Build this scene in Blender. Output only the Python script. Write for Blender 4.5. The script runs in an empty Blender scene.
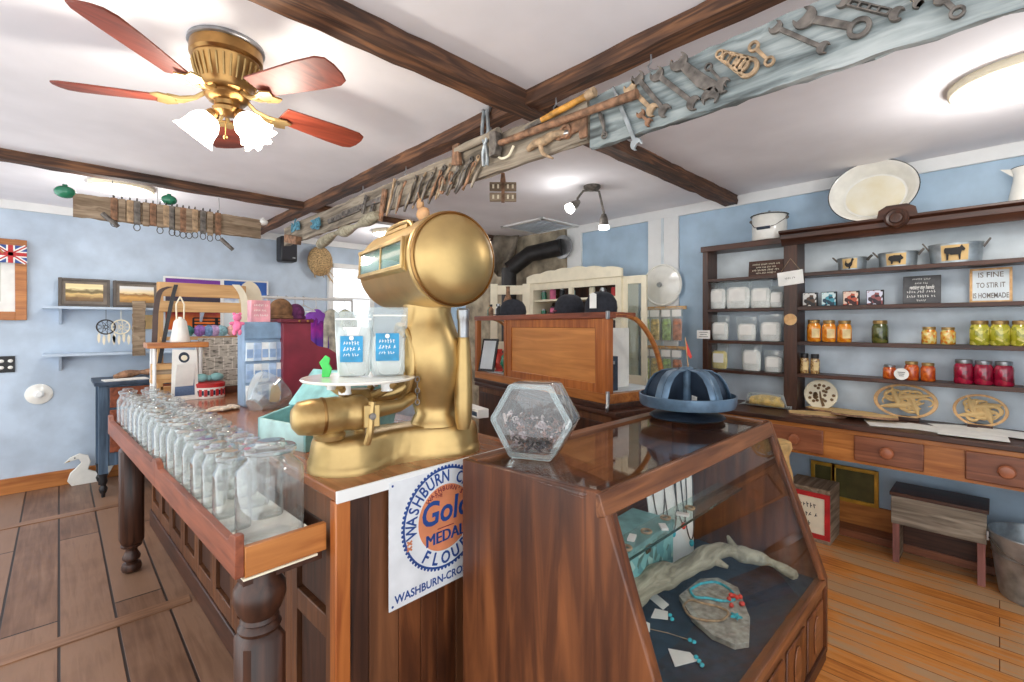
import bpy, bmesh, math, random
from mathutils import Matrix, Vector
RND = random.Random(7)
SC = bpy.context.scene
COL = SC.collection
PI = math.pi
# ---------------------------------------------------------------- camera model and survey helpers
F, CX, HY, EYE = 470.0, 512.0, 325.0, 1.45
FW = Vector((0.694, 0.720, 0)); RT = Vector((0.720, -0.694, 0))
def ray(px, py): return FW + RT * ((px - CX) / F) + Vector((0, 0, (HY - py) / F))
def _at(px, py, t): v = ray(px, py) * t; return Vector((v.x, v.y, v.z + EYE))
def atz(px, py, z): return _at(px, py, (z - EYE) / ray(px, py).z)
def atX(px, py, X): return _at(px, py, X / ray(px, py).x)
def atY(px, py, Y): return _at(px, py, Y / ray(px, py).y)
def atD(px, py, D): return _at(px, py, D)
CEIL = 2.52; WX = 4.05; WY = 5.9
ORD = "first second third fourth fifth sixth seventh eighth ninth tenth eleventh twelfth thirteenth fourteenth fifteenth sixteenth seventeenth eighteenth nineteenth twentieth".split()

# ---------------------------------------------------------------- mesh builder
class MB:
    def __init__(s): s.v = []; s.f = []; s.M = Matrix.Identity(4)
    def at(s, M): s.M = M; return s
    def add(s, vs, fs):
        o = len(s.v); M = s.M
        for v in vs: s.v.append(M @ Vector(v))
        for f in fs: s.f.append([o + i for i in f])
        return s
    def box(s, c, d, rz=0, ry=0, rx=0):
        m = Matrix.Translation(c) @ Matrix.Rotation(rz, 4, 'Z') @ Matrix.Rotation(ry, 4, 'Y') @ Matrix.Rotation(rx, 4, 'X')
        x, y, z = d[0]/2, d[1]/2, d[2]/2
        vs = [m @ Vector(p) for p in ((-x,-y,-z),(x,-y,-z),(x,y,-z),(-x,y,-z),(-x,-y,z),(x,-y,z),(x,y,z),(-x,y,z))]
        return s.add(vs, [(0,3,2,1),(4,5,6,7),(0,1,5,4),(1,2,6,5),(2,3,7,6),(3,0,4,7)])
    def span(s, a, b):
        return s.box([(a[i]+b[i])/2 for i in range(3)], [abs(b[i]-a[i]) for i in range(3)])
    def tube(s, pts, r, seg=8, cap=True, closed=False):
        pts = [Vector(p) for p in pts]; n = len(pts)
        rs = r if isinstance(r, (list, tuple)) else [r]*n
        vs = []; fs = []; nrm = None
        for i, p in enumerate(pts):
            if closed: t = pts[(i+1) % n] - pts[i-1]
            else: t = pts[min(i+1, n-1)] - pts[max(i-1, 0)]
            if t.length < 1e-9: t = Vector((0, 0, 1))
            t.normalize()
            if nrm is None:
                nrm = t.cross(Vector((0, 0, 1)) if abs(t.z) < .9 else Vector((1, 0, 0)))
            nrm = nrm - t * nrm.dot(t)
            if nrm.length < 1e-6: nrm = t.orthogonal()
            nrm.normalize(); b = t.cross(nrm)
            for k in range(seg):
                a = 2*PI*k/seg
                vs.append(p + (nrm*math.cos(a) + b*math.sin(a))*rs[i])
        m = n if closed else n-1
        for i in range(m):
            for k in range(seg):
                a, b_ = i*seg+k, i*seg+(k+1) % seg; j = ((i+1) % n)*seg
                fs.append((a, b_, j+(k+1) % seg, j+k))
        if cap and not closed:
            fs.append(tuple(range(seg))[::-1]); fs.append(tuple((n-1)*seg+k for k in range(seg)))
        return s.add(vs, fs)
    def cyl(s, a, b, r0, r1=None, seg=16): return s.tube([a, b], [r0, r0 if r1 is None else r1], seg)
    def lathe(s, prof, seg=24, c=(0,0,0), sx=1, sy=1, close=False):
        vs = []; fs = []; n = len(prof)
        for r, z in prof:
            for k in range(seg):
                a = 2*PI*k/seg; vs.append((c[0]+r*sx*math.cos(a), c[1]+r*sy*math.sin(a), c[2]+z))
        m = n if close else n-1
        for i in range(m):
            for k in range(seg):
                j = ((i+1) % n)*seg
                fs.append((i*seg+k, i*seg+(k+1) % seg, j+(k+1) % seg, j+k))
        if not close:
            if prof[0][0] > 1e-4: fs.append(tuple(range(seg))[::-1])
            if prof[-1][0] > 1e-4: fs.append(tuple((n-1)*seg+k for k in range(seg)))
        return s.add(vs, fs)
    def shell(s, prof, seg=24, c=(0,0,0), sx=1, sy=1):      # open lathe, no caps
        n0 = len(s.f); s.lathe(prof, seg, c, sx, sy)
        s.f = s.f[:n0] + [f for f in s.f[n0:] if len(f) == 4 or seg == 4]
        return s
    def prism(s, pts, h, z0=0):
        n = len(pts); vs = [(p[0], p[1], z0) for p in pts] + [(p[0], p[1], z0+h) for p in pts]
        fs = [tuple(range(n))[::-1], tuple(range(n, 2*n))] + [(i, (i+1) % n, n+(i+1) % n, n+i) for i in range(n)]
        return s.add(vs, fs)
    def ring(s, outer, inner, h, z0=0):                     # two outlines of the same count
        n = len(outer)
        vs = [(p[0],p[1],z0) for p in outer]+[(p[0],p[1],z0) for p in inner]+[(p[0],p[1],z0+h) for p in outer]+[(p[0],p[1],z0+h) for p in inner]
        fs = []
        for i in range(n):
            j = (i+1) % n
            fs += [(j, i, n+i, n+j), (2*n+i, 2*n+j, 3*n+j, 3*n+i), (i, j, 2*n+j, 2*n+i), (n+j, n+i, 3*n+i, 3*n+j)]
        return s.add(vs, fs)
    def loft(s, rings, cap=True):
        n = len(rings[0]); vs = [p for r in rings for p in r]; fs = []
        for i in range(len(rings)-1):
            for k in range(n):
                fs.append((i*n+k, i*n+(k+1) % n, (i+1)*n+(k+1) % n, (i+1)*n+k))
        if cap: fs.append(tuple(range(n))[::-1]); fs.append(tuple((len(rings)-1)*n+k for k in range(n)))
        return s.add(vs, fs)
    def ball(s, c, r, seg=14, rings=8, sc=(1,1,1), M=None):
        prof = [(math.sin(PI*i/rings), -math.cos(PI*i/rings)) for i in range(rings+1)]
        vs = []; fs = []
        for q, z in prof:
            for k in range(seg):
                a = 2*PI*k/seg
                p = Vector((q*math.cos(a)*r*sc[0], q*math.sin(a)*r*sc[1], z*r*sc[2]))
                if M: p = M @ p
                vs.append(p + Vector(c))
        for i in range(rings):
            for k in range(seg):
                fs.append((i*seg+k, i*seg+(k+1) % seg, (i+1)*seg+(k+1) % seg, (i+1)*seg+k))
        return s.add(vs, fs)
    def text(s, t, size, M, bold=0.0, shear=0.0, sx=1.0, ext=.0006, align='CENTER'):
        me = text_mesh(t, size, bold, shear, sx, ext, align)
        old = s.M; s.M = old @ M
        s.add(*me); s.M = old
        return s
    def rough(s, a, b, axis, n=24, j=.006, seed=0, m=3):   # a hewn timber between two corners
        r = random.Random(seed)
        A = Vector(a); B = Vector(b); o = [i for i in range(3) if i != axis]
        per = [(k/m, 0) for k in range(m)] + [(1, k/m) for k in range(m)] + [(1-k/m, 1) for k in range(m)] + [(0, 1-k/m) for k in range(m)]
        rings = []
        for i in range(n+1):
            ring = []
            for u, v in per:
                p = [0, 0, 0]; p[axis] = A[axis]+(B[axis]-A[axis])*i/n
                p[o[0]] = A[o[0]]+(B[o[0]]-A[o[0]])*u + r.uniform(-j, j); p[o[1]] = A[o[1]]+(B[o[1]]-A[o[1]])*v + r.uniform(-j, j)
                ring.append(p)
            rings.append(ring)
        return s.loft(rings)
    def build(s, name, mat, parent=None, loc=None, rz=0, bev=0, smooth=40, sub=0):
        me = bpy.data.meshes.new(name)
        me.from_pydata([tuple(v) for v in s.v], [], s.f)
        bm = bmesh.new(); bm.from_mesh(me)
        bmesh.ops.remove_doubles(bm, verts=bm.verts, dist=1e-5)
        bmesh.ops.recalc_face_normals(bm, faces=bm.faces)
        bm.to_mesh(me); bm.free()
        if smooth:
            me.polygons.foreach_set('use_smooth', [True]*len(me.polygons))
            me.set_sharp_from_angle(angle=math.radians(smooth))
        me.materials.append(mat)
        o = bpy.data.objects.new(name, me); COL.objects.link(o)
        if parent is not None: o.parent = parent
        if loc is not None: o.location = loc
        if rz: o.rotation_euler.z = rz
        if bev:
            m = o.modifiers.new('soft_edges', 'BEVEL'); m.width = bev; m.segments = 2; m.limit_method = 'ANGLE'; m.angle_limit = math.radians(50)
        if sub:
            m = o.modifiers.new('smooth', 'SUBSURF'); m.levels = sub; m.render_levels = sub
        return o

def scrawl(mb, w, h, y, seed=0, z=.0006):      # a line of writing too small to read: letter sized strokes in word groups
    r = random.Random(seed); x = -w/2
    while x < w/2-h*.3:
        for _ in range(r.randint(3,6)):
            if x > w/2-h*.3: break
            mb.box((x+h*.22,y+r.uniform(-.06,.06)*h,z),(h*.13,h*r.uniform(.5,.95),.0008),rz=r.uniform(-.5,.3)); mb.box((x+h*.36,y+r.uniform(-.25,.25)*h,z),(h*.26,h*.14,.0008),rz=r.uniform(-.5,.5)); x += h*.58
        x += h*.4
    return mb
_tc = {}
def text_mesh(t, size, bold, shear, sx, ext, align):
    k = (t, size, bold, shear, sx, ext, align)
    if k not in _tc:
        cu = bpy.data.curves.new('t', 'FONT'); cu.body = t; cu.size = size; cu.offset = bold; cu.shear = shear
        cu.extrude = ext; cu.align_x = align; cu.align_y = 'CENTER'; cu.resolution_u = 3
        ob = bpy.data.objects.new('t', cu); COL.objects.link(ob)
        me = bpy.data.meshes.new_from_object(ob.evaluated_get(bpy.context.evaluated_depsgraph_get()))
        _tc[k] = ([Vector((v.co.x*sx, v.co.y, v.co.z)) for v in me.vertices], [list(p.vertices) for p in me.polygons])
        bpy.data.objects.remove(ob); bpy.data.curves.remove(cu); bpy.data.meshes.remove(me)
    return _tc[k]

def tag(o, label, cat, group=None):
    o['label'] = label; o['category'] = cat
    if group: o['group'] = group
    return o
def thing(name, label, cat, loc=(0,0,0), rz=0, group=None):
    o = bpy.data.objects.new(name, None); COL.objects.link(o); o.empty_display_size = .05
    o.location = loc; o.rotation_euler = (0, 0, rz)
    return tag(o, label, cat, group)
def struct(mb, name, mat, label=None, **k):
    o = mb.build(name, mat, **k); o['kind'] = 'structure'
    if label: o['label'] = label
    return o
def dup(root, loc=None, rz=None, label=None, group=None, scale=None):
    r = root.copy(); COL.objects.link(r)
    if loc is not None: r.location = loc
    if rz is not None: r.rotation_euler = (0, 0, rz)
    if scale is not None: r.scale = scale
    if label: r['label'] = label
    if group: r['group'] = group
    for ch in list(root.children):
        c = ch.copy(); COL.objects.link(c); c.parent = r
        for g in list(ch.children):
            d = g.copy(); COL.objects.link(d); d.parent = c
    return r
def facing_x(p):      # panel frame on a surface that faces -X: x runs to -Y, y up, z out of the surface
    return Matrix(((0,0,-1,p[0]),(-1,0,0,p[1]),(0,1,0,p[2]),(0,0,0,1)))
def facing_y(p):      # panel frame on a surface that faces -Y: x runs to +X, y up
    return Matrix(((1,0,0,p[0]),(0,0,-1,p[1]),(0,1,0,p[2]),(0,0,0,1)))
def circ(r, n=24, c=(0,0), sx=1, sy=1, a0=0): return [(c[0]+r*sx*math.cos(a0+2*PI*k/n), c[1]+r*sy*math.sin(a0+2*PI*k/n)) for k in range(n)]

# ---------------------------------------------------------------- materials
def lin(c):
    if isinstance(c, str): c = [int(c[i:i+2], 16) for i in (0, 2, 4)]
    return tuple(((x/255)/12.92 if x/255 <= .04045 else ((x/255+.055)/1.055)**2.4) for x in c) + (1,)
def base(name):
    m = bpy.data.materials.new(name); m.use_nodes = True
    n = m.node_tree.nodes; return m, n, m.node_tree.links, n['Principled BSDF']
def ramp(n, stops):
    r = n.new('ShaderNodeValToRGB'); e = r.color_ramp.elements
    while len(e) < len(stops): e.new(.5)
    for i, (p, c) in enumerate(stops): e[i].position = p; e[i].color = lin(c)
    return r
def plain(name, c, rough=.5, metal=0, var=.12, scale=12, bump=0, coat=0, c2=None, detail=4, spec=.5):
    m, n, l, b = base(name)
    tc = n.new('ShaderNodeTexCoord'); nz = n.new('ShaderNodeTexNoise'); nz.inputs['Scale'].default_value = scale; nz.inputs['Detail'].default_value = detail
    l.new(tc.outputs['Object'], nz.inputs['Vector'])
    if isinstance(c, str): c = [int(c[i:i+2], 16) for i in (0, 2, 4)]
    lo = c2 if c2 else [max(0, x*(1-var)) for x in c]; hi = c if c2 else [min(255, x*(1+var)) for x in c]
    r = ramp(n, [(.33, lo), (.67, hi)]); l.new(nz.outputs['Fac'], r.inputs['Fac']); l.new(r.outputs['Color'], b.inputs['Base Color'])
    b.inputs['Roughness'].default_value = rough; b.inputs['Metallic'].default_value = metal
    b.inputs['Coat Weight'].default_value = coat; b.inputs['Coat Roughness'].default_value = .1
    b.inputs['Specular IOR Level'].default_value = spec
    if bump:
        bp = n.new('ShaderNodeBump'); bp.inputs['Strength'].default_value = bump; bp.inputs['Distance'].default_value = .01
        l.new(nz.outputs['Fac'], bp.inputs['Height']); l.new(bp.outputs['Normal'], b.inputs['Normal'])
    return m
def wood(name, dark, light, axis=0, sc=1.0, rough=.42, mid=None, coat=0, bump=.15):
    m, n, l, b = base(name)
    tc = n.new('ShaderNodeTexCoord'); mp = n.new('ShaderNodeMapping'); nz = n.new('ShaderNodeTexNoise'); n2 = n.new('ShaderNodeTexNoise')
    s = [14*sc]*3; s[axis] = 1.1*sc; mp.inputs['Scale'].default_value = s
    nz.inputs['Scale'].default_value = 2.2; nz.inputs['Detail'].default_value = 7; nz.inputs['Distortion'].default_value = .9
    n2.inputs['Scale'].default_value = 2.5*sc; n2.inputs['Detail'].default_value = 3
    l.new(tc.outputs['Object'], mp.inputs['Vector']); l.new(mp.outputs['Vector'], nz.inputs['Vector']); l.new(tc.outputs['Object'], n2.inputs['Vector'])
    mx = n.new('ShaderNodeMath'); mx.operation = 'MULTIPLY_ADD'; mx.inputs[1].default_value = .45
    l.new(n2.outputs['Fac'], mx.inputs[0]); l.new(nz.outputs['Fac'], mx.inputs[2])
    st = [(.48, dark), (.95, light)] if not mid else [(.48, dark), (.7, mid), (.95, light)]
    r = ramp(n, st); l.new(mx.outputs[0], r.inputs['Fac']); l.new(r.outputs['Color'], b.inputs['Base Color'])
    b.inputs['Roughness'].default_value = rough; b.inputs['Coat Weight'].default_value = coat; b.inputs['Coat Roughness'].default_value = .15
    bp = n.new('ShaderNodeBump'); bp.inputs['Strength'].default_value = bump; bp.inputs['Distance'].default_value = .006
    l.new(nz.outputs['Fac'], bp.inputs['Height']); l.new(bp.outputs['Normal'], b.inputs['Normal'])
    return m
def planks(name, cols, width, length, gap, rough=.4, rot=PI/2, gapcol=(45,30,22), offs=.37, grain=.5, coat=0):
    m, n, l, b = base(name)
    tc = n.new('ShaderNodeTexCoord'); mp = n.new('ShaderNodeMapping'); mp.inputs['Rotation'].default_value = (0, 0, rot)
    br = n.new('ShaderNodeTexBrick'); br.offset = offs; br.inputs['Scale'].default_value = 1; br.inputs['Mortar Size'].default_value = gap
    br.inputs['Brick Width'].default_value = length; br.inputs['Row Height'].default_value = width; br.inputs['Mortar Smooth'].default_value = .3
    br.inputs['Color1'].default_value = (0,0,0,1); br.inputs['Color2'].default_value = (1,1,1,1); br.inputs['Mortar'].default_value = (.5,.5,.5,1)
    l.new(tc.outputs['Object'], mp.inputs['Vector']); l.new(mp.outputs['Vector'], br.inputs['Vector'])
    m2 = n.new('ShaderNodeMapping'); m2.inputs['Scale'].default_value = (1.2, 16, 16); l.new(mp.outputs['Vector'], m2.inputs['Vector'])
    nz = n.new('ShaderNodeTexNoise'); nz.inputs['Scale'].default_value = 2.5; nz.inputs['Detail'].default_value = 7; nz.inputs['Distortion'].default_value = .6
    l.new(m2.outputs['Vector'], nz.inputs['Vector'])
    n3 = n.new('ShaderNodeTexNoise'); n3.inputs['Scale'].default_value = 3.2; n3.inputs['Detail'].default_value = 5; l.new(tc.outputs['Object'], n3.inputs['Vector'])
    a = n.new('ShaderNodeMath'); a.operation = 'MULTIPLY'; a.inputs[1].default_value = .35; l.new(br.outputs['Color'], a.inputs[0])
    c = n.new('ShaderNodeMath'); c.operation = 'MULTIPLY_ADD'; c.inputs[1].default_value = grain; l.new(nz.outputs['Fac'], c.inputs[0]); l.new(a.outputs[0], c.inputs[2])
    d = n.new('ShaderNodeMath'); d.operation = 'MULTIPLY_ADD'; d.inputs[1].default_value = .55; l.new(n3.outputs['Fac'], d.inputs[0]); l.new(c.outputs[0], d.inputs[2])
    k = len(cols); r = ramp(n, [(.3+.65*i/(k-1), q) for i, q in enumerate(cols)]); l.new(d.outputs[0], r.inputs['Fac'])
    mix = n.new('ShaderNodeMixRGB'); mix.inputs['Color2'].default_value = lin(gapcol); l.new(br.outputs['Fac'], mix.inputs['Fac']); l.new(r.outputs['Color'], mix.inputs['Color1'])
    l.new(mix.outputs['Color'], b.inputs['Base Color']); b.inputs['Roughness'].default_value = rough
    b.inputs['Coat Weight'].default_value = coat; b.inputs['Coat Roughness'].default_value = .2
    bp = n.new('ShaderNodeBump'); bp.invert = True; bp.inputs['Strength'].default_value = .5; bp.inputs['Distance'].default_value = .01
    l.new(br.outputs['Fac'], bp.inputs['Height']); l.new(bp.outputs['Normal'], b.inputs['Normal'])
    return m
def thin_glass(name, tint=(.95,.98,.97), haze=.12, ior=1.45, rough=.02, hazecol=(225,235,235), edge=5, dark=1.0):
    m, n, l, b = base(name); out = n['Material Output']; n.remove(b)
    tr = n.new('ShaderNodeBsdfTransparent'); tr.inputs['Color'].default_value = tint + (1,)
    te = n.new('ShaderNodeMixRGB'); te.inputs['Color1'].default_value = tint+(1,); te.inputs['Color2'].default_value = tuple(c*dark for c in tint)+(1,)
    gl = n.new('ShaderNodeBsdfGlossy'); gl.inputs['Roughness'].default_value = rough
    df = n.new('ShaderNodeBsdfDiffuse'); df.inputs['Color'].default_value = lin(hazecol)
    lw = n.new('ShaderNodeLayerWeight'); lw.inputs['Blend'].default_value = .5
    pw = n.new('ShaderNodeMath'); pw.operation = 'POWER'; pw.inputs[1].default_value = 2.5; l.new(lw.outputs['Facing'], pw.inputs[0])
    l.new(pw.outputs[0], te.inputs['Fac']); l.new(te.outputs['Color'], tr.inputs['Color'])
    ml = n.new('ShaderNodeMath'); ml.operation = 'MULTIPLY_ADD'; ml.inputs[1].default_value = haze*3; ml.inputs[2].default_value = haze*.25; ml.use_clamp = True; l.new(pw.outputs[0], ml.inputs[0])
    m1 = n.new('ShaderNodeMixShader'); l.new(ml.outputs[0], m1.inputs[0]); l.new(tr.outputs[0], m1.inputs[1]); l.new(df.outputs[0], m1.inputs[2])
    f0 = ((ior-1)/(ior+1))**2; p5 = n.new('ShaderNodeMath'); p5.operation = 'POWER'; p5.inputs[1].default_value = edge; l.new(lw.outputs['Facing'], p5.inputs[0])
    fr = n.new('ShaderNodeMath'); fr.operation = 'MULTIPLY_ADD'; fr.inputs[1].default_value = 1-f0; fr.inputs[2].default_value = f0; l.new(p5.outputs[0], fr.inputs[0])
    m2 = n.new('ShaderNodeMixShader'); l.new(fr.outputs[0], m2.inputs[0]); l.new(m1.outputs[0], m2.inputs[1]); l.new(gl.outputs[0], m2.inputs[2])
    l.new(m2.outputs[0], out.inputs['Surface'])
    return m
def glow(name, c, s):
    m, n, l, b = base(name); b.inputs['Base Color'].default_value = lin(c); b.inputs['Emission Color'].default_value = lin(c); b.inputs['Emission Strength'].default_value = s
    return m
def picture(name, stops, axis=2, noise=.25, scale=9, rough=.35):     # a printed picture: colour bands broken by noise
    m, n, l, b = base(name)
    tc = n.new('ShaderNodeTexCoord'); sp = n.new('ShaderNodeSeparateXYZ'); l.new(tc.outputs['Generated'], sp.inputs[0])
    nz = n.new('ShaderNodeTexNoise'); nz.inputs['Scale'].default_value = scale; nz.inputs['Detail'].default_value = 5; l.new(tc.outputs['Generated'], nz.inputs['Vector'])
    a = n.new('ShaderNodeMath'); a.operation = 'MULTIPLY_ADD'; a.inputs[1].default_value = noise; l.new(nz.outputs['Fac'], a.inputs[0]); l.new(sp.outputs[axis], a.inputs[2])
    r = ramp(n, [(p+noise*.5*(1 if 0 < p < 1 else 0), c) for p, c in stops]); l.new(a.outputs[0], r.inputs['Fac']); l.new(r.outputs['Color'], b.inputs['Base Color']); b.inputs['Roughness'].default_value = rough
    return m
def specks(name, cols, scale=60, rough=.5, metal=0, bump=.3):         # cells of several colours
    m, n, l, b = base(name)
    tc = n.new('ShaderNodeTexCoord'); v = n.new('ShaderNodeTexVoronoi'); v.inputs['Scale'].default_value = scale; l.new(tc.outputs['Object'], v.inputs['Vector'])
    sp = n.new('ShaderNodeSeparateColor'); l.new(v.outputs['Color'], sp.inputs[0])
    r = ramp(n, [(i/max(1, len(cols)), c) for i, c in enumerate(cols)]); r.color_ramp.interpolation = 'CONSTANT'; l.new(sp.outputs[0], r.inputs['Fac']); l.new(r.outputs['Color'], b.inputs['Base Color'])
    b.inputs['Roughness'].default_value = rough; b.inputs['Metallic'].default_value = metal
    bp = n.new('ShaderNodeBump'); bp.inputs['Strength'].default_value = bump; bp.inputs['Distance'].default_value = .004; l.new(v.outputs['Distance'], bp.inputs['Height']); l.new(bp.outputs['Normal'], b.inputs['Normal'])
    return m
def newsprint(name):
    m, n, l, b = base(name)
    tc = n.new('ShaderNodeTexCoord'); mp = n.new('ShaderNodeMapping'); mp.inputs['Rotation'].default_value = (PI/2, 0, 0); l.new(tc.outputs['Object'], mp.inputs['Vector'])
    br = n.new('ShaderNodeTexBrick'); br.inputs['Scale'].default_value = 1; br.inputs['Brick Width'].default_value = .055; br.inputs['Row Height'].default_value = .085; br.inputs['Mortar Size'].default_value = .003
    br.inputs['Color1'].default_value = lin((206,200,186)); br.inputs['Color2'].default_value = lin((176,170,158)); br.inputs['Mortar'].default_value = lin((222,216,204))
    l.new(mp.outputs['Vector'], br.inputs['Vector'])
    nz = n.new('ShaderNodeTexNoise'); nm = n.new('ShaderNodeMapping'); nm.inputs['Scale'].default_value = (26,26,70); l.new(tc.outputs['Object'], nm.inputs['Vector']); nz.inputs['Scale'].default_value = 1.0; nz.inputs['Detail'].default_value = 4; l.new(nm.outputs['Vector'], nz.inputs['Vector'])
    r = ramp(n, [(.50, (255,255,255)), (.66, (80,78,76))]); l.new(nz.outputs['Fac'], r.inputs['Fac'])
    mx = n.new('ShaderNodeMixRGB'); mx.blend_type = 'MULTIPLY'; mx.inputs['Fac'].default_value = .8; l.new(br.outputs['Color'], mx.inputs['Color1']); l.new(r.outputs['Color'], mx.inputs['Color2'])
    l.new(mx.outputs['Color'], b.inputs['Base Color']); b.inputs['Roughness'].default_value = .8
    return m

M = dict(
 ceiling=plain('ceiling_paint', (237,235,239), .8, var=.02, scale=3),
 wall_blue=plain('blue_wall_paint', (190,205,221), .55, var=.05, scale=5, bump=.12),
 wall_blue2=plain('deeper_blue_wall_paint', (170,194,214), .55, var=.05, scale=5, bump=.1),
 white=plain('white_paint', (234,234,232), .5, var=.012),
 cream=plain('cream_paint', (238,228,202), .5, var=.025),
 old_white=plain('pale_shelf_lining', (214,222,226), .6, var=.05, scale=6),
 shelf_blue=plain('pale_blue_shelf_back', (214,225,234), .6, var=.06, scale=5),
 beam_x=wood('hewn_beam_along_x', (38,24,17), (138,94,62), 0, 1.2, .7, (80,53,38), bump=.6),
 beam_y=wood('hewn_beam_along_y', (38,24,17), (138,94,62), 1, 1.2, .7, (80,53,38), bump=.6),
 floor_old=planks('worn_brown_floor_boards', [(78,53,38),(116,83,62),(144,109,85),(136,104,82)], .205, 3.2, .006, .45),
 floor_warm=planks('amber_floor_boards', [(100,54,22),(172,100,42),(210,134,62),(184,146,108)], .105, 2.6, .0022, .42, gapcol=(112,62,26), grain=.75),
 strip=wood('floor_strip_wood', (110,76,54), (160,118,88), 0, 1, .4),
 base_y=wood('baseboard_wood', (112,68,38), (176,116,70), 0, 1, .5),
 dark_x=wood('dark_stained_wood_x', (48,26,18), (98,58,40), 0, 1, .4),
 dark_y=wood('dark_stained_wood_y', (40,22,16), (88,52,36), 1, 1, .4),
 dark_z=wood('dark_stained_wood_z', (36,20,14), (84,50,34), 2, 1, .4),
 red_y=wood('red_brown_wood_y', (98,46,26), (156,84,54), 1, 1, .45),
 case_z=wood('case_oak_z', (50,25,14), (136,80,44), 2, .55, .38, (88,48,26), coat=.1),
 case_x=wood('case_oak_x', (78,42,24), (150,96,60), 0, 1, .36, coat=.1),
 case_y=wood('case_oak_y', (78,42,24), (150,96,60), 1, 1, .3, coat=.3),
 orange_x=wood('honey_oak_x', (150,82,34), (206,136,70), 0, .9, .36, coat=.15),
 orange_y=wood('honey_oak_y', (142,78,32), (200,130,66), 1, .9, .36, coat=.15),
 orange_z=wood('honey_oak_z', (142,72,30), (198,120,58), 2, .9, .36, coat=.15),
 top_y=wood('counter_top_wood', (120,66,38), (178,112,70), 1, .7, .22, coat=.35),
 panel_z=wood('counter_panel_wood', (66,38,24), (124,78,48), 2, .8, .4),
 drawer_y=wood('drawer_wood', (96,52,34), (158,98,68), 1, .9, .35, coat=.1),
 pine=wood('pale_pine', (188,138,84), (228,186,130), 0, .8, .5),
 grey_wood_y=wood('weathered_grey_wood_y', (86,78,68), (176,164,146), 1, 1, .85, (136,124,108), bump=.7),
 grey_wood_x=wood('weathered_grey_wood_x', (96,78,60), (178,158,134), 0, 1, .85, (140,120,98), bump=.7),
 blue_wood_y=wood('peeling_blue_grey_board', (70,74,74), (184,190,188), 1, .9, .85, (130,140,140), bump=.7),
 drift=wood('driftwood', (112,104,84), (188,180,156), 0, 1.2, .8, bump=.8),
 gold=plain('gold_bronze_paint', (190,160,106), .36, .78, .08, 6),
 gold_worn=plain('worn_gold_paint', (204,176,120), .38, .75, .1, 9, c2=(156,124,76)),
 brass=plain('antique_brass', (160,122,74), .3, .95, .15, 10),
 iron=plain('old_iron', (112,106,100), .55, .55, .25, 30, .2),
 rust=plain('rusty_iron', (140,106,82), .7, .3, .25, 30, .2),
 tan_iron=plain('tan_rusted_iron', (172,146,116), .7, .2, .2, 30, .2),
 wire=plain('dark_wire', (70,66,62), .5, .7),
 steel=plain('dull_steel', (168,170,172), .35, .9, .1, 20),
 galv=plain('galvanised_steel', (168,176,180), .4, .75, .14, 14),
 black=plain('black_plastic', (28,28,32), .45, var=.1),
 felt=plain('black_felt_cloth', (38,40,48), .9, var=.15, scale=40),
 navy=plain('navy_cloth', (36,58,74), .95, var=.16, scale=25, bump=.3),
 slate=plain('slate_blue_metal', (96,120,142), .38, .35, .2, 9),
 slate_dark=plain('dark_slate_metal', (58,70,86), .42, .4, .2, 9),
 film=thin_glass('milky_pouch_film', (.9,.92,.93), 1.1, 1.4, .15),
 teal=plain('teal_paint', (128,178,178), .5, var=.12, scale=14),
 enamel=plain('white_enamel', (238,236,228), .16, var=.03, coat=.5),
 enamel_rim=plain('black_enamel_rim', (40,40,46), .25),
 porcelain=plain('white_porcelain', (240,240,236), .2, var=.02, coat=.4),
 paper=plain('white_paper', (238,236,230), .75, var=.03),
 kraft=plain('kraft_card', (214,180,124), .8, var=.06),
 ink=plain('black_ink', (34,32,32), .7),
 blue_ink=plain('blue_enamel_ink', (38,74,142), .4, var=.05),
 orange_ink=plain('orange_enamel_ink', (216,136,96), .4, var=.06),
 sign_white=plain('white_sign_enamel', (226,229,232), .3, var=.03),
 blade=wood('mahogany_blade', (92,34,22), (150,68,48), 0, .9, .5),
 glass=thin_glass('clear_jar_glass', (.975,.99,.986), .11, 1.85, edge=3.0, dark=.4),
 pane=thin_glass('clear_pane_glass', (.985,.99,.985), .0, 1.38),
 crystal=thin_glass('cut_crystal_glass', (.9,.93,.95), .4, 2.0, edge=2.6),
 plastic=thin_glass('clear_bag_plastic', (.94,.95,.95), .42, 1.4, .12),
 shade=glow('lit_frosted_shade', (255,246,228), 7.0),
 led=glow('lit_white_diffuser', (255,250,240), 4.0),
 bulb=glow('lit_spot_bulb', (255,250,238), 16.0),
 daylight=glow('bright_window_daylight', (232,240,248), .9),
 maroon=plain('maroon_paint', (124,42,58), .4, var=.1, scale=8),
 red=plain('red_paint', (186,40,42), .5), pink=plain('pink_fabric', (228,120,160), .8), purple=plain('purple_fabric', (120,50,140), .85, c2=(200,90,190), scale=10),
 flour=plain('white_flour', (240,238,232), .9, var=.04, scale=30), meal=plain('yellow_cornmeal', (232,214,140), .9, var=.06, scale=30),
 green=plain('green_plastic', (70,200,90), .5), glass_green=plain('green_glass', (40,120,90), .15, coat=.5),
 wicker=plain('woven_wicker', (168,140,100), .9, var=.3, scale=70, bump=.6), stone=plain('grey_flat_stone', (158,156,146), .9, var=.18, scale=40, bump=.5),
 turq=plain('turquoise_bead', (52,176,190), .4, var=.15, scale=60), coral=plain('coral_red_bead', (214,70,60), .4),
)
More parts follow.
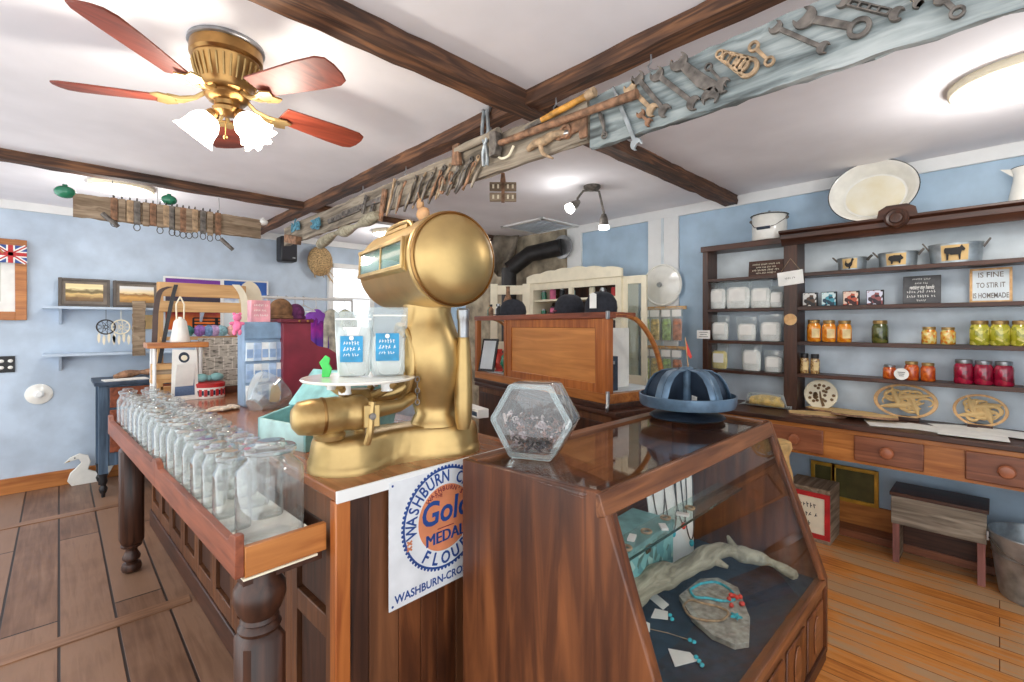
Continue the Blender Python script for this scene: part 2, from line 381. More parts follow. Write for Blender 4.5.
# ================================================================ the room
FX = 1.35                       # seam between the old brown boards and the amber boards
struct(MB().span((-1.7,-1.4,-.06),(FX,WY,0)), 'floor', M['floor_old'])
struct(MB().span((FX,-1.4,-.06),(WX,WY,0)), 'floor', M['floor_warm'])
struct(MB().span((-1.7,-1.4,CEIL),(WX,WY,CEIL+.06)), 'ceiling', M['ceiling'])
struct(MB().span((-1.7,WY,0),(WX+.1,WY+.1,CEIL)), 'wall_far', M['wall_blue'])
struct(MB().span((WX,-1.4,0),(WX+.1,WY,CEIL)), 'wall_right', M['wall_blue2'])
struct(MB().span((1.7,-1.5,0),(WX+.1,-1.4,CEIL)), 'wall_near', M['wall_blue2'])  # unseen partial wall, added to keep bright sky reflections off the case glass
k = 0
for Y in (4.93, 2.98):          # flat battens laid across the old floor
    k += 1; struct(MB().box((-.6,Y,.003),(2.2,.085,.006)), 'trim_%d' % k, M['strip'])
struct(MB().span((-1.7,WY-.025,CEIL-.075),(WX,WY,CEIL)), 'trim_3', M['white'], bev=.004)
struct(MB().span((WX-.025,-1.4,CEIL-.085),(WX,WY,CEIL)), 'trim_4', M['white'], bev=.004)
struct(MB().span((-1.7,WY-.022,0),(.55,WY,.135)), 'baseboard_far', M['orange_x'], bev=.004)
struct(MB().span((WX-.02,-1.4,0),(WX,4.6,.20)), 'baseboard_right', M['orange_y'], bev=.004)
struct(MB().span((WX-.16,-.9,0),(WX-.02,2.4,.05)), 'trim_5', M['drawer_y'], bev=.004)
for i, (p0, p1) in enumerate(((567,581),(648,678))):          # white posts on the shelf wall
    a, b = atX(p0,300,WX-.03), atX(p1,300,WX-.03)
    struct(MB().span((WX-.03,b.y,0),(WX,a.y,CEIL-.085)), 'trim_%d' % (6+i), M['white'], bev=.003)
    if i == 1:
        m_ = (a.y+b.y)/2
        struct(MB().span((WX-.038,m_-.012,.1),(WX-.03,m_+.012,CEIL-.085)), 'trim_9', M['old_white'])
# hewn ceiling beams
BX = 1.53; BY = 1.497
struct(MB().rough((BX,-1.35,CEIL-.066),(BX+.09,WY,CEIL),1,60,.0045,1), 'ceiling_beam', M['beam_y'])
struct(MB().rough((-1.65,BY,CEIL-.074),(WX,BY+.105,CEIL+.002),0,60,.0045,2), 'ceiling_beam', M['beam_x'])
struct(MB().rough((-1.65,4.19,CEIL-.062),(WX,4.28,CEIL+.002),0,60,.0045,3), 'ceiling_beam', M['beam_x'])
# window in the far wall, white framed
a, b = atY(327,263,WY), atY(372,332,WY)
w = thing('window', 'white framed window in the far wall under the wicker basket', 'window', ((a.x+b.x)/2, WY-.03, (a.z+b.z)/2)); w['kind'] = 'structure'; w.name = 'window_1'
ww, wh = (b.x-a.x)/2, (a.z-b.z)/2
mb = MB()
for sx in (-1, 1): mb.box((sx*(ww-.03),0,0),(.06,.06,2*wh))
for sz in (-1, 1): mb.box((0,0,sz*(wh-.03)),(2*ww,.06,.06))
mb.box((0,0,.0),(2*ww,.03,.025)); mb.build('window_frame', M['white'], w, bev=.004)
MB().box((0,.02,0),(2*ww-.1,.006,2*wh-.1)).build('window_pane', M['daylight'], w)
# rough stone chimney breast behind the stove pipe
a, b = atX(466,235,WX-.06), atX(565,235,WX-.06)
struct(MB().rough((WX-.06,b.y,0),(WX,a.y,CEIL-.01),2,14,.012,5,6), 'wall_stone', plain('rough_brown_stone', (150,138,118), .9, var=.2, scale=7, bump=.8))
# ceiling vent grille
p = atz(540,226,CEIL)
v = thing('ceiling_vent', 'white slatted air vent grille in the ceiling near the stove pipe', 'vent', (p.x,p.y,CEIL))
mb = MB()
for sx in (-1,1): mb.box((sx*.27,0,-.008),(.05,.62,.016)); mb.box((0,sx*.29,-.008),(.59,.05,.016))
mb.build('vent_frame', M['white'], v, bev=.003)
mb = MB()
for i in range(11): mb.box((0,-.25+i*.05,-.006),(.5,.03,.004), rx=.5)
mb.build('louvre', M['old_white'], v)
# ---------------------------------------------------------------- ceiling lamps
def flush(p, r, label, watts=8):
    t = thing('ceiling_light', label, 'ceiling light', (p.x,p.y,CEIL), group=None)
    MB().lathe([(r*.98,0),(r,-.006),(r,-.03),(r*.97,-.036),(r*.93,-.036),(r*.93,-.02),(r*.5,-.015),(0,-.015)],40).build('lamp_ring', M['cream'], t)
    MB().lathe([(r*.93,-.028),(r*.9,-.042),(r*.6,-.05),(0,-.052)],40).build('diffuser', M['led'], t)
    l = bpy.data.lights.new('lamp_glow','POINT'); l.shadow_soft_size = .12; l.energy = watts; l.color = (1,.97,.92)
    o = bpy.data.objects.new('lamp_glow', l); COL.objects.link(o); o.parent = t; o.location = (0,0,-.26)
p = atz(1022,84,CEIL-.04); flush(p, .235, 'round white flush ceiling light above the long shelf unit', 10)
p = atz(122,192,CEIL-.05); flush(p, .2, 'lit flush ceiling light glowing behind the hanging plank of hook plates', 7)
p = atz(392,236,CEIL-.05); flush(p, .22, 'lit flush ceiling light beyond the gold scale', 7)
# two lamp track spot
p = atz(592,186,CEIL)
t = thing('spotlight', 'dark bronze ceiling spotlight with two lit bulbs', 'spotlight', (p.x,p.y,CEIL))
MB().lathe([(.065,0),(.065,-.015),(.05,-.03),(.012,-.036),(0,-.036)],24).build('ceiling_plate', M['iron'], t)
for q, (d, k2) in enumerate((((-.09,.07,-.10),(-.10,.10,-.13)), ((.07,-.06,-.20),(.01,-.02,-.30)))):
    d = Vector(d); k2 = Vector(k2)
    ar = MB().tube([(0,0,-.03),(d.x*.6,d.y*.6,-.04),d*1.0,d+Vector((0,0,-.03))],.009).build('arm', M['iron'], t)
    e = d+Vector((0,0,-.03)); n = Vector(((-.7,.2,-.55) if q == 0 else (.0,.0,-1))).normalized()
    h = MB().tube([e-n*.015,e+n*.02,e+n*.075],[.018,.03,.038],14).build('lamp_head', M['iron'], t)
    MB().tube([e+n*.07,e+n*.1],[.036,.04],14).build('bulb', M['bulb'], h)
    l = bpy.data.lights.new('spot_glow','POINT'); l.energy = 1.5; l.shadow_soft_size = .04; o = bpy.data.objects.new('spot_glow', l); COL.objects.link(o); o.parent = t; o.location = e+n*.15
# ---------------------------------------------------------------- ceiling fan
p = atz(227,46,CEIL)
fan = thing('ceiling_fan', 'brass ceiling fan with five mahogany blades and lit frosted shades', 'ceiling fan', (p.x,p.y,CEIL))
MB().lathe([(.128,0),(.130,-.012),(.124,-.016),(.120,-.016)],40).build('ceiling_ring', M['steel'], fan)
MB().lathe([(.121,-.012),(.123,-.03),(.123,-.055),(.114,-.064),(.117,-.072),(.112,-.085),(.094,-.15),(.084,-.165),(.084,-.18),(.07,-.19),(.05,-.195),(0,-.195)],48).build('motor_housing', M['brass'], fan)
mb = MB()
for i in range(30):
    a = 2*PI*i/30; ca, sa = math.cos(a), math.sin(a)
    mb.tube([(.114*ca,.114*sa,-.08),(.107*ca,.107*sa,-.115),(.094*ca,.094*sa,-.152)],.004,5)
mb.build('fluting', M['gold_worn'], fan)
MB().lathe([(.072,-.185),(.076,-.2),(.064,-.215),(.045,-.22),(.042,-.235),(.05,-.245),(.045,-.258),(.022,-.268),(0,-.27)],32).build('light_fitter', M['brass'], fan)
for i in range(5):
    a = math.radians(9+72*i); R = Matrix.Rotation(a,4,'Z')
    mb = MB().at(R)
    mb.tube([(.075,0,-.19),(.105,0,-.212),(.15,.012,-.226),(.19,.022,-.226)],.008,6); mb.tube([(.075,0,-.19),(.105,0,-.212),(.15,-.012,-.226),(.19,-.022,-.226)],.008,6)
    mb.prism([(.17,-.03),(.21,-.045),(.24,-.03),(.225,0),(.24,.03),(.21,.045),(.17,.03)],.006,-.232)
    mb.build('blade_arm', M['gold_worn'], fan)
    pts = [(.185,-.048),(.30,-.056),(.42,-.064),(.50,-.064),(.53,-.05),(.54,-.02),(.54,.02),(.53,.05),(.50,.064),(.42,.064),(.30,.056),(.185,.048)]
    MB().at(R @ Matrix.Rotation(math.radians(-12),4,'X')).prism([(x*1.025,y*1.08) for x,y in pts],.007,-.218).build('fan_blade', M['blade'], fan, bev=.002)
for i, a in enumerate((math.radians(143), math.radians(-42))):
    d = Vector((math.cos(a),math.sin(a),0)); e = d*.05+Vector((0,0,-.262))
    MB().tube([d*.02+Vector((0,0,-.245)), d*.04+Vector((0,0,-.25)), e],.011).build('lamp_arm', M['brass'], fan)
    n = (d*.62+Vector((0,0,-.78))).normalized(); R = n.to_track_quat('Z','Y').to_matrix().to_4x4(); R.translation = e
    MB().at(R).lathe([(.018,-.012),(.024,0),(.024,.015)],16).build('lamp_holder', M['brass'], fan)
    prof = [(.022,.008),(.042,.024),(.054,.05),(.052,.075),(.053,.095),(.062,.115)]
    mb = MB().at(R); seg = 40; rings = []
    for j, (r, z) in enumerate(prof):
        ru = .0 if j < 3 else .0045*(j-2)
        rings.append([((r+ru*math.sin(8*2*PI*k/seg))*math.cos(2*PI*k/seg),(r+ru*math.sin(8*2*PI*k/seg))*math.sin(2*PI*k/seg),z) for k in range(seg)])
    mb.loft(rings, cap=False)
    mb.build('lamp_shade', M['shade'], fan)
    l = bpy.data.lights.new('fan_glow','POINT'); l.energy = 6; l.color = (1,.93,.82); l.shadow_soft_size = .05
    o = bpy.data.objects.new('fan_glow', l); COL.objects.link(o); o.parent = fan; o.location = e+n*.2
mb = MB(); mb.tube([(.0,.02,-.268),(.0,.02,-.34)],.0015,4); mb.ball((0,.02,-.345),.009); mb.build('pull_chain', M['brass'], fan)

# ================================================================ main counter with the jar tray
CT = .97                        # counter top height
CA = math.radians(2.0)          # the counter stands slightly askew
cn = thing('shop_counter', 'long panelled wood shop counter carrying the gold scale', 'counter', (.585,1.335,0), CA)
CW, CL = .74, 2.95
MB().span((0.03,.03,.12),(CW,CL,CT-.03)).build('body', M['panel_z'], cn)
MB().span((-.01,.0,0),(CW,CL,.115)).build('plinth', M['dark_y'], cn, bev=.006)
MB().span((-.012,-.012,CT-.03),(CW+.03,CL+.02,CT)).build('worktop', M['top_y'], cn, bev=.004)
MB().span((-.014,-.02,CT-.033),(CW+.03,-.0125,CT+.002)).build('edge_strip', M['white'], cn, bev=.001)
n = 9; pl = (CL-.06)/n
for i in range(n):              # framed panels on the customer side
    y0 = .03+i*pl; mb = MB()
    mb.span((.0,y0,.115),(.03,y0+.05,CT-.03)); mb.span((.0,y0+pl-.05,.115),(.03,y0+pl,CT-.03))
    for z0, z1 in ((.115,.19),(.50,.57),(CT-.12,CT-.03)): mb.span((.0,y0+.05,z0),(.03,y0+pl-.05,z1))
    f = mb.build('side_frame', M['panel_z'], cn, bev=.003)
    mb = MB()
    for z0, z1 in ((.2,.49),(.58,CT-.13)): mb.span((.012,y0+.058,z0),(.03,y0+pl-.058,z1))
    mb.build('side_panel', M['dark_z'], f, bev=.006)
MB().span((-.012,-.008,.0),(.035,.03,CT-.033)).build('corner_post', M['orange_z'], cn, bev=.004)
x = .036; r = random.Random(3)
while x < CW-.02:
    wd = r.uniform(.05,.11); x2 = min(x+wd, CW)
    MB().span((x+.001,.002+r.uniform(0,.003),.10),(x2-.001,.03,CT-.033)).build('end_board', r.choice([M['panel_z'],M['panel_z'],M['dark_z'],M['case_z']]), cn, bev=.002); x = x2
# enamel flour sign on the counter end
a = atY(388,483,1.325); b = atY(388,612,1.325); SH = a.z-b.z; SW = .44
sg = thing('enamel_sign', 'white enamel flour sign with blue and orange round emblem on the counter end', 'sign', (a.x+SW/2,1.334,(a.z+b.z)/2), CA)
T = Matrix.Rotation(PI/2,4,'X')
MB().at(T).prism([(-SW/2,-SH/2),(SW/2,-SH/2),(SW/2,SH/2),(-SW/2,SH/2)],.004,.004).build('plate', M['sign_white'], sg)
cy = .034; RR = .175
mb = MB().at(T); mb.ring(circ(RR-.004,72,(0,cy)),circ(RR-.011,72,(0,cy)),.001,.008)
for i in range(72):
    q = 2*PI*i/72; mb.prism(circ(.0052,6,((RR-.002)*math.cos(q),cy+(RR-.002)*math.sin(q))),.001,.008)
mb.build('blue_border', M['blue_ink'], sg)
MB().at(T).prism(circ(.112,64,(0,cy)),.001,.008).build('orange_disc', M['orange_ink'], sg)
def arc_text(mb, s, rad, a0, a1, size, flip=False, bold=.0, sx=1):
    for i, ch in enumerate(s):
        if ch == ' ': continue
        q = math.radians(a0+(a1-a0)*i/max(1,len(s)-1)); rot = q-PI/2 if not flip else q+PI/2
        mb.text(ch, size, Matrix.Translation((rad*math.cos(q), cy+rad*math.sin(q), .0092)) @ Matrix.Rotation(rot,4,'Z'), bold, 0, sx)
    return mb
arc_text(MB().at(T), 'WASHBURN', .138, 184, 90, .058, bold=.0008, sx=.78).build('arc_lettering', M['blue_ink'], sg)
arc_text(MB().at(T), 'CROSBY', .138, 63.1, -4, .058, bold=.0008, sx=.78).build('arc_lettering', M['blue_ink'], sg)
arc_text(MB().at(T), 'FLOUR', .140, 234, 306, .057, True, .0013, .86).build('lower_arc_lettering', M['blue_ink'], sg)
MB().at(T).text('Gold', .112, Matrix.Translation((0,cy+.022,.0096)), .0022, .12, .92).build('script_lettering', M['blue_ink'], sg)
mb = MB().at(T)
for q in (-.0018,-.0006,.0006,.0018): mb.text('MEDAL', .056, Matrix.Translation((q,cy-.064,.0096+abs(q)*.1)), 0, 0, .94)
mb.build('middle_lettering', M['blue_ink'], sg)
MB().at(T).text('WASHBURN-CROSBY CO.', .037, Matrix.Translation((0,-SH/2+.028,.0082)), .0008, 0, .93).build('maker_lettering', M['blue_ink'], sg)
mb = MB().at(T)
for sx in (-1,1):
    for sz in (-1,1): mb.prism(circ(.004,8,(sx*(SW/2-.012),sz*(SH/2-.012))),.001,.008)
mb.build('corner_nails', M['blue_ink'], sg)
arc_text(MB().at(T), "WASHBURN'S", .099, 134, 46, .022, bold=.0004).build('small_arc_lettering', M['maroon'], sg)
MB().at(T).text('THE', .018, Matrix.Translation((-.03,cy+.080,.0096))).build('small_word', M['maroon'], sg)
MB().at(T).box((0,cy-.033,.0092),(.07,.003,.001)).build('rule_line', M['maroon'], sg)
mb = MB().at(T)
for sx in (-1,1):
    for dz in (-.006,.012):
        for q in (-.6,.6): mb.box((sx*.146,cy-.056+dz,.0092),(.022,.006,.001),rz=q)
mb.build('orange_scrolls', M['orange_ink'], sg)
# jar tray: a narrow shelf on turned legs along the counter
TR = thing('jar_tray', 'red brown trough shelf on turned legs along the counter', 'shelf', (.335,1.37,0), CA+.012)
TL, TW, TZ = 2.40, .235, .80
MB().span((.012,.016,TZ),(TW,TL,TZ+.018)).build('tray_bottom', M['paper'], TR)
prof = [(0,0),(TL,0),(TL,.135)]      # scalloped rail in two lengths
def scal(y0, y1, far):
    pts = [(y0,0),(y1,0),(y1,.112)]
    pts += [(y1-.02,.112),(y1-.045,.104),(y1-.06,.088),(y1-.075,.086)]
    pts += [(y0+.075,.086),(y0+.06,.088),(y0+.045,.104),(y0+.02,.112),(y0,.112)]
    return pts
for y0, y1 in ((0,1.02),(1.021,TL)):
    MB().at(Matrix(((0,0,1,-.008),(1,0,0,0),(0,1,0,TZ-.01),(0,0,0,1)))).prism(scal(y0,y1,0),.022).build('rail', M['red_y'], TR, bev=.002)
MB().span((.0145,-.004,TZ-.012),(TW-.002,.0155,TZ+.068)).build('end_board', M['orange_x'], TR, bev=.002)
MB().span((.01,-.007,TZ-.018),(TW-.03,.03,TZ-.0125)).build('end_lip', M['cream'], TR)
lp = [(.0,0),(.03,0),(.046,.012),(.05,.03),(.044,.05),(.028,.06),(.03,.066),(.042,.075),(.044,.09),(.034,.11),(.028,.125),(.03,.14),(.05,.15),(.052,.16),(.04,.17),(.0,.17)]
for y in (.07, 2.18):
    g = MB().lathe(lp,24,(.075,y,0)).build('leg', M['dark_z'], TR)
    mb = MB(); z1 = .60 if y < 1 else .735
    mb.loft([[(.075+s*px_,y+s*py_,z) for px_,py_ in ((-.055,-.04),(-.04,-.055),(.04,-.055),(.055,-.04),(.055,.04),(.04,.055),(-.04,.055),(-.055,.04))] for z,s in ((.168,.8),(.19,1),(z1-.02,1),(z1,.75))])
    mb.build('leg_block', M['dark_z'], g)
    if y < 1: MB().lathe([(.03,.59),(.052,.60),(.056,.61),(.05,.62),(.045,.625),(.05,.63),(.046,.64),(.058,.66),(.068,.69),(.066,.72),(.05,.745),(.05,.79)],28,(.075,y,0)).build('leg_ball', M['dark_z'], g)
    else: MB().lathe([(.04,.73),(.045,.745),(.03,.76),(.03,.79)],20,(.075,y,0)).build('leg_collar', M['dark_z'], g)
MB().span((.02,.03,TZ-.05),(TW,TL-.03,TZ-.0005)).build('apron', M['dark_y'], TR)
# jars
def jar(name, r, h, label, sq=.55):
    t = thing(name, label, 'jar')
    def sqr(rr, z, n=28, p=sq):
        out = []
        for k in range(n):
            a = 2*PI*k/n; c, s_ = math.cos(a), math.sin(a)
            f = (abs(c)**(2/p)+abs(s_)**(2/p))**(-p/2) if p < 1 else 1
            out.append((rr*f*c, rr*f*s_, z))
        return out
    rr = r*.86
    rings = [sqr(rr*.8,.001),sqr(rr*.97,.006),sqr(rr,.02),sqr(rr,h*.66),sqr(rr*.97,h*.73),sqr(rr*.86,h*.79,p=.9),sqr(r*.66,h*.825,p=1),sqr(r*.64,h*.86,p=1),sqr(r*.72,h*.87,p=1),sqr(r*.72,h*.89,p=1)]
    mb = MB(); mb.loft(rings, cap=False); mb.add(rings[0],[tuple(range(28))[::-1]])
    mb.build('jar_body', M['glass'], t)
    MB().lathe([(r*.74,h*.89),(r*.78,h*.9),(r*.78,h*.93),(r*.74,h*.945),(r*.5,h*.95),(r*.45,h*.97),(r*.42,h),(r*.3,h*1.005),(0,h*.99)],28).build('lid', M['glass'], t)
    return t
TM = Matrix.Translation((.335,1.37,0)) @ Matrix.Rotation(CA+.012,4,'Z')
j = jar('glass_jar', .092, .29, 'largest clear glass jar at the near end of the trough shelf')
j.location = TM @ Vector((.122,.125,TZ+.018)); j.rotation_euler.z = CA+.35
j0 = None
for i in range(16):
    for q in range(2):
        y = .285+i*.13+(.03 if q else 0)
        side = 'rail side' if q == 0 else 'counter side'
        lab = 'clear glass jar in the trough shelf, %s row, %s behind the largest jar' % (side, ORD[i])
        pos = TM @ Vector((.066 if q == 0 else .176, y, TZ+.018))
        if j0 is None: j0 = jar('glass_jar', .058, .25, lab); o = j0; o.location = pos; o['group'] = 'glass jars in the trough shelf'
        else: o = dup(j0, pos, CA+RND.uniform(-.2,.2), lab, 'glass jars in the trough shelf')
        o.scale = (1,1,RND.uniform(.93,1.03))
# ================================================================ slant front display case
CX0, CX1 = 1.04, 2.415; DK = .335; CZ = 1.0
cs = thing('display_case', 'slant front oak and glass display case holding jewellery and driftwood', 'display case', (CX0,.55,0))
def W(x, y, z): return (x-CX0, y-.55, z)
def LX(Y): return CX0-(Y-.754)*.125
prof = [(.52,.03),(.52,.352),(.742,.992),(.755,CZ),(1.255,CZ),(1.255,.0),(.57,0.0)]
def side(th, x0f):
    vs = []
    for y, z in prof: vs.append(W(x0f(y), y, z))
    for y, z in prof: vs.append(W(x0f(y)+th, y, z))
    n = len(prof)
    return vs, [tuple(range(n)), tuple(range(n,2*n))[::-1]]+[(i,(i+1)%n,n+(i+1)%n,n+i) for i in range(n)]
MB().add(*side(.024, LX)).build('side_panel', M['case_z'], cs, bev=.004)
MB().add(*side(.024, lambda y: CX1-.024)).build('side_panel', M['case_z'], cs, bev=.004)
X0, X1 = CX0+.03, CX1-.024
MB().span(W(X0-.06,1.232,0),W(X1,1.25,CZ-.02)).build('back_panel', M['case_x'], cs)
MB().span(W(X0,.535,0),W(X1,.555,.325)).build('front_panel', M['case_x'], cs)
mb = MB()
mb.span(W(X0-.004,.521,.322),W(X1,.557,.353)); mb.build('front_lip', M['case_x'], cs, bev=.003)
for i in range(5):
    w_ = (X1-X0)/5; mb = MB(); a = X0+i*w_
    mb.span(W(a+.02,.527,.06),W(a+w_-.02,.535,.27)); mb.build('carved_panel', M['case_z'], cs, bev=.006)
    MB().at(Matrix.Translation(W(a+w_/2,.527,.165)) @ Matrix.Rotation(PI/2,4,'X')).prism(circ(.04,20,sx=1,sy=2),.006).build('carved_oval', M['case_x'], cs, bev=.003)
mb = MB(); mb.span(W(X0,.52,0),W(X1,.536,.055)); mb.build('plinth', M['dark_x'], cs, bev=.004)
# slanted front frame: local frame along the slope
P0 = Vector((.521,.352)); P1 = Vector((.748,.997)); sl = (P1-P0); L = sl.length; sl.normalize()
def S(x, t, d):      # x world, t along slope, d outwards
    return W(x, P0.x+sl.x*t-sl.y*d, P0.y+sl.y*t+sl.x*d)
def slab(mb, xa, xb, t0, t1, d0, d1):
    vs = [S(x,t,d) for d in (d0,d1) for x,t in ((xa,t0),(xb,t0),(xb,t1),(xa,t1))]
    return mb.add(vs, [(0,3,2,1),(4,5,6,7),(0,1,5,4),(1,2,6,5),(2,3,7,6),(3,0,4,7)])
slab(MB(), CX0+.0, X1, L-.062, L, -.025, .004).build('top_rail', M['case_x'], cs, bev=.003)
slab(MB(), CX0+.022, CX0+.055, .005, L-.06, -.02, .003).build('stile', M['case_z'], cs, bev=.003)
slab(MB(), X1-.034, X1, .005, L-.06, -.02, .003).build('stile', M['case_z'], cs, bev=.003)
slab(MB(), CX0+.055, X1-.034, 0, L-.06, -.012, -.008).build('front_glass', M['pane'], cs)
mb = MB(); mb.span(W(CX0-.035,.77,CZ-.012),W(X1-.03,1.2,CZ-.006)); mb.build('top_glass', M['pane'], cs)
MB().span(W(CX0-.04,1.2,CZ-.022),W(X1,1.252,CZ+.003)).build('back_rail', M['case_x'], cs, bev=.003)
MB().span(W(X1-.03,.765,CZ-.022),W(X1+.002,1.2,CZ+.002)).build('end_rail', M['case_y'], cs, bev=.003)
MB().span(W(CX0-.035,.557,DK-.02),W(X1,1.23,DK)).build('navy_deck', M['navy'], cs)
mb = MB(); mb.span(W(CX0+.03,.87,.652),W(X1,.985,.659)); mb.build('glass_shelf', thin_glass('shelf_edge_glass', (.86,.95,.93), .08, 1.5), cs)
MB().span(W(CX0+.03,.868,.651),W(X1,.8705,.660)).build('shelf_edge', plain('green_glass_edge', (46,76,72), .15), cs)
# contents of the case
p = Vector((1.73,1.10,DK))
t = thing('jewelry_box', 'teal patterned jewellery box at the back of the display case', 'box', p, .06)
MB().box((0,0,.11),(.5,.2,.22)).build('box_body', specks('teal_flower_print', [(120,178,176),(132,186,182),(96,150,150),(128,182,178),(170,205,196),(84,120,112)], 26, .6, bump=.05), t, bev=.006)
MB().box((0,0,.231),(.51,.21,.022)).build('box_lid', M['teal'], t, bev=.005)
MB().box((0.0,-.103,.2),(.035,.008,.03)).build('clasp', M['brass'], t)
p = Vector((2.0,1.10,DK))
o = MB().at(Matrix.Rotation(-.2,4,'X')).box((0,0,.09),(.13,.012,.18)).build('velvet_card', M['coral'], loc=(2.03,1.16,DK+.003)); tag(o, 'coral red velvet card standing beside the teal jewellery box', 'card')
p = atz(681,556,DK); p.y = 1.04
t = thing('necklace_stand', 'white necklace board hung with dark bead necklaces in the display case', 'jewelry stand', (2.06,1.05,DK), -.55)
T = Matrix.Rotation(math.radians(90-8),4,'X')
MB().at(T).prism([(-.10,0),(.10,0),(.125,.42),(-.125,.42)],.008).build('board', M['paper'], t, bev=.002)
for i, (x, dep, m_) in enumerate(((-.06,.20,'iron'),(.0,.25,'iron'),(.055,.22,'black'),(.09,.3,'black'))):
    pts = []
    for k in range(25):
        q = -1+2*k/24; pts.append((x+q*.032, .40-dep*(1-q*q)**.5*.98, .013))
    nk = MB().at(T).tube(pts,.0028,5).build('necklace', M[m_], t)
    MB().at(T).ball((x,.40-dep-.008,.014),.012,10,6,(1,1.4,.6)).build('pendant', M['turq' if i%2 else 'coral'], nk)
mb = MB().at(T)
for i in range(9): mb.tube([(-.11+.025*i+.014*math.cos(2*PI*k/10), .40+.012*math.sin(2*PI*k/10), .016) for k in range(10)],.0025,5,closed=True)
mb.build('ring_row', M['gold_worn'], t)
pts = [atz(*q) for q in ((616,590,.40),(635,592,.405),(655,578,.42),(675,573,.42),(700,560,.425),(722,550,.43),(745,555,.415),(770,562,.40),(798,577,.368))]
dw = thing('driftwood', 'twisted grey driftwood branch lying across the display case', 'driftwood', (2.0,.85,DK))
def cr(P, n=6):          # smooth curve through points
    out = []
    for i in range(len(P)-1):
        a, b, c, d = P[max(i-1,0)], P[i], P[i+1], P[min(i+2,len(P)-1)]
        for k in range(n):
            u = k/n; out.append(.5*((2*b)+(-a+c)*u+(2*a-5*b+4*c-d)*u*u+(-a+3*b-3*c+d)*u**3))
    out.append(P[-1]); return out
q = [v-Vector((2.0,.85,DK)) for v in cr(pts)]
n = len(q); rr = [.060-.040*(i/(n-1))+.006*math.sin(i*.55)+.003*math.sin(i*1.3) for i in range(n)]; rr[0] = .036; rr[-1] = .008
for i in range(n): q[i].z = max(q[i].z, rr[i]*.85+.004)
MB().tube(q, rr, 16).build('branch', M['drift'], dw)
a = q[25]; MB().tube([a,a+Vector((.03,-.05,-.01)),a+Vector((.035,-.09,-.02))],[.024,.018,.008],10).build('stub', M['drift'], dw)
a = q[34]; MB().tube([a,a+Vector((.01,.03,.03)),a+Vector((.02,.05,.055))],[.022,.016,.006],10).build('stub', M['drift'], dw)
def outline(px, z, h, name, mat, label, cat, **k):
    P = [atz(x,y,z) for x,y in px]; c = sum(P,Vector())/len(P); c.z = z
    return tag(MB().prism([(v.x-c.x,v.y-c.y) for v in P],h).build(name, mat, loc=c, bev=.002), label, cat, **k)
outline([(679,600),(700,583),(718,582),(738,592),(750,622),(749,648),(735,650),(712,640),(692,622)], DK+.001, .02, 'stone_slab', M['stone'], 'flat grey stone slab under the bracelets in the display case', 'stone')
def loop(px, z, r, name, mat, label, cat):
    P = [atz(x,y,z) for x,y in px]; c = sum(P,Vector())/len(P); c.z = z
    t = thing(name, label, cat, c); MB().tube([v-c for v in cr(P+P[:1],4)[:-1]], r, 6, closed=True).build('cord', mat, t); return t, c
ZS = DK+.026
t, c = loop([(690,590),(700,584),(715,582),(728,588),(736,598),(724,601),(708,598),(695,597)], ZS, .005, 'bracelet', M['turq'], 'turquoise bracelet with a coral bead cluster on the stone slab', 'bracelet')
mb = MB(); r = random.Random(4)
for i in range(9): mb.ball(atz(736+r.uniform(-8,8),601+r.uniform(-7,5),ZS+.006)-c,.009,8,6)
mb.build('bead_cluster', M['coral'], t)
t, c = loop([(683,606),(690,600),(702,603),(716,606),(728,612),(722,620),(705,620),(690,616)], ZS, .004, 'bracelet', M['tan_iron'], 'brown cord bracelet with a turquoise star on the stone slab', 'bracelet')
s = atz(736,617,ZS)-c; MB().prism([((.022 if k%2==0 else .01)*math.cos(PI*k/5)+s.x,(.022 if k%2==0 else .01)*math.sin(PI*k/5)+s.y) for k in range(10)],.007).build('star', M['turq'], t)
for i, (px, lab) in enumerate(((((649,598),(656,594),(669,605),(663,610)),'folded white price tag farthest back on the navy case deck'),(((651,618),(655,609),(668,612),(668,620)),'white earring card with turquoise drops nearest the folded tag'),(((634,620),(640,619),(650,624),(650,632),(636,633)),'white card with a long cord and turquoise end on the navy deck'),(((668,649),(690,653),(698,661),(675,667)),'white earring card with a row of turquoise drops at the front of the deck'))):
    P = [atz(x,y,DK+.001) for x,y in px]; c = sum(P,Vector())/len(P)
    t = thing('earring_card', lab, 'earring card', c); MB().prism([(v.x-c.x,v.y-c.y) for v in P],.0025).build('card', M['paper'], t)
    ends = {0:[],1:[(670,615),(672,619)],2:[(690,640),(694,642)],3:[(696,657),(699,661),(702,665)]}[i]
    for x, y in ends:
        e = atz(x,y,DK+.006)-c; MB().ball(e,.0075,8,6,(1.3,1,.8)).build('turquoise_drop', M['turq'], t)
    if i == 2: MB().tube([atz(650,629,DK+.004)-c,atz(668,633,DK+.004)-c,atz(690,640,DK+.004)-c],.0016,5).build('cord', M['tan_iron'], t)
r = random.Random(8)
for i in range(7):
    p = Vector((1.44+i*.085, .925+r.uniform(-.02,.02), .660)); lab = 'small %s on the glass shelf, %s from the frame at the near end' % (('tan charm','white bead card')[i%2], ORD[i])
    t = tag((MB().at(Matrix.Rotation(r.uniform(0,3),4,'Z')).box((0,0,.004),(.05,.026,.008)) if i%2 else MB().tube([(.018*math.cos(2*PI*k/12),.018*math.sin(2*PI*k/12),.005) for k in range(12)],.005,6,closed=True)).build('charm_card' if i%2 else 'charm_ring', M['paper'] if i%2 else M['tan_iron'], loc=p), lab, 'jewelry', 'charms on the glass shelf')
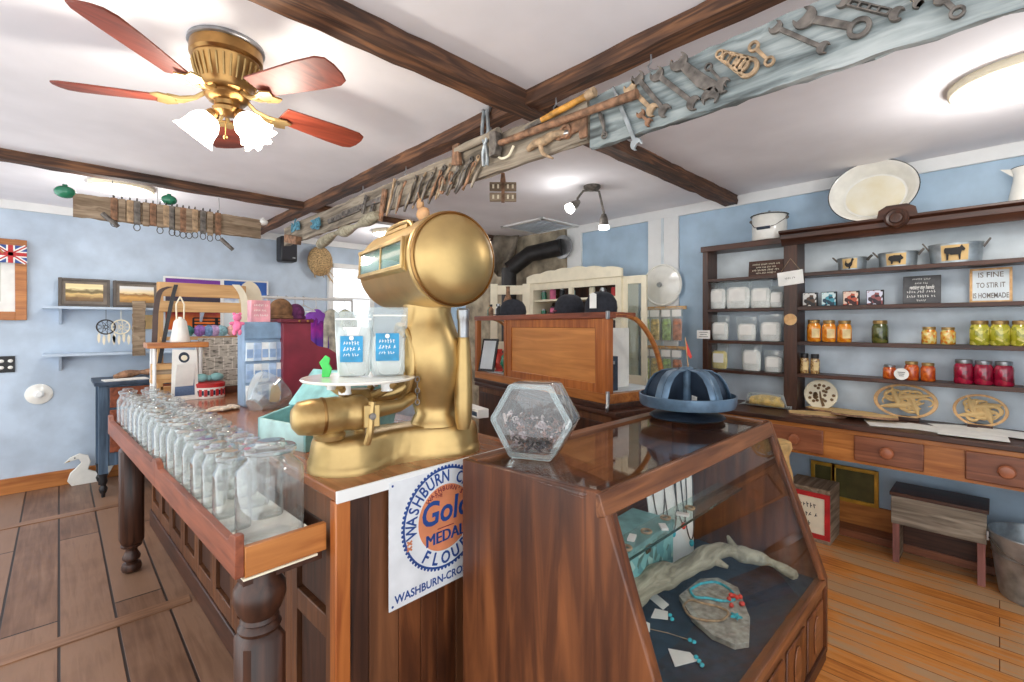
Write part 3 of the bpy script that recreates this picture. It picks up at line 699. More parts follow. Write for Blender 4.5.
# hexagonal jar on the case
p = atz(535,461,CZ-.006)
hj = thing('hexagonal_jar', 'clear hexagonal glass jar half full of metal trinkets on the display case', 'jar', (p.x+.06,p.y+.05,CZ-.004), math.radians(-64))
hr = .147; hx = [(hr*math.cos(PI/3*k), hr*math.sin(PI/3*k)+hr*.866) for k in range(6)]
def rnd6(r, n=5, rr=.02):
    out = []
    for k in range(6):
        a = PI/3*k
        for i in range(n):
            q = a-PI/6+PI/3*i/(n-1)*1.0
            cx, cz = (r-rr*1.155)*math.cos(a), (r-rr*1.155)*math.sin(a)+hr*.866
            out.append((cx+rr*math.cos(q), cz+rr*math.sin(q)))
    return out
T = Matrix.Rotation(PI/2,4,'X')
rings = [[(x,z,d) for x,z in rnd6(r_)] for r_, d in ((hr*.86,.074),(hr*.97,.07),(hr,.054),(hr,-.054),(hr*.97,-.07),(hr*.86,-.074))]
hg = thin_glass('hex_jar_glass', (.95,.97,.975), .16, 1.8, edge=3)
mb = MB().at(T); mb.loft(rings); mb.build('jar_glass', hg, hj)
mb = MB().at(T); mb.ring([(x,z) for x,z in rnd6(hr*.995)],[(x,z) for x,z in rnd6(hr*.86)],.008,.068); mb.build('front_rim', thin_glass('rim_glass', (.9,.95,.95), .45, 1.6), hj)
mb = MB(); r = random.Random(11)
def inhex(x, z): return all((x*math.cos(PI/6+PI/3*k)+(z-hr*.866)*math.sin(PI/6+PI/3*k)) < hr*.866-.022 for k in range(6))
c_ = 0
while c_ < 260:
    x, z, y = r.uniform(-.12,.12), r.uniform(.012,.135-.03*0), r.uniform(-.05,.05)
    if z > .125-.06*(x+.02) or not inhex(x,z): continue
    c_ += 1; d = Vector((r.uniform(-1,1),r.uniform(-1,1),r.uniform(-1,1))).normalized()*r.uniform(.008,.02); q = Vector((x,y,z))
    if r.random() < .5: mb.tube([q-d,q+d],r.uniform(.003,.006),5)
    else:
        u = d.orthogonal().normalized()*.011; w_ = d.cross(u).normalized()*.011
        mb.tube([q+u*math.cos(2*PI*k/8)+w_*math.sin(2*PI*k/8) for k in range(8)],.003,4,closed=True)
o = mb.build('trinkets', specks('trinket_metal', [(60,48,46),(130,96,84),(190,170,172),(216,200,198),(84,70,74),(168,124,110)], 45, .35, .5)); o.location = (p.x+.06,p.y+.05,CZ-.003); o.rotation_euler.z = math.radians(-64)
tag(o, 'jumble of small metal trinkets inside the hexagonal jar', 'trinkets'); o['kind'] = 'stuff'
# revolving slate blue bin on the case
rb = thing('revolving_bin', 'round slate blue metal revolving bin with curved fins on the display case', 'bin', (2.195,1.055,CZ+.003), .5)
MB().lathe([(.0,0),(.165,0),(.175,.008),(.16,.018),(.06,.024),(.03,.05),(.03,.07),(.0,.07)],48).build('base', M['slate_dark'], rb)
MB().lathe([(0,.055),(.19,.055),(.215,.06),(.222,.075),(.224,.112),(.218,.114),(.214,.078),(.19,.07),(0,.07)],56).build('tray', M['slate'], rb)
MB().lathe([(.032,.07),(.03,.22),(.034,.235),(.02,.245),(0,.245)],24).build('centre_post', M['slate'], rb)
for k in range(5):
    R = Matrix.Rotation(2*PI*k/5,4,'Z') @ Matrix.Rotation(PI/2,4,'X')
    pts = [(.03,.07),(.205,.072),(.20,.115),(.18,.165),(.15,.205),(.11,.228),(.07,.235),(.03,.23)]
    f = MB().at(R).prism(pts,.005,-.0025).build('fin', M['slate_dark'], rb, bev=.001)
    pts2 = [(.205,.072),(.2,.115),(.18,.165),(.15,.205),(.11,.228),(.05,.236)]
    mb = MB(); R2 = Matrix.Rotation(2*PI*k/5,4,'Z')
    for i in range(5):
        (x0,z0),(x1,z1) = pts2[i],pts2[i+1]
        a = .034; mb.at(R2).add([(x0,-a,z0),(x0,a,z0),(x1,a,z1),(x1,-a,z1)],[(0,1,2,3)])
    o = mb.build('fin_hood', M['slate'], f); m_ = o.modifiers.new('thick','SOLIDIFY'); m_.thickness = .004
t = tag(MB().prism([(-.03,0),(.03,0),(.03,.001),(-.03,.001)],.05).build('price_slip', M['paper'], loc=(2.085,.965,CZ+.076), rz=.8), 'white paper slip standing in the revolving bin tray', 'paper')
fl = thing('paper_flag', 'small red and white paper flag stuck in the revolving bin', 'flag', (2.19,1.045,CZ+.25))
MB().cyl((0,0,-.002),(-.03,.0,.14),.002).build('stick', M['pine'], fl)
MB().at(facing_y((-.03,0,.135))).prism([(0,0),(.07,-.09),(.055,-.10),(.015,-.075)],.001).build('banner', M['coral'], fl)
# ================================================================ long wall shelf over the drawer counter
SX = 3.85
def ywx(px, X=SX): return atX(px,300,X).y
yL0, yL1 = ywx(702.5), ywx(708); yD0, yD1 = ywx(784), ywx(797.5); yR = -.75
zs = [atX(800,273,SX).z, atX(800,306.5,SX).z, atX(800,341.5,SX).z, atX(800,373.5,SX).z]
DCZ = .835                                  # drawer counter top
ws = thing('stock_shelf', 'long dark wood wall shelf stocked with jars and flour bags', 'shelf', (WX,0,DCZ))
def V(x, y, z): return (x-WX, y, z-DCZ)
ztop = atX(704,247,SX).z
MB().span(V(WX-.012,yR,DCZ),V(WX-.003,yL1,ztop-.02)).build('back_lining', M['shelf_blue'], ws)
MB().span(V(WX-.02,yR,zs[0]+.0),V(WX-.0121,yL1,ztop-.02)).build('white_back_board', M['old_white'], ws)
MB().span(V(SX,yL1,DCZ),V(WX,yL0,ztop)).build('end_post', M['dark_z'], ws, bev=.003)
MB().span(V(SX-.01,yD1,DCZ),V(WX,yD0,ztop-.005)).build('divider_post', M['dark_z'], ws, bev=.003)
MB().span(V(SX-.015,yD1,ztop-.045),V(WX,yL0+.01,ztop)).build('top_board', M['dark_y'], ws, bev=.003)
for i, z in enumerate(zs):
    MB().span(V(SX,yD0,z-.022-.004*i),V(WX-.02,yL1,z-.004*i)).build('shelf_board', M['dark_y'], ws, bev=.002)
    MB().span(V(SX-.004,yR,z-.026),V(WX-.02,yD1,z)).build('shelf_board', M['dark_y'], ws, bev=.002)
zc0, zc1 = atX(904,232,SX-.05).z, atX(917,212.9,SX-.09).z
yc = ywx(780, SX-.05)
mb = MB().at(Matrix(((1,0,0,-WX),(0,0,1,0),(0,1,0,-DCZ),(0,0,0,1))))
mb.prism([(SX,zc0),(SX-.02,zc0),(SX-.03,zc0+.03),(SX-.05,zc0+.045),(SX-.055,zc0+.075),(SX-.09,zc1-.015),(SX-.09,zc1),(WX,zc1),(WX,zc1-.02),(SX+.02,zc1-.02)], yc-yR, yR).build('cornice', M['dark_y'], ws, bev=.002)
p = atX(897,217,SX-.07)
rs = MB().at(facing_x(V(SX-.095,p.y,p.z-.01))).lathe([(.06,-.03),(.062,.005),(.05,.016),(.035,.01),(.03,.02),(.012,.024),(0,.02)],24).build('rosette', M['dark_z'], ws)
MB().at(facing_x(V(SX-.09,p.y,p.z))).prism([(-.1,0),(.1,0),(.09,.05),(.05,.075),(-.05,.075),(-.09,.05)],.03,-.03).build('crest', M['dark_y'], ws, bev=.004)
# drawer counter
DX = 3.52; dy1 = 1.72
dc = thing('drawer_counter', 'wooden wall counter with three round knobbed drawers', 'counter', (DX,0,0))
MB().span((-.03,yR,DCZ-.03),(WX-DX-.001,dy1,DCZ)).build('counter_top', M['dark_y'], dc, bev=.004)
MB().span((0,yR,.603),(.02,dy1-.02,DCZ-.03)).build('front_board', M['orange_y'], dc)
MB().span((-.012,yR,DCZ-.06),(0.0,dy1-.02,DCZ-.031)).build('moulding', M['orange_y'], dc, bev=.004)
MB().span((.02,yR,.61),(WX-DX-.001,dy1-.02,.63)).build('bottom_board', M['drawer_y'], dc)
MB().span((.0,dy1-.02,.0),(WX-DX-.001,dy1,DCZ-.03)).build('end_panel', M['dark_z'], dc)
for a, b, k in ((776,823,790),(854,924,887),(965,1066,1007)):
    y0, y1, yk = ywx(a,DX-.016), ywx(b,DX-.016), ywx(k,DX-.03)
    if k == 790: y1 -= .0; y0 = y1+.31; yk = (y0+y1)/2
    if k == 1007: y1 = y0-.31; yk = (y0+y1)/2
    d = MB().span((-.018,y1,.622),(.0,y0,.776)).build('drawer', M['drawer_y'], dc, bev=.006)
    MB().at(facing_x((-.018,yk,.70))).lathe([(.016,0),(.014,.012),(.03,.02),(.034,.03),(.028,.042),(0,.048)],24).build('knob', plain('worn_round_knob', (160,96,66), .3) if k == 790 else bpy.data.materials['worn_round_knob'], d)
# ---------------------------------------------------------------- goods
def pouch(name, w, h, label, content, fill=.62, cat='bag', group=None, lab=None, d=.05, seed=0, plastic=None, back=''):
    t = thing(name, label, cat, group=group); r = random.Random(seed)
    def rg(z, ww, dd): return [(ww/2*math.copysign(abs(math.cos(2*PI*k/20))**.85,math.cos(2*PI*k/20)), dd/2*math.sin(2*PI*k/20), z) for k in range(20)]
    MB().loft([rg(0,w*.8,d*.8),rg(h*.06,w*.88,d),rg(h*.35,w*.95,d*.95),rg(h*.65,w,d*.55),rg(h*.88,w*1.03,d*.15),rg(h,w*1.04,.004)]).build('bag', M[plastic or 'plastic'], t)
    if content: MB().loft([rg(.004,w*.8,d*.7),rg(h*.08,w*.88,d*.9),rg(h*fill*.5,w*.92,d*.86),rg(h*fill*.9,w*.86,d*.6),rg(h*fill,w*.6,d*.3)]).build('contents', M[content], t)
    if lab: lab(t, w, h, d)
    return t
def paper_label(t, w, h, d):
    MB().at(facing_y((0,-d*.5-.001,h*.42))).prism([(-w*.3,-h*.16),(w*.3,-h*.16),(w*.3,h*.2),(-w*.3,h*.2)],.0012).build('paper_label', M['paper'], t)
rows = [(zs[1]-.004, [(718,17,28,'flour'),(738.5,24,30,'flour'),(761,20,28,'flour'),(777,13,22,'flour')], 'top row'),
        (zs[2]-.008, [(720.5,17,25,'flour'),(747,18,24,'flour'),(771,20,27,'flour')], 'middle row'),
        (zs[3]-.012, [(720,16,25,'meal'),(752,18,29,'flour'),(774,17,22,'flour')], 'bottom row')]
k = 0
for z, bags, rw in rows:
    for i, (px, wpx, hpx, mt) in enumerate(bags):
        v = atX(px,300,SX+.08); D = v.x*FW.x+v.y*FW.y; k += 1
        lab = 'clear bag of %s, %s of the wall shelf, %s from the end post' % ('yellow cornmeal' if mt=='meal' else 'white flour', rw, ORD[i])
        o = pouch('flour_bag', wpx*D/F*1.05, hpx*D/F*1.0, lab, mt, .72, group='bags of flour on the wall shelf', lab=paper_label, seed=k)
        o.location = (SX+.07, v.y, z+.001); o.rotation_euler.z = -PI/2
def mason(name, r, h, content, lidm, label, group=None, rz=0, lab=None, cap=.14):
    t = thing(name, label, 'jar', group=group)
    MB().lathe([(0,0),(r*.9,0),(r,h*.05),(r,h*.66),(r*.93,h*.76),(r*.8,h*(.97-cap)),(r*.78,h*(1-cap)),(0,h*(1-cap))],28).build('jar_body', content, t)
    MB().lathe([(r*.84,h*(.98-cap)),(r*.86,h*(1-cap)),(r*.86,h*.98),(r*.8,h),(0,h)],28).build('lid', M[lidm], t)
    if lab:
        mb = MB(); n = 8; vs = []
        for z in (h*.18,h*.6):
            for k in range(n+1):
                a = PI*(1.5)-.6+1.2*k/n; vs.append((r*1.012*math.cos(a), r*1.012*math.sin(a), z))
        mb.add(vs, [(i,i+1,n+2+i,n+1+i) for i in range(n)]); mb.build('jar_label', lab, t)
    return t
def food(name, cols, scale=55): 
    m = specks(name, cols, scale, .12, bump=.1); b = m.node_tree.nodes['Principled BSDF']; b.inputs['Coat Weight'].default_value = 1; b.inputs['Coat Roughness'].default_value = .03; return m
fp = food('peach_preserve', [(226,140,30),(240,160,44),(214,118,20),(236,150,60)], 45); fg = food('dark_green_pickle', [(74,80,36),(96,98,48),(56,64,30)], 40)
fr_ = food('mixed_relish', [(214,160,60),(232,190,90),(206,120,40),(220,206,130)], 70); fy = food('yellow_green_pickle', [(176,170,44),(206,196,80),(146,146,34),(220,210,120)], 45)
fo = food('red_orange_salsa', [(196,90,30),(214,110,40),(176,66,22)], 70); fb = food('beet_preserve', [(136,14,44),(164,24,58),(112,8,36)], 40); fs = food('spice_mix', [(206,176,120),(120,84,50),(176,130,80)], 120)
lblw = plain('cream_jar_label', (236,206,150), .6)
jr = [(zs[2],[(814,13.5,22,fp,'gold_worn','jar of orange peaches, nearest the divider post'),(829,13.5,22,fp,'gold_worn','jar of orange peaches, middle of the three'),(844.5,14,22,fp,'gold_worn','jar of orange peaches, third from the divider post'),
      (880,16,23,fg,'gold_worn','dark green pickle jar standing alone between peaches and relish'),(929,14.5,17.5,fr_,'gold_worn','small jar of mixed relish nearer the dark green pickles'),(948,14.5,17.5,fr_,'gold_worn','small jar of mixed relish nearer the yellow pickles'),
      (979.5,19,25,fy,'gold_worn','jar of yellow green pickles beside the small relish jars'),(1000,19,25.5,fy,'gold_worn','jar of yellow green pickles, middle of the three'),(1021,19,26,fy,'gold_worn','jar of yellow green pickles farthest along the shelf')]),
      (zs[3],[(804.5,9,20,fs,'black','spice jar with black cap against the divider post'),(815,9,20,fs,'black','spice jar with black cap, second from the divider post'),
      (889.5,13,14,fo,'steel','shortest orange salsa jar, with the round white tag before it'),(911.5,14,19,fo,'gold_worn','tall orange salsa jar beside the round white tag'),(928,14,18.5,fo,'gold_worn','orange salsa jar nearest the red beet jars'),
      (963.5,18.5,24.5,fb,'steel','deep red beet jar nearest the orange salsa'),(983.5,18.5,24.5,fb,'steel','deep red beet jar in the middle of three'),(1004,19,25,fb,'steel','deep red beet jar farthest from the orange salsa')])]
for z, js in jr:
    for px, wpx, hpx, c, ld, lab in js:
        v = atX(px,300,SX+.05); D = v.x*FW.x+v.y*FW.y; u = abs(px-CX)/F; r = wpx*D/F/2/math.sqrt(1+.6*u*u)
        o = mason('preserve_jar', r, hpx*D/F*.98, c, ld, lab, 'preserves on the wall shelf', lab=(lblw if c in (fp, fs) else None), cap=.2 if ld == 'black' else .14)
        o.location = (SX+.05, v.y, z+.001); o.rotation_euler.z = -PI/3
# round white tag before the salsa, hanging sign, round tag, card
def disc_tag(px, py, X, r, name, mat, label, cat, ring=None):
    p = atX(px,py,X); t = thing(name, label, cat, p)
    MB().at(facing_x((0,0,0))).lathe([(0,0),(r,0),(r,.006),(0,.006)],28).build('disc', mat, t)
    if ring: MB().at(facing_x((0,0,0))).lathe([(r*.86,.006),(r,.006),(r,.009),(r*.86,.009)],28).build('rim', ring, t)
    mb = MB().at(facing_x((0,0,0)))
    for i in range(3): mb.box((0,r*(.3-.3*i),.007),(r*(1.0-.2*i),r*.09,.001))
    mb.build('writing', M['ink'], t); return t
disc_tag(901.5,374,SX-.012,.037,'round_tag',M['paper'],'round white price tag leaning between the orange salsa jars','tag')
disc_tag(790.5,319.5,SX-.017,.042,'round_plaque',M['cream'],'round cream plaque fixed on the divider post','plaque',M['pine'])
p = atX(790.5,278,SX-.016); hs = thing('hanging_sign', 'white card sign hung by a string on the divider post', 'sign', (SX-.016,p.y,p.z))
MB().at(facing_x((0,0,0)) @ Matrix.Rotation(.1,4,'Z')).prism([(-.083,-.05),(.083,-.05),(.083,.05),(-.083,.05)],.004).build('card', M['paper'], hs)
MB().at(facing_x((0,0,.002))).tube([(-.06,.05,0),(0,.14,.0),(.06,.055,0)],.0016,5).build('string', M['tan_iron'], hs)
scrawl(MB().at(facing_x((0,0,0)) @ Matrix.Rotation(.1,4,'Z')), .075, .018, 0, 3, .005).build('writing', M['iron'], hs)
p = atX(703.5,334.5,SX-.008); o = thing('price_card', 'small white card with faint writing fixed on the end post', 'card', p)
MB().at(facing_x((0,0,0))).prism([(-.055,-.035),(.055,-.035),(.055,.035),(-.055,.035)],.003).build('card', M['paper'], o)
mb = MB().at(facing_x((0,0,0)))
for i in range(3): mb.box((0,.018-.018*i,.0035),(.075-.02*(i%2),.004,.001))
mb.build('writing', M['iron'], o)
# plaques
def plaque(px0, px1, pyb, hpx, X, name, mat, label, lines, inkm, frame=None, z=None, wscale=1):
    a, b = atX(px0,300,X), atX(px1,300,X); D = (a.x+b.x)/2*FW.x+(a.y+b.y)/2*FW.y; h = hpx*D/F; w = abs(a.y-b.y)
    t = thing(name, label, 'sign', (X, (a.y+b.y)/2, z)); T = facing_x((0,0,0)) @ Matrix.Rotation(-.12,4,'X')
    MB().at(T).prism([(-w/2,0),(w/2,0),(w/2,h),(-w/2,h)],.012).build('board', mat, t, bev=.002)
    mb = MB().at(T)
    for q, (s_, yy, sz, sh) in enumerate(lines):
        if s_[0] == '~': scrawl(mb, w*float(s_[1:]), sz*h, yy*h, q, .0128)
        else: mb.text(s_, sz*h, Matrix.Translation((0,yy*h,.0128)), .0006, sh, min(1, w*.86/(max(1,len(s_))*sz*h*.56)))
    mb.build('lettering', inkm, t)
    if frame:
        mb = MB().at(T)
        for q in (0,1): mb.box((0,q*h,.007),(w+.012,.012,.018)); mb.box((-w/2+q*w,h/2,.007),(.012,h,.018))
        mb.build('frame', frame, t)
    return t
plaque(750,783,276,14,SX+.02,'sign_plaque',M['dark_y'],'dark brown plaque with cream writing, uppermost in the end bay',[('~.84',.80,.15,0),('~.6',.59,.15,0),('~.84',.38,.17,0),('~.6',.17,.15,0)],M['cream'],M['dark_y'],z=zs[0]+.002)
plaque(903,941,302,28,SX+.09,'sign_plaque',plain('slate_grey_board',(88,88,90),.7),'dark grey plaque with white writing standing beside the picture blocks',[('~.5',.88,.08,0),('~.36',.73,.08,0),('getting my hands',.58,.2,.25),('~.8',.42,.11,0),('~.8',.26,.11,0),('~.26',.11,.09,0)],M['paper'],z=zs[1]+.002)
plaque(971,1011,302,33,SX+.08,'sign_plaque',M['old_white'],'white wood framed plaque with thin dark capital letters',[('IS FINE',.82,.22,0),('TO STIR IT',.5,.22,0),('IS HOMEMADE',.18,.22,0)],M['iron'],M['pine'],z=zs[1]+.002)
for i, (px, cols, lab) in enumerate(((810,[(30,26,26),(90,60,40),(230,226,220)],'black picture block nearest the divider post'),(829,[(24,60,80),(60,150,170),(210,230,230)],'teal picture block'),(851,[(60,20,20),(190,80,50),(230,200,180)],'orange red picture block'),(875,[(50,30,40),(150,80,80),(220,220,235)],'picture block nearest the dark grey plaque'))):
    v = atX(px,300,SX+.08); s_ = .092
    t = thing('picture_block', lab+' on the second shelf', 'picture block', (SX+.07,v.y,zs[1]+.001), group='picture blocks on the second shelf')
    MB().box((.015,0,.05),(.03,s_,.1)).build('block', M['black'], t, bev=.002)
    MB().at(facing_x((-.0005,0,.05))).prism([(-.042,-.046),(.042,-.046),(.042,.046),(-.042,.046)],.001).build('picture_face', specks('block_print%d'%i, cols, 38, .4, bump=0), t)
# galvanised oval tubs with animal labels
sil = {'rooster':[(-.5,-.1),(-.35,.4),(-.3,.1),(-.1,0),(.15,.15),(.25,.45),(.4,.5),(.5,.35),(.38,.2),(.3,-.15),(.1,-.35),(.1,-.5),(-.1,-.5),(-.05,-.35),(-.3,-.3)],
       'pig':[(-.6,.05),(-.5,.25),(-.1,.32),(.3,.28),(.4,.35),(.48,.22),(.6,.1),(.58,0),(.42,-.08),(.36,-.35),(.26,-.35),(.22,-.18),(-.2,-.18),(-.25,-.38),(-.36,-.38),(-.4,-.15),(-.55,-.05)],
       'cow':[(-.6,.2),(-.55,.3),(-.1,.3),(.3,.32),(.42,.45),(.48,.34),(.62,.2),(.55,.08),(.42,.1),(.36,-.1),(.34,-.42),(.26,-.42),(.22,-.12),(-.2,-.12),(-.32,-.05),(-.36,-.42),(-.46,-.42),(-.48,-.05),(-.58,.0)]}
for nm, px0, px1, hp, lab in (('rooster',835,865,12.5,'smallest galvanised tub, with a rooster on its label'),('pig',876,917,15,'middle galvanised tub, with a pig on its label'),('cow',927,984,20,'largest galvanised tub, with a cow on its label')):
    a, b = atX(px0,300,SX+.02), atX(px1,300,SX+.02); w = (a.y-b.y)/2; yc_ = (a.y+b.y)/2; D = SX*FW.x+yc_*FW.y; h = hp*D/F
    t = thing('galvanised_tub', lab+' on the top shelf', 'tub', (SX+.095,yc_,zs[0]+.001), -PI/2, 'galvanised tubs on the top shelf')
    e = .085/w
    MB().shell([(w*.92,.0),(w,h*.96),(w*1.02,h),(w*.97,h*.98),(w*.89,.006)],36,(0,0,0),1,e).add([(x,y,.004) for x,y in circ(w*.92,36,sx=1,sy=e)],[tuple(range(36))]).build('tub_body', M['galv'], t)
    for s_ in (-1,1):
        MB().tube([(s_*w*.98,-.02,h*.75),(s_*(w+.012),-.02,h*.95),(s_*(w+.025),-.015,h*1.12),(s_*(w+.025),.015,h*1.12),(s_*(w+.012),.02,h*.95),(s_*w*.98,.02,h*.75)],.005,6).build('tub_handle', M['iron'], t)
    n = 10; vs = []
    for z in (h*.1,h*.88):
        for k in range(n+1):
            q = -PI/2-.52+1.04*k/n; ww = w*(.92+.08*z/h)+.0015; vs.append((ww*math.cos(q), ww*e*math.sin(q)-.001, z))
    lb = MB().add(vs,[(i,i+1,n+2+i,n+1+i) for i in range(n)]).build('tub_label', M['kraft'], t)
    sc_ = w*.62
    MB().at(facing_y((0,-w*e*1.0-.004,h*.48))).prism([(x*sc_,y*h*.85) for x,y in sil[nm]],.002).build('animal_mark', M['ink'], lb)
# enamel ware on top of the cornice
p = atX(768,238,SX+.06); zt = ztop+.001
t = thing('enamel_pail', 'white enamel pail with wire bail handle standing on the shelf end', 'pail', (SX+.09,p.y,zt))
r_ = 17*3.5/F/1.05; h = .215
MB().lathe([(0,0),(r_*.95,0),(r_,.01),(r_,h*.86),(r_*.97,h*.9)],36).build('pail_body', M['enamel'], t)
MB().lathe([(r_*1.06,h*.88),(r_*1.08,h*.91),(r_*.9,h*.95),(r_*.2,h*.99),(0,h)],36).build('pail_lid', M['enamel'], t)
MB().lathe([(r_*1.07,h*.88),(r_*1.1,h*.895),(r_*1.07,h*.91)],36).build('rim', M['enamel_rim'], t)
mb = MB(); mb.tube([(-.02,r_+.01,h*.75),(-r_*.9,r_*.6,h*.45),(-r_-.012,.0,h*.38),(-r_*.9,-r_*.6,h*.45),(-.02,-r_-.01,h*.75)],.003,6); b_ = mb.build('bail', M['iron'], t)
MB().cyl((-r_-.013,.045,h*.385),(-r_-.013,-.045,h*.385),.011).build('grip', M['slate_dark'], b_)
for s_ in (-1,1): MB().ball((-.015,s_*(r_+.006),h*.75),.013).build('ear', M['iron'], t)
MB().ball((0,0,h*1.02),.014).build('knob', M['enamel_rim'], t)
p0, p1 = atX(831,200,SX+.05), atX(921,200,SX+.05); yc_ = (p0.y+p1.y)/2; w = (p0.y-p1.y)/2; D = SX*FW.x+yc_*FW.y
t = thing('enamel_basin', 'large oval white enamel basin with black rim leaning on the wall above the cornice', 'basin', (SX-.045,yc_,zc1+.002), 0)
hh = .205; tl = math.radians(9)
T = Matrix.Rotation(tl,4,'Y') @ facing_x((0,0,hh*.97)); e = hh/w
MB().at(T).lathe([(0,-.1),(w*.66,-.10),(w*.72,-.098),(w*.9,-.02),(w*.97,0),(w,.004),(w*.97,-.006),(w*.9,-.03),(w*.74,-.105),(0,-.108)],56,(0,0,0),1,e).build('basin_body', M['enamel'], t); MB().at(T).lathe([(0,-.097),(w*.6,-.0965),(w*.67,-.0985)],48,(0,0,0),1,e).build('stained_bottom', plain('stained_enamel',(226,214,180),.2,var=.08,scale=5,c2=(238,234,220),coat=.5), t)
MB().at(T).lathe([(w*.985,-.004),(w*1.0,.007),(w*1.018,.002),(w*1.0,-.007)],56,(0,0,0),1,e,close=True).build('rim', M['enamel_rim'], t)
p = atX(1024,190,SX+.06); t = thing('enamel_pitcher', 'white enamel pitcher with dark spout rim on the cornice', 'pitcher', (SX+.07,p.y-.03,zc1+.001))
MB().lathe([(0,0),(.085,0),(.095,.01),(.088,.06),(.075,.13),(.072,.17),(.082,.2),(.078,.2),(.07,.172)],32).build('pitcher_body', M['enamel'], t)
MB().add([(-.02,.07,.2),(.02,.07,.2),(0,.125,.215),(0,.072,.16)],[(0,2,3),(1,3,2),(0,1,2)]).build('spout', M['enamel'], t)
MB().lathe([(.08,.198),(.084,.203),(.078,.203)],32).build('rim', M['enamel_rim'], t)
MB().tube(cr([Vector(q) for q in ((0,-.07,.18),(0,-.13,.17),(0,-.14,.11),(0,-.09,.05))],5),.01,8).build('pitcher_handle', M['enamel'], t)
# bread bag, carved plates, boards, papers on the counter
p = atX(768,405,DX+.27)
t = thing('bread_bag', 'loaf in a clear bag lying on the counter by the divider post', 'bread', (DX+.3,p.y+.02,DCZ+.001), -PI/2)
rg = lambda x, a, b: [(x, a*math.cos(2*PI*k/16), max(0.0,b+b*math.sin(2*PI*k/16))) for k in range(16)]
MB().loft([rg(-.12,.02,.012),rg(-.105,.05,.036),rg(-.04,.058,.045),rg(.03,.058,.047),rg(.09,.055,.042),rg(.115,.03,.022)]).build('loaf', plain('golden_loaf', (214,176,84), .5, var=.2, scale=20), t)
MB().loft([rg(-.19,.045,.002),rg(-.15,.02,.012),rg(-.12,.06,.05),rg(0,.066,.052),rg(.11,.06,.05),rg(.135,.012,.01),rg(.165,.035,.012)]).build('bag', M['plastic'], t)
def carved(px, py, rpx, kind, lab, e=1.0):
    v = atX(px,py,SX+.1); D = (SX+.1)*FW.x+v.y*FW.y; r = rpx*D/F; t = thing('carved_plaque', lab, 'plaque', (SX+.08,v.y,DCZ+.001), group='carved wood plaques on the counter')
    T = Matrix.Rotation(.15,4,'Y') @ facing_x((0,0,r*e+.012)); rn = random.Random(rpx)
    mb = MB().at(T); mb.ring(circ(r,40,sx=1,sy=e),circ(r*.87,40,sx=1,sy=e),.012); mb.build('rim', M['pine'] if kind != 'tree' else M['cream'], t, bev=.002)
    if kind == 'tree':
        MB().at(T).prism(circ(r*.87,40),.006).build('backing', M['cream'], t)
        mb = MB().at(T); mb.tube([(0.2*r,-.8*r,.008),(0,-.2*r,.008),(-.05*r,.2*r,.008)],[.010,.007,.004],6)
        for i in range(26):
            a, q = rn.uniform(0,2*PI), rn.uniform(.25,.8)*r; mb.prism(circ(.011,7,(q*math.cos(a)*.95,q*math.sin(a)*.9+.0)),.005,.005)
        mb.build('tree_relief', plain('carved_brown', (120,92,60), .7), t)
    else:
        mb = MB().at(T)
        for i in range(12):
            q = rn.uniform(.16,.34)*r; d_ = rn.uniform(.2,.98)*(r*.9-q); a = 2*PI*i*.382; a0 = rn.uniform(0,6); th_ = rn.uniform(.004,.009)
            mb.tube([(d_*math.cos(a)+q*math.cos(a0+5.0*k/16),(d_*math.sin(a)+q*math.sin(a0+5.0*k/16))*e,.006) for k in range(17)],[.003+th_*math.sin(PI*k/16) for k in range(17)],7)
        for i in range(4):
            a = 2*PI*i/4+.5; mb.tube(cr([Vector((r*.88*math.cos(a),r*.88*e*math.sin(a),.006)),Vector((r*.3*math.cos(a+.6),r*.3*e*math.sin(a+.6),.006)),Vector((r*.5*math.cos(a+2.4),r*.5*e*math.sin(a+2.4),.006))],6),[.004+.014*math.sin(PI*k/12) for k in range(13)],8)
        mb.build('scroll_relief', M['kraft'], t)
    MB().box((.02,0,.012),(.07,r*.9,.02)).build('stand', M['dark_y'], t)
carved(821,395,14.5,'tree','round cream plaque carved with a tree on the counter')
carved(905,401,25,'scroll','widest plaque, an openwork oval carving, between the tree plaque and the small one',.68)
carved(980,408,20,'scroll2','smaller openwork carved plaque beside the wide oval one',.8)
for i, (px, py, l, w_, a) in enumerate(((816,415,.32,.17,.35),(842,414,.42,.17,-.1),(864,420,.34,.15,.12))):
    v = atz(px,py,DCZ); n = 14
    t = thing('live_edge_board', 'bark edged wood slice on the counter, %s of the fanned three' % ('nearest the bread','uppermost','nearest the papers')[i], 'board', (v.x,v.y,DCZ+.001+.0125*i), -PI/2+a, 'bark edged wood slices')
    rn = random.Random(i); top = [(-l/2+l*k/n, w_/2*(1-.5*(2*k/n-1)**4)+rn.uniform(-.006,.006)) for k in range(n+1)]; pts = top+[(x,-y) for x,y in reversed(top)]
    MB().prism(pts,.012).build('slab', M['kraft'], t)
    MB().ring([(x*1.02,y*1.06) for x,y in pts],[(x,y) for x,y in pts],.0118).build('bark_edge', M['rust'], t)
for i, (px, py, w_, l, a) in enumerate(((895,425,.2,.28,.3),(930,429,.2,.27,-.2),(962,429,.2,.25,.45),(972,436,.2,.28,.05),(1008,435,.22,.28,-.25))):
    v = atz(px,py,DCZ)
    o = MB().box((0,0,.0008),(l,w_,.0016)).build('paper_sheet', M['paper'], loc=(v.x,v.y,DCZ+.0008+.0018*i), rz=PI/2+a)
    tag(o, 'loose white printed sheet on the drawer counter, %s from the wood slices' % ORD[i], 'paper', 'paper sheets on the counter')
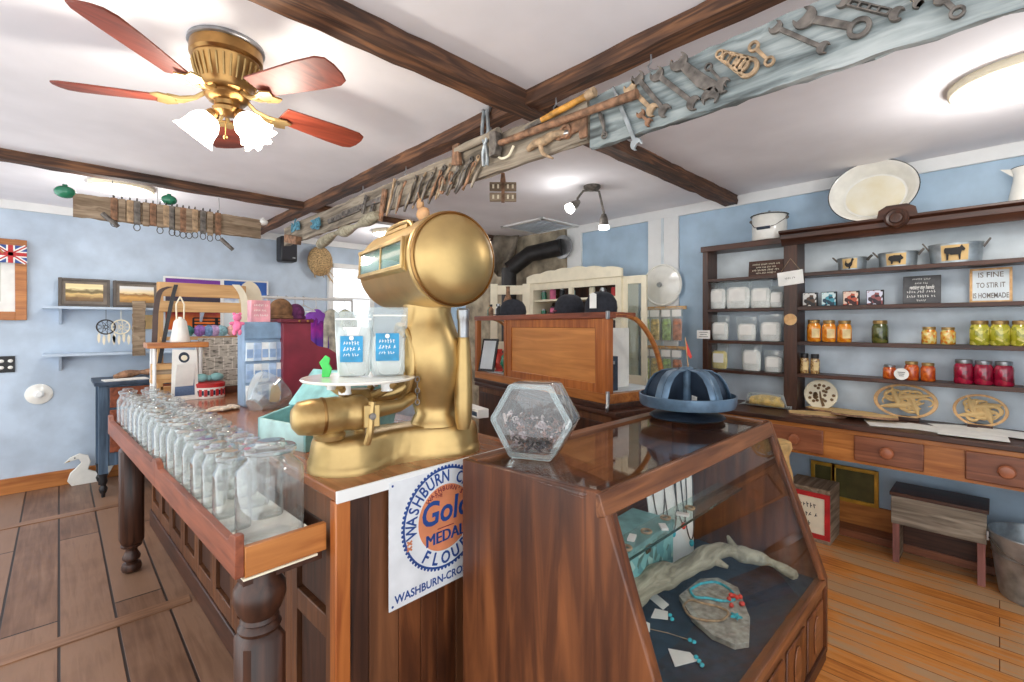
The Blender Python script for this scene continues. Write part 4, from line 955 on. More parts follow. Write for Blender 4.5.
# ---------------------------------------------------------------- things under the counter
p0, p1 = atz(904,558,.0), atz(981,578,.0)
yA, yB = .44, .07
t = thing('wooden_stool', 'old grey wood stool with red edged legs under the counter', 'stool', (3.80,(yA+yB)/2,.05*0), 0)
sw = (yA-yB)/2; sh = .43
a_ = atX(897,484,3.70)
MB().span((-.13,-sw-.03,sh-.022),(.14,sw+.03,sh)).build('seat', M['dark_y'], t, bev=.003)
MB().span((-.13,-sw-.022,sh-.19),(-.108,sw+.022,sh-.0225)).build('front_apron', M['grey_wood_y'], t, bev=.003)
MB().span((.10,-sw-.012,.02),(.12,sw+.012,sh-.0225)).build('back_panel', M['dark_y'], t, bev=.003)
for s_ in (-1,1):
    MB().span((-.105,s_*sw-.012,0),(.099,s_*sw+.012,sh-.0225)).build('leg', M['grey_wood_x'], t, bev=.002)
    MB().span((-.115,s_*sw-.016,0),(-.1055,s_*sw+.016,sh-.191)).build('leg_edge', wood('flaking_red_leg',(96,60,56),(168,110,100),2,1,.8), t)
t = thing('metal_bucket', 'galvanised steel bucket beside the grey wood stool', 'bucket', (3.70,-.14,0))
MB().shell([(0,.004),(.135,.004),(.138,0),(.145,.01),(.185,.33),(.192,.335),(.186,.34),(.18,.33),(.14,.015),(0,.012)],40).build('bucket_body', M['galv'], t)
MB().lathe([(.172,.22),(.176,.225),(.174,.23)],40).build('band', M['steel'], t)
for s_ in (-1,1): MB().box((-.03,s_*.185,.30),(.045,.012,.05)).build('bail_ear', M['steel'], t, bev=.002)
MB().tube(cr([Vector(q) for q in ((-.03,.19,.30),(-.16,.12,.26),(-.205,0,.23),(-.16,-.12,.26),(-.03,-.19,.30))],6),.004,6).build('bail', M['iron'], t)
p = atz(812,531,.05)
t = thing('wooden_crate', 'grey wooden crate with a red framed front under the counter', 'crate', (3.64,.90,0))
MB().span((0,-.13,0),(.26,.13,.36)).build('crate_box', M['grey_wood_x'], t, bev=.004)
mb = MB()
for s_ in (-1,1): mb.span((-.012,s_*.115-.015,.03),(-.0005,s_*.115+.015,.33)); mb.span((-.012,-.1,.18+s_*.135-.015),(-.0005,.1,.18+s_*.135+.015))
mb.build('red_frame', M['red'], t)
MB().span((-.006,-.1,.06),(-.0003,.1,.30)).build('paper_front', M['cream'], t)
mb = MB().at(facing_x((-.0065,0,.18)))
for q, y in enumerate((.06,0.0,-.06)): scrawl(MB().at(facing_x((-.0065,0,.18))),.14-.03*q,.035,y,q,.0005).build('lettering', M['ink'], t)
a_, b_ = atX(837,472,WX-.02), atX(873,512,WX-.02)
t = thing('framed_panel', 'gold framed dark panel standing on the baseboard under the counter', 'picture frame', (WX-.025,(a_.y+b_.y)/2,.20))
for w0, w1 in ((-.125,.12),(.125,.25)):
    mb = MB()
    for q in (w0,w1): mb.box((-.006,q,.125),(.02,.025,.25))
    for q in (.0125,.2375): mb.box((-.006,(w0+w1)/2,q),(.02,w1-w0,.025))
    f = mb.build('gold_frame', plain('gilt_frame', (206,160,62), .35, .5) if w0 < 0 else bpy.data.materials['gilt_frame'], t, bev=.003)
    MB().box((-.002,(w0+w1)/2,.125),(.006,w1-w0,.23)).build('dark_panel', plain('olive_panel', (86,82,48), .3) if w0 < 0 else bpy.data.materials['olive_panel'], f)
# ================================================================ the gold counter scale
SO = Vector((.862,1.52,CT)); SA = math.radians(-8)
sc = thing('counter_scale', 'antique gold barrel computing scale with round white pan on the shop counter', 'scale', SO, SA)
def lobes(k, dz=0, x0=-.155, x1=.222, r0=.135, r1=.132, n=40, wst=.085):
    pts = []
    for i in range(n):
        t = 2*PI*i/n; c, s_ = math.cos(t), math.sin(t)
        # distance from the union of two discs joined by a waist
        best = 0
        for j in range(60):
            d = .4*(1-j/60); x, y = .02+d*c*1.0, d*s_
            ok = (x-x0)**2+y*y < (r0*k)**2 or (x-x1)**2+y*y < (r1*k)**2 or (x0 < x < x1 and abs(y) < (wst+.03*abs((x-.02)/.175)**2)*k)
            if ok: best = d; break
        pts.append((.02+best*c, best*s_, dz))
    return pts
MB().loft([lobes(1.0,0),lobes(1.0,.018),lobes(.965,.024),lobes(.955,.04),lobes(.90,.085),lobes(.86,.102),lobes(.78,.112),lobes(.5,.116)]).build('base', M['gold'], sc, smooth=60)
def ov(cx, cy, z, rx, ry, n=36, p=1.0): return [(cx+rx*math.cos(2*PI*k/n), cy+ry*math.sin(2*PI*k/n), z) for k in range(n)]
MB().loft([ov(.175,-.015,.108,.105,.085),ov(.175,-.015,.125,.1,.08),ov(.175,-.01,.15,.082,.07),ov(.17,-.005,.19,.085,.085),ov(.16,0,.26,.11,.125),ov(.145,0,.34,.125,.145),ov(.14,0,.42,.12,.14),ov(.14,0,.48,.1,.115),ov(.14,0,.53,.085,.10),ov(.14,0,.56,.088,.11),ov(.14,0,.6,.09,.12)]).build('column', M['gold'], sc, smooth=60)
mb = MB()
for r_, dx in ((.105,.0),(.078,.006)):
    mb.tube([(.145-.118*math.cos(.0)+.02*abs(math.cos(2*PI*k/32))+dx-.0, r_*math.cos(2*PI*k/32)*.8, .35+r_*math.sin(2*PI*k/32)*1.25) for k in range(32)],.010,8,closed=True)
mb.build('oval_moulding', M['gold'], sc)
MB().lathe([(.022,.10),(.03,.13),(.034,.2),(.032,.3),(.026,.4),(.022,.43),(.024,.435)],24,(.225,-.125,0)).build('dashpot', M['gold'], sc)
MB().lathe([(.02,.43),(.021,.50),(.024,.505),(.024,.535),(.018,.54),(0,.54)],24,(.225,-.125,0)).build('dashpot_neck', M['steel'], sc)
# barrel along the local y axis
DCX, DCZ_, DR = .115, .698, .156
T = Matrix.Translation((DCX,0,DCZ_)) @ Matrix.Rotation(PI/2,4,'X')     # local z -> -y
b = MB().at(T).lathe([(DR*.95,-.25),(DR,-.235),(DR,.225),(DR*1.02,.23),(DR*1.02,.25),(DR*.98,.256)],56).build('barrel', M['gold'], sc, smooth=50)
MB().at(T).lathe([(DR*1.0,.252),(DR*1.005,.262),(DR*.97,.268),(DR*.95,.262)],56).build('end_ring', M['brass'], b)
MB().at(T).lathe([(DR*.965,.258),(DR*.9,.276),(DR*.7,.298),(DR*.4,.311),(0,.316)],56).build('end_dome', M['gold'], b, smooth=70)
MB().at(T).lathe([(DR*.95,-.25),(DR*.7,-.285),(0,-.30)],40).build('rear_dome', M['gold'], b, smooth=70)
# reading window: a shallow boxed housing along the customer side
th = math.radians(3)
WM = Matrix.Translation((DCX,0,DCZ_)) @ Matrix.Rotation(th,4,'Y')
mb = MB().at(WM)
y0, y1 = -.215, .205
pr = [(-.08,-.122),(-.145,-.055),(-.160,-.048),(-.160,.055),(-.148,.062),(-.09,.114)]
mb.loft([[(x,y,z) for x,z in pr] for y in (y0,y1)]); h = mb.build('window_housing', M['gold'], b, bev=.004)
mb = MB().at(WM)
for z in (-.04,.05): mb.box((-.163,0,z),(.01,y1-y0+.01,.014))
for y in (y0+.006,y1-.006): mb.box((-.163,y,.005),(.01,.014,.09))
mb.box((-.163,-.02,.005),(.008,.008,.09)); mb.build('window_frame', M['gold_worn'], h, bev=.002)
MB().at(WM).box((-.161,0,.005),(.002,y1-y0-.02,.078)).build('chart', picture('scale_chart',[(0,(70,110,100)),(.4,(120,160,150)),(.5,(196,206,196)),(.62,(206,212,200)),(.7,(110,150,142)),(1,(60,96,90))],2,.1,30,.2), h)
MB().at(WM).box((-.1645,0,.005),(.002,y1-y0-.02,.08)).build('window_glass', M['pane'], h)
mb = MB().at(WM); mb.tube(cr([Vector((-.10,y,.112+dz)) for y,dz in ((-.14,0),(-.11,.02),(-.05,.026),(.02,.026),(.08,.02),(.11,0))],5),.008,8); mb.box((-.095,-.015,.117),(.035,.2,.012)); mb.build('scroll_crest', M['gold_worn'], b)
# weighing platform, beam and poise
px_, py_ = -.115, .0
MB().lathe([(0,.287),(.12,.288),(.186,.293),(.19,.298),(.186,.302),(0,.300)],56,(px_,py_,0)).build('pan', M['enamel'], sc)
mb = MB()
mb.cyl((px_,py_,.11),(px_,py_,.24),.018); mb.lathe([(.02,.2),(.05,.215),(.055,.235),(.03,.26)],24,(px_,py_,0)); s_ = mb.build('pan_stem', M['gold_worn'], sc)
for k in range(4):
    a = PI/4+PI/2*k; c, n = math.cos(a), math.sin(a)
    MB().tube(cr([Vector((px_+q*c,py_+q*n,z)) for q,z in ((.02,.235),(.06,.24),(.1,.262),(.13,.286))],5),.013,8).build('pan_arm', M['gold'], sc)
    MB().cyl((px_+.1*c,py_+.1*n,.255),(px_+.1*c,py_+.1*n,.288),.02,.02,14).build('pan_pad', M['porcelain'], sc)
prof = [(0,-.115),(.03,-.112),(.05,-.095),(.056,-.06),(.057,.03),(.054,.035),(.054,.06),(.057,.065),(.056,.1),(.045,.115),(0,.118)]
T = Matrix.Translation((-.235,-.085,.195)) @ Matrix.Rotation(PI/2,4,'Y')
pz = MB().at(T).lathe(prof,32).build('poise_drum', M['gold_worn'], sc, smooth=50)
MB().at(T).lathe([(.0575,-.03),(.059,-.025),(.0575,-.02)],32).build('poise_seam', M['brass'], pz)
MB().tube([(-.12,-.085,.195),(.0,-.07,.2),(.06,-.05,.22)],[.03,.022,.02],14).build('beam', M['gold'], sc)
MB().tube([(-.13,.02,.215),(.0,.0,.235),(.07,-.02,.27)],[.02,.026,.03],14).build('lever', M['gold'], sc)
mb = MB()
mb.tube(cr([Vector(q) for q in ((-.135,-.135,.10),(-.13,-.15,.14),(-.125,-.148,.2),(-.12,-.145,.235))],5),[.012]*16,8)
mb.box((-.125,-.15,.19),(.05,.012,.07)); mb.build('clevis', M['gold'], sc, bev=.002)
MB().at(Matrix.Translation((-.125,-.157,.19)) @ Matrix.Rotation(PI/2,4,'X')).lathe([(0,0),(.011,0),(.011,.006),(0,.008)],14).build('pivot_screw', M['iron'], sc)
MB().lathe([(.045,.115),(.05,.13),(.035,.15),(.04,.158),(.0,.158)],24,(-.23,-.06,0)).build('poise_foot', M['gold_worn'], sc)
mb = MB()
for i in range(5): mb.tube([(.055,-.10,.21+.02*i+.01*math.cos(2*PI*k/8)) if i%2 else (.055+.008*math.sin(2*PI*k/8),-.10,.21+.02*i+.01*math.cos(2*PI*k/8)) for k in range(8)],.0025,5,closed=True)
mb.build('chain', M['iron'], sc)
# pouches on the pan
def mint_label(t, w, h, d):
    l = MB().at(facing_y((0,-d*.5-.002,h*.42)) @ Matrix.Rotation(-.02,4,'X')).prism([(-w*.30,-h*.2),(w*.30,-h*.2),(w*.30,h*.2),(-w*.30,h*.2)],.0015).build('blue_label', plain('blue_pouch_label' , (36,140,186), .4, var=.1, scale=20) if 'blue_pouch_label' not in bpy.data.materials else bpy.data.materials['blue_pouch_label'], t)
    mb = MB().at(facing_y((0,-d*.5-.0036,h*.43)))
    for q, (y, z) in enumerate(((.018,.016),(-.002,.018),(-.022,.014))): scrawl(mb, w*.44, z, y, q, 0)
    mb.prism(circ(.008,14,(0,.036)),.0008)
    mb.box((0,-.044,0),(w*.4,.003,.0006)); mb.build('label_writing', M['paper'], l)
SM = Matrix.Translation(SO) @ Matrix.Rotation(SA,4,'Z')
for i, (x, y, rz, w, h, lab) in enumerate(((-.125,.03,.62,.128,.225,'white pouch with blue label on the scale pan, nearer the pan edge'),(-.02,-.02,.5,.132,.24,'white pouch with blue label on the scale pan, against the scale column'))):
    o = pouch('pouch', w, h, lab, 'flour', .6, 'bag', 'pouches on the scale pan', mint_label, .05, i, plastic='film'); o.location = SM @ Vector((x,y,.3025)); o.rotation_euler.z = -rz-.1
    MB().box((0,0,h*.88),(w*.96,.008,.006)).build('zip_seal', M['paper'], o)
    if i == 0: MB().loft([[(q[0]*.96,q[1]*.96,q[2]) for q in ov(0,0,.002,.055,.02,20)],ov(0,0,.1,.058,.022,20),ov(0,0,.17,.056,.01,20)]).build('liner', M['paper'], o)
p = SM @ Vector((-.215,.045,.3025))
t = thing('green_tag', 'bright green plastic tag standing on the scale pan beside the pouches', 'tag', p, -.7)
MB().at(facing_y((0,0,0))).prism([(-.012,0),(.014,0),(.022,.03),(.012,.045),(.016,.065),(.0,.075),(-.012,.06),(-.02,.05),(-.01,.03)],.01).build('tag_body', M['green'], t, bev=.003)
# ================================================================ far end of the shop counter
def mat1(name, *a, **k): return bpy.data.materials[name] if name in bpy.data.materials else plain(name, *a, **k)
# pale ladder style rack standing on the counter
P = atz(168,398,CT); Yr = 4.02
def LR(px, py, Y=Yr): return atY(px,py,Y)
a, b = LR(160,398), LR(243,398)
t = thing('pine_rack', 'pale pine slatted display rack at the far end of the shop counter', 'rack', ((a.x+b.x)/2,Yr,CT)); O = Vector(((a.x+b.x)/2,Yr,CT)); hw = (b.x-a.x)/2
zt = LR(200,284).z-CT
for s_ in (-1,1): MB().box((s_*hw,0,zt/2),(.035,.03,zt)).build('upright', wood('pine_upright',(186,136,82),(224,180,122),2,.8,.5) if s_ < 0 else bpy.data.materials['pine_upright'], t, bev=.003)
for py0, py1 in ((284,297.5),(302,312.5)):
    z0, z1 = LR(200,py1).z-CT, LR(200,py0).z-CT
    MB().box((0,-.02,(z0+z1)/2),(2*hw+.02,.018,z1-z0)).build('slat', M['pine'], t, bev=.004)
z0 = LR(200,338).z-CT
MB().box((0,-.02,z0),(2*hw,.05,.025)).build('rail', M['pine'], t, bev=.003)
MB().box((0,-.005,.03),(2*hw,.02,.05)).build('foot_rail', M['pine'], t, bev=.003)
def ribbon(px, w, mat, name, label, cat, Y=Yr-.05):
    pts = [LR(x,y,Y) for x,y in px]; c = sum(pts,Vector())/len(pts); P_ = cr([p-c for p in pts],4); vs = []; fs = []
    for q in P_: vs += [q+Vector((-w/2,0,0)), q+Vector((w/2,-.006,0)), q+Vector((w/2,.0,.003)), q+Vector((-w/2,.006,.003))]
    n = len(P_)
    for i in range(n-1):
        for k in range(4): fs.append((4*i+k,4*i+(k+1)%4,4*i+4+(k+1)%4,4*i+4+k))
    return tag(MB().add(vs,fs).build(name, mat, loc=c), label, cat)
ribbon([(176,285),(172,300),(168,320),(163,345),(158,370),(156,380)], .022, M['black'], 'leather_strap', 'black leather strap hanging inside the uprights of the pine rack', 'strap')
ribbon([(170,287),(160,292),(156,310),(155,330),(154,352)], .03, mat1('brown_leather',(70,50,44),.5), 'leather_strap', 'dark brown leather strap hanging outside the pine rack upright', 'strap', Yr-.09)
ribbon([(236,285),(243,296),(245,315),(240,330)], .05, M['cream'], 'cream_scarf', 'cream cloth band draped over the pine rack end', 'scarf')
p = LR(250,298,Yr+.1); o = MB().at(Matrix.Translation((0,0,0)) @ Matrix.Rotation(PI/2-.15,4,'X')).prism(circ(.11,32,sx=.75,sy=1.2),.012).build('fan_board', M['cream'], loc=(p.x,p.y,p.z)); tag(o, 'cream oval board hanging at the pine rack end under the blue poster', 'board')
p = LR(236,350,Yr-.06)
# small side shelf with white bell lamp
a, b = LR(146,343,3.72), LR(207,343,3.72); zz = (a.z-CT)
t = thing('small_table', 'small wood topped stand with pale legs on the shop counter', 'stand', ((a.x+b.x)/2,3.76,CT)); hw2 = (b.x-a.x)/2
MB().prism([(-hw2,-.09),(hw2,-.10),(hw2,.09),(-hw2,.1)],.035,zz-.035).build('top', M['orange_x'], t, bev=.005)
MB().box((-.02,.02,zz*.32),(2*hw2-.1,.12,.02)).build('lower_shelf', M['pine'], t)
for x in (-hw2+.04,hw2-.04):
    for y in (-.06,.06): MB().cyl((x,y,0),(x,y,zz-.0352),.010,.010,12).build('leg', M['white'], t)
p = Vector(((a.x+b.x)/2+.02,3.76,CT+zz+.001))
t = thing('enamel_funnel', 'white bell shaped enamel shade standing on the small wood stand', 'bell', p)
MB().lathe([(.056,0),(.058,.006),(.046,.07),(.036,.135),(.026,.15),(.012,.155),(.012,.165),(0,.165)],32).build('bell_body', M['enamel'], t)
mb = MB()
for s_ in (-1,1): mb.tube([(s_*.02,0,.15),(s_*.022,0,.25),(0,0,.30)],.005,6)
mb.build('bell_loop', M['cream'], t)
p = LR(165,372,3.72); o = thing('wooden_box', 'small pale slatted box on the lower shelf of the small stand', 'box', (p.x+.02,3.78,CT+zz*.32+.011))
MB().box((0,0,.05),(.17,.11,.1)).build('box_body', M['pine'], o, bev=.003); MB().box((0,-.056,.05),(.174,.004,.03)).build('band', M['grey_wood_x'], o)
# leaflet holder
p = atz(184,400,CT); p.y -= .03
t = thing('leaflet_stand', 'white leaflet with a round portrait and a blue picture standing on the counter', 'leaflet', (p.x,p.y,CT+.001), .12)
T = facing_y((0,0,0)) @ Matrix.Rotation(-.2,4,'X')
MB().at(T).prism([(-.075,0),(.075,0),(.085,.32),(-.05,.33)],.004).build('card', M['paper'], t)
f = MB().at(T).prism(circ(.03,24,(.01,.275),1,1.15),.0015,.004).build('portrait', M['slate_dark'], t); MB().at(T).prism(circ(.018,18,(.01,.272)),.001,.0056).build('face', M['cream'], f)
MB().at(T).prism([(-.055,.03),(.055,.03),(.06,.2),(-.04,.19)],.001,.004).build('picture', picture('leaflet_print',[(0,(40,60,100)),(.5,(110,130,160)),(1,(210,216,224))],2,.5,14), t)
MB().at(facing_y((0,.04,0)) @ Matrix.Rotation(.25,4,'X')).prism([(-.05,0),(.05,0),(.05,.24),(-.05,.24)],.004).build('prop', M['paper'], t)
# gift tin with flags
p = atz(207,396,CT); p.y -= .03
t = thing('gift_tin', 'white and red flag printed tin with a teal bow on the counter', 'tin', (p.x,p.y-.03,CT+.001), .1)
MB().lathe([(0,0),(.088,0),(.09,.004),(.09,.075),(.0,.075)],36).build('tin_body', M['paper'], t)
mb = MB()
for k in range(9):
    a = PI+k*.36; mb.at(Matrix.Rotation(a,4,'Z') @ Matrix.Translation((.0905,0,.036))).box((0,0,0),(.002,.018,.045))
mb.build('red_flags', M['red'], t)
mb = MB()
for k in range(9):
    a = PI+.17+k*.36; mb.at(Matrix.Rotation(a,4,'Z') @ Matrix.Translation((.0905,0,.036))).box((0,0,0),(.002,.012,.03))
mb.build('blue_flags', M['navy'], t)
MB().lathe([(.092,.07),(.093,.095),(.08,.1),(0,.1)],36).build('tin_lid', M['red'], t)
mb = MB()
for s_ in (-1,1): mb.ball((s_*.045,0,.13),.04,12,8,(1.1,.7,.7))
mb.ball((0,0,.125),.02); mb.build('bow', M['teal'], t)
# newspaper covered box with dark tray
a, b = LR(203,382,3.78), LR(243,382,3.78)
t = thing('newsprint_box', 'tall box covered in newsprint on a dark wood tray', 'box', ((a.x+b.x)/2,3.86,CT)); hw3 = (b.x-a.x)/2
hh_ = LR(220,338,3.78).z-CT
MB().span((-hw3-.02,-.1,0),(hw3+.03,.1,.05)).build('tray', M['dark_x'], t, bev=.004)
MB().span((-hw3,-.08,.0502),(hw3,.09,hh_)).build('box_body', newsprint('newsprint_paper'), t, bev=.003)
r = random.Random(2)
for i, (px, py, c, lab) in enumerate(((187,336,(70,130,126),'dark teal'),(199,332,(150,110,180),'lilac'),(208,328,(120,150,190),'blue grey'),(214,334,(190,160,200),'pale mauve'),(221,330,(140,180,190),'pale aqua'),(232,336,(226,170,160),'salmon'))):
    v = LR(px,py,4.0); v.z = CT+z0+.0128+.04
    t = thing('yarn_ball', lab+' yarn ball on the pine rack rail by the newsprint box', 'yarn', v+Vector((0,-.024,0)), group='yarn balls')
    MB().ball((0,0,0),.039,14,9).build('yarn_core', mat1('yarn_'+lab.replace(' ','_'),c,.95,var=.15,scale=40), t)
    mb = MB()
    for k in range(5):
        R = Matrix.Rotation(r.uniform(0,3),4,'X') @ Matrix.Rotation(r.uniform(0,3),4,'Y'); mb.at(R).tube([(.0385*math.cos(2*PI*j/18),.0385*math.sin(2*PI*j/18),0) for j in range(18)],.0035,4,closed=True)
    mb.build('yarn_strand', bpy.data.materials['yarn_'+lab.replace(' ','_')], t)
# card display with blue packets, pink figure
a, b = LR(244,322,3.05), LR(283,322,3.05); Yc = 3.05
hw4 = (b.x-a.x)/2; hd = a.z-CT
t = thing('card_display', 'blue grey counter display hung with rows of clear packets', 'display stand', ((a.x+b.x)/2,Yc,CT))
MB().span((-hw4,.0,0),(hw4,.14,hd)).build('display_body', mat1('blue_grey_card',(136,160,186),.6,var=.06), t, bev=.004)
MB().span((-hw4,-.012,hd-.10),(hw4,.0,hd)).build('header', mat1('header_blue',(120,148,176),.5), t, bev=.003)
r = random.Random(6)
for row in range(3):
    for c in range(5):
        x = -hw4+.028+c*(2*hw4-.05)/4; zc = hd-.175-row*.125
        pk = MB().box((x,-.008-.004*(c%2),zc),(.042,.010,.108),ry=r.uniform(-.04,.04)).build('packet', mat1('packet_%d'%((row+c)%3),((206,220,236),(168,192,222),(224,230,236))[(row+c)%3],.25,coat=.5), t, bev=.002)
        MB().box((x,-.0145-.004*(c%2),zc-.01),(.032,.002,.05)).build('packet_print', mat1('packet_ink',(140,168,206),.4), pk)
p = LR(243,322,3.0)
t = thing('pink_plush', 'small bright pink plush toy hanging at the corner of the card display', 'toy', (p.x-.03,3.0,p.z-.02))
mb = MB(); mb.ball((0,0,0),.04,12,8,(.8,.7,1.1)); mb.ball((.0,-.005,.06),.03)
for s_ in (-1,1): mb.ball((s_*.03,0,.015),.018,10,6,(1.3,.8,.8)); mb.ball((s_*.018,0,-.05),.018,10,6,(.8,.8,1.4)); mb.ball((s_*.02,0,.088),.012)
mb.build('plush_body', M['pink'], t); t.scale = (.75,.75,.75)
p = LR(277,385,2.95); o = MB().at(facing_y((p.x,2.99,p.z-.05))).prism([(-.03,-.05),(.02,-.06),(.035,.0),(.01,.06),(-.02,.04)],.006).build('kraft_tag', M['kraft']); tag(o, 'tan card tag hanging in front of the blue card display', 'tag')
# maroon roll top cabinet with scarves
Ym = 3.0; prof = [(283,398),(283,321),(311,321),(311,340),(318,346),(328,348),(338,354),(343,362),(340,368),(328,380),(312,390)]
V3 = [LR(x,y,Ym) for x,y in prof]; xl = V3[0].x
t = thing('maroon_cabinet', 'maroon painted cabinet with a sloping curved side on the counter', 'cabinet', (xl+.14,Ym,CT))
pts = [(v.x-xl-.14, max(0,v.z-CT)) for v in V3]
MB().at(facing_y((0,.02,0))).prism(pts,.02).build('side_panel', M['maroon'], t, bev=.003)
MB().at(facing_y((0,.42,0))).prism(pts,.02).build('side_panel', M['maroon'], t, bev=.003)
mb = MB(); w_ = pts[1][0]; mb.span((pts[0][0],.02,0),(pts[2][0],.40,pts[1][1]-.012)); mb.build('cabinet_body', M['maroon'], t)
MB().span((pts[1][0]-.02,-.015,pts[1][1]-.01),(pts[2][0]+.012,.42,pts[1][1]+.012)).build('cabinet_top', mat1('dark_maroon',(96,30,44),.4), t, bev=.003)
ztop_m = CT+pts[1][1]+.0125
for x in (-.1,-.05): MB().ball((pts[1][0]+.19+x,-.02,pts[1][1]-.0),.008).build('stud', M['brass'], t)
p = LR(260,311,3.1); t = thing('pink_box', 'pink printed card box on top of the card display', 'box', (p.x,3.12,CT+hd+.001), .1)
MB().box((0,0,.065),(.11,.06,.13)).build('box_body', mat1('dusty_pink',(226,160,170),.6), t, bev=.002)
mb = MB().at(facing_y((0,-.0305,.07)))
for q, y in enumerate((.03,.0,-.03)): scrawl(mb,.08,.016,y,q,.0003)
mb.build('lettering', M['paper'], t)
for nm, px, mt, lab, sc_ in (('felt_hat',284,mat1('brown_felt',(112,82,56),.95,var=.2,scale=30),'rounded brown felt hat on the maroon cabinet top',1.1),('beanie',299,mat1('plum_wool',(84,36,76),.95,var=.2,scale=60),'plum coloured knitted beanie on the maroon cabinet top',.85)):
    p = LR(px,320,3.14); t = thing(nm, lab, 'hat', (p.x,3.2,ztop_m))
    MB().ball((0,0,.05*sc_),.065*sc_,20,12,(1,1,1.1)).build('crown', mt, t); MB().lathe([(.05*sc_,0),(.075*sc_,.005),(.07*sc_,.02),(.055*sc_,.03)],24).build('brim', mt, t)
# clothes rail with hangers behind
Yk = 4.43
a, b = LR(262,297,Yk), LR(352,299,Yk)
t = thing('clothes_rail', 'white metal clothes rail behind the maroon cabinet', 'clothes rail', ((a.x+b.x)/2,Yk,0)); hw5 = (b.x-a.x)/2
MB().cyl((-hw5,0,a.z),(hw5,0,a.z),.012).build('rail_bar', M['white'], t)
for s_ in (-1,1):
    MB().cyl((s_*hw5,0,.02),(s_*hw5,0,a.z),.012).build('post', M['white'], t); MB().box((s_*hw5,0,.012),(.04,.12,.024)).build('foot', M['white'], t)
def garment(px, w, z1, mat, name, label, wav=4, sd=1, neck=.25, Y=Yk):
    v = LR(px,297,Y); zr = a.z
    g = thing(name, label, 'garment', (v.x,Y,zr-.0))
    hk = MB().tube(cr([Vector(q) for q in ((0,0,-.09),(0,0,-.03),(.0,.018,.0),(0,.008,.017),(0,-.012,.014))],5),.0035,6).build('hanger_hook', M['white'], g)
    MB().tube([(0,0,-.085),(w*.46,0,-.15),(-w*.46,0,-.15),(0,0,-.085)],.006,6).build('hanger', M['white'], g)
    n = 28; rows_ = 10; rn = random.Random(sd); ph = rn.uniform(0,6); vs = []; L_ = zr-z1
    for j in range(rows_+1):
        q = j/rows_; z = -.095-(L_-.095)*q; ww = w*(.5+.42*min(1,q*5))*(1+.12*q)
        for k in range(n):
            an = 2*PI*k/n; vs.append((ww/2*math.cos(an)*1.0, .035*math.sin(an)*(1-.2*q)+.022*math.sin(wav*math.cos(an)*2.2+ph)*q, z+(.0 if q else -.04*abs(math.cos(an))**2)))
    fs = [(j*n+k,j*n+(k+1)%n,(j+1)*n+(k+1)%n,(j+1)*n+k) for j in range(rows_) for k in range(n)]
    MB().add(vs,fs).build('cloth', mat, g, smooth=80); return g
tie = picture('tie_dye_cloth',[(0,(60,120,200)),(.3,(120,70,190)),(.55,(190,60,180)),(.8,(110,40,150)),(1,(160,90,210))],2,.5,6,.9)
garment(316,.24,1.18,tie,'tie_dye_shirt','purple and magenta tie dyed shirt hanging on the clothes rail',5,3)
garment(331,.26,1.02,mat1('pale_print_cloth',(206,202,186),.9,var=.18,scale=14),'pale_dress','pale grey and yellow dress hanging next to the tie dyed shirt',5,5)
garment(345,.26,1.05,mat1('yellow_print_cloth',(222,214,172),.9,var=.2,scale=12),'yellow_dress','cream yellow dress at the rail end near the scale',4,8)
for i in range(5):
    x = -hw5+.05+.075*i; h_ = thing('coat_hanger', 'empty white hanger on the clothes rail, %s from the far pole' % ORD[i], 'hanger', ((LR(262,297,Yk).x+LR(352,299,Yk).x)/2+x,Yk,a.z), .25*(-1)**i, 'empty hangers on the clothes rail')
    MB().tube(cr([Vector(q) for q in ((0,0,-.06),(0,0,-.025),(0,.018,0),(0,.006,.018),(0,-.012,.012))],4),.0035,6).build('hook', M['steel'], h_)
    MB().tube([(0,0,-.06),(0,.17,-.12),(0,-.17,-.12),(0,0,-.06)],.006,6).build('hanger_body', M['white'], h_)
# teal tilt front box and crystal bowl beyond the scale
p = atz(318,452,CT)
t = thing('teal_bin', 'pale teal slope sided wooden bin on the counter behind the scale', 'bin', (.86,2.02,CT), .25)
pr = [(-.24,0),(.2,0),(.28,.26),(.02,.27),(-.1,.13),(-.24,.1)]
mb = MB()
for y in (-.15,.15): mb.at(facing_y((0,y+.01,0))).prism(pr,.016)
mb.build('bin_sides', M['teal'], t, bev=.003)
mb = MB(); Fs = [(-.24,0,.1),(-.1,0,.13),(.02,0,.27)]
mb.at(Matrix.Identity(4)); mb.span((-.238,-.148,0),(.2,.148,.012)); mb.span((-.24,-.148,.012),(-.228,.148,.098)); mb.box((.238,0,.132),(.012,.296,.27),ry=math.atan2(.08,.26)); mb.build('bin_shell', mat1('pale_teal_inner',(176,208,206),.5,var=.08), t)
mb = MB(); mb.box((-.04,0,.205),(.012,.32,.19),ry=math.atan2(.12,.14)); mb.build('sloping_lid', M['teal'], t, bev=.003)
p = atz(262,410,CT)
t = thing('crystal_bowl', 'clear cut crystal bowl lying tilted on the shop counter', 'bowl', (p.x,p.y,CT+.062), .5)
T = Matrix.Rotation(math.radians(58),4,'Y') ; n = 14
rings = [[(r_*math.cos(2*PI*k/n)*(1+.05*(k%2)),r_*math.sin(2*PI*k/n)*(1+.05*(k%2)),z-.06) for k in range(n)] for r_,z in ((.045,0),(.05,.005),(.085,.05),(.11,.11),(.125,.15),(.115,.148),(.1,.11),(.075,.055),(.04,.015))]
MB().at(T).loft(rings).build('bowl_body', M['crystal'], t, smooth=20)
MB().at(T).lathe([(.03,-.065),(.05,-.066),(.052,-.06),(.03,-.058)],14).build('bowl_foot', M['crystal'], t)
p = atz(220,411,CT)
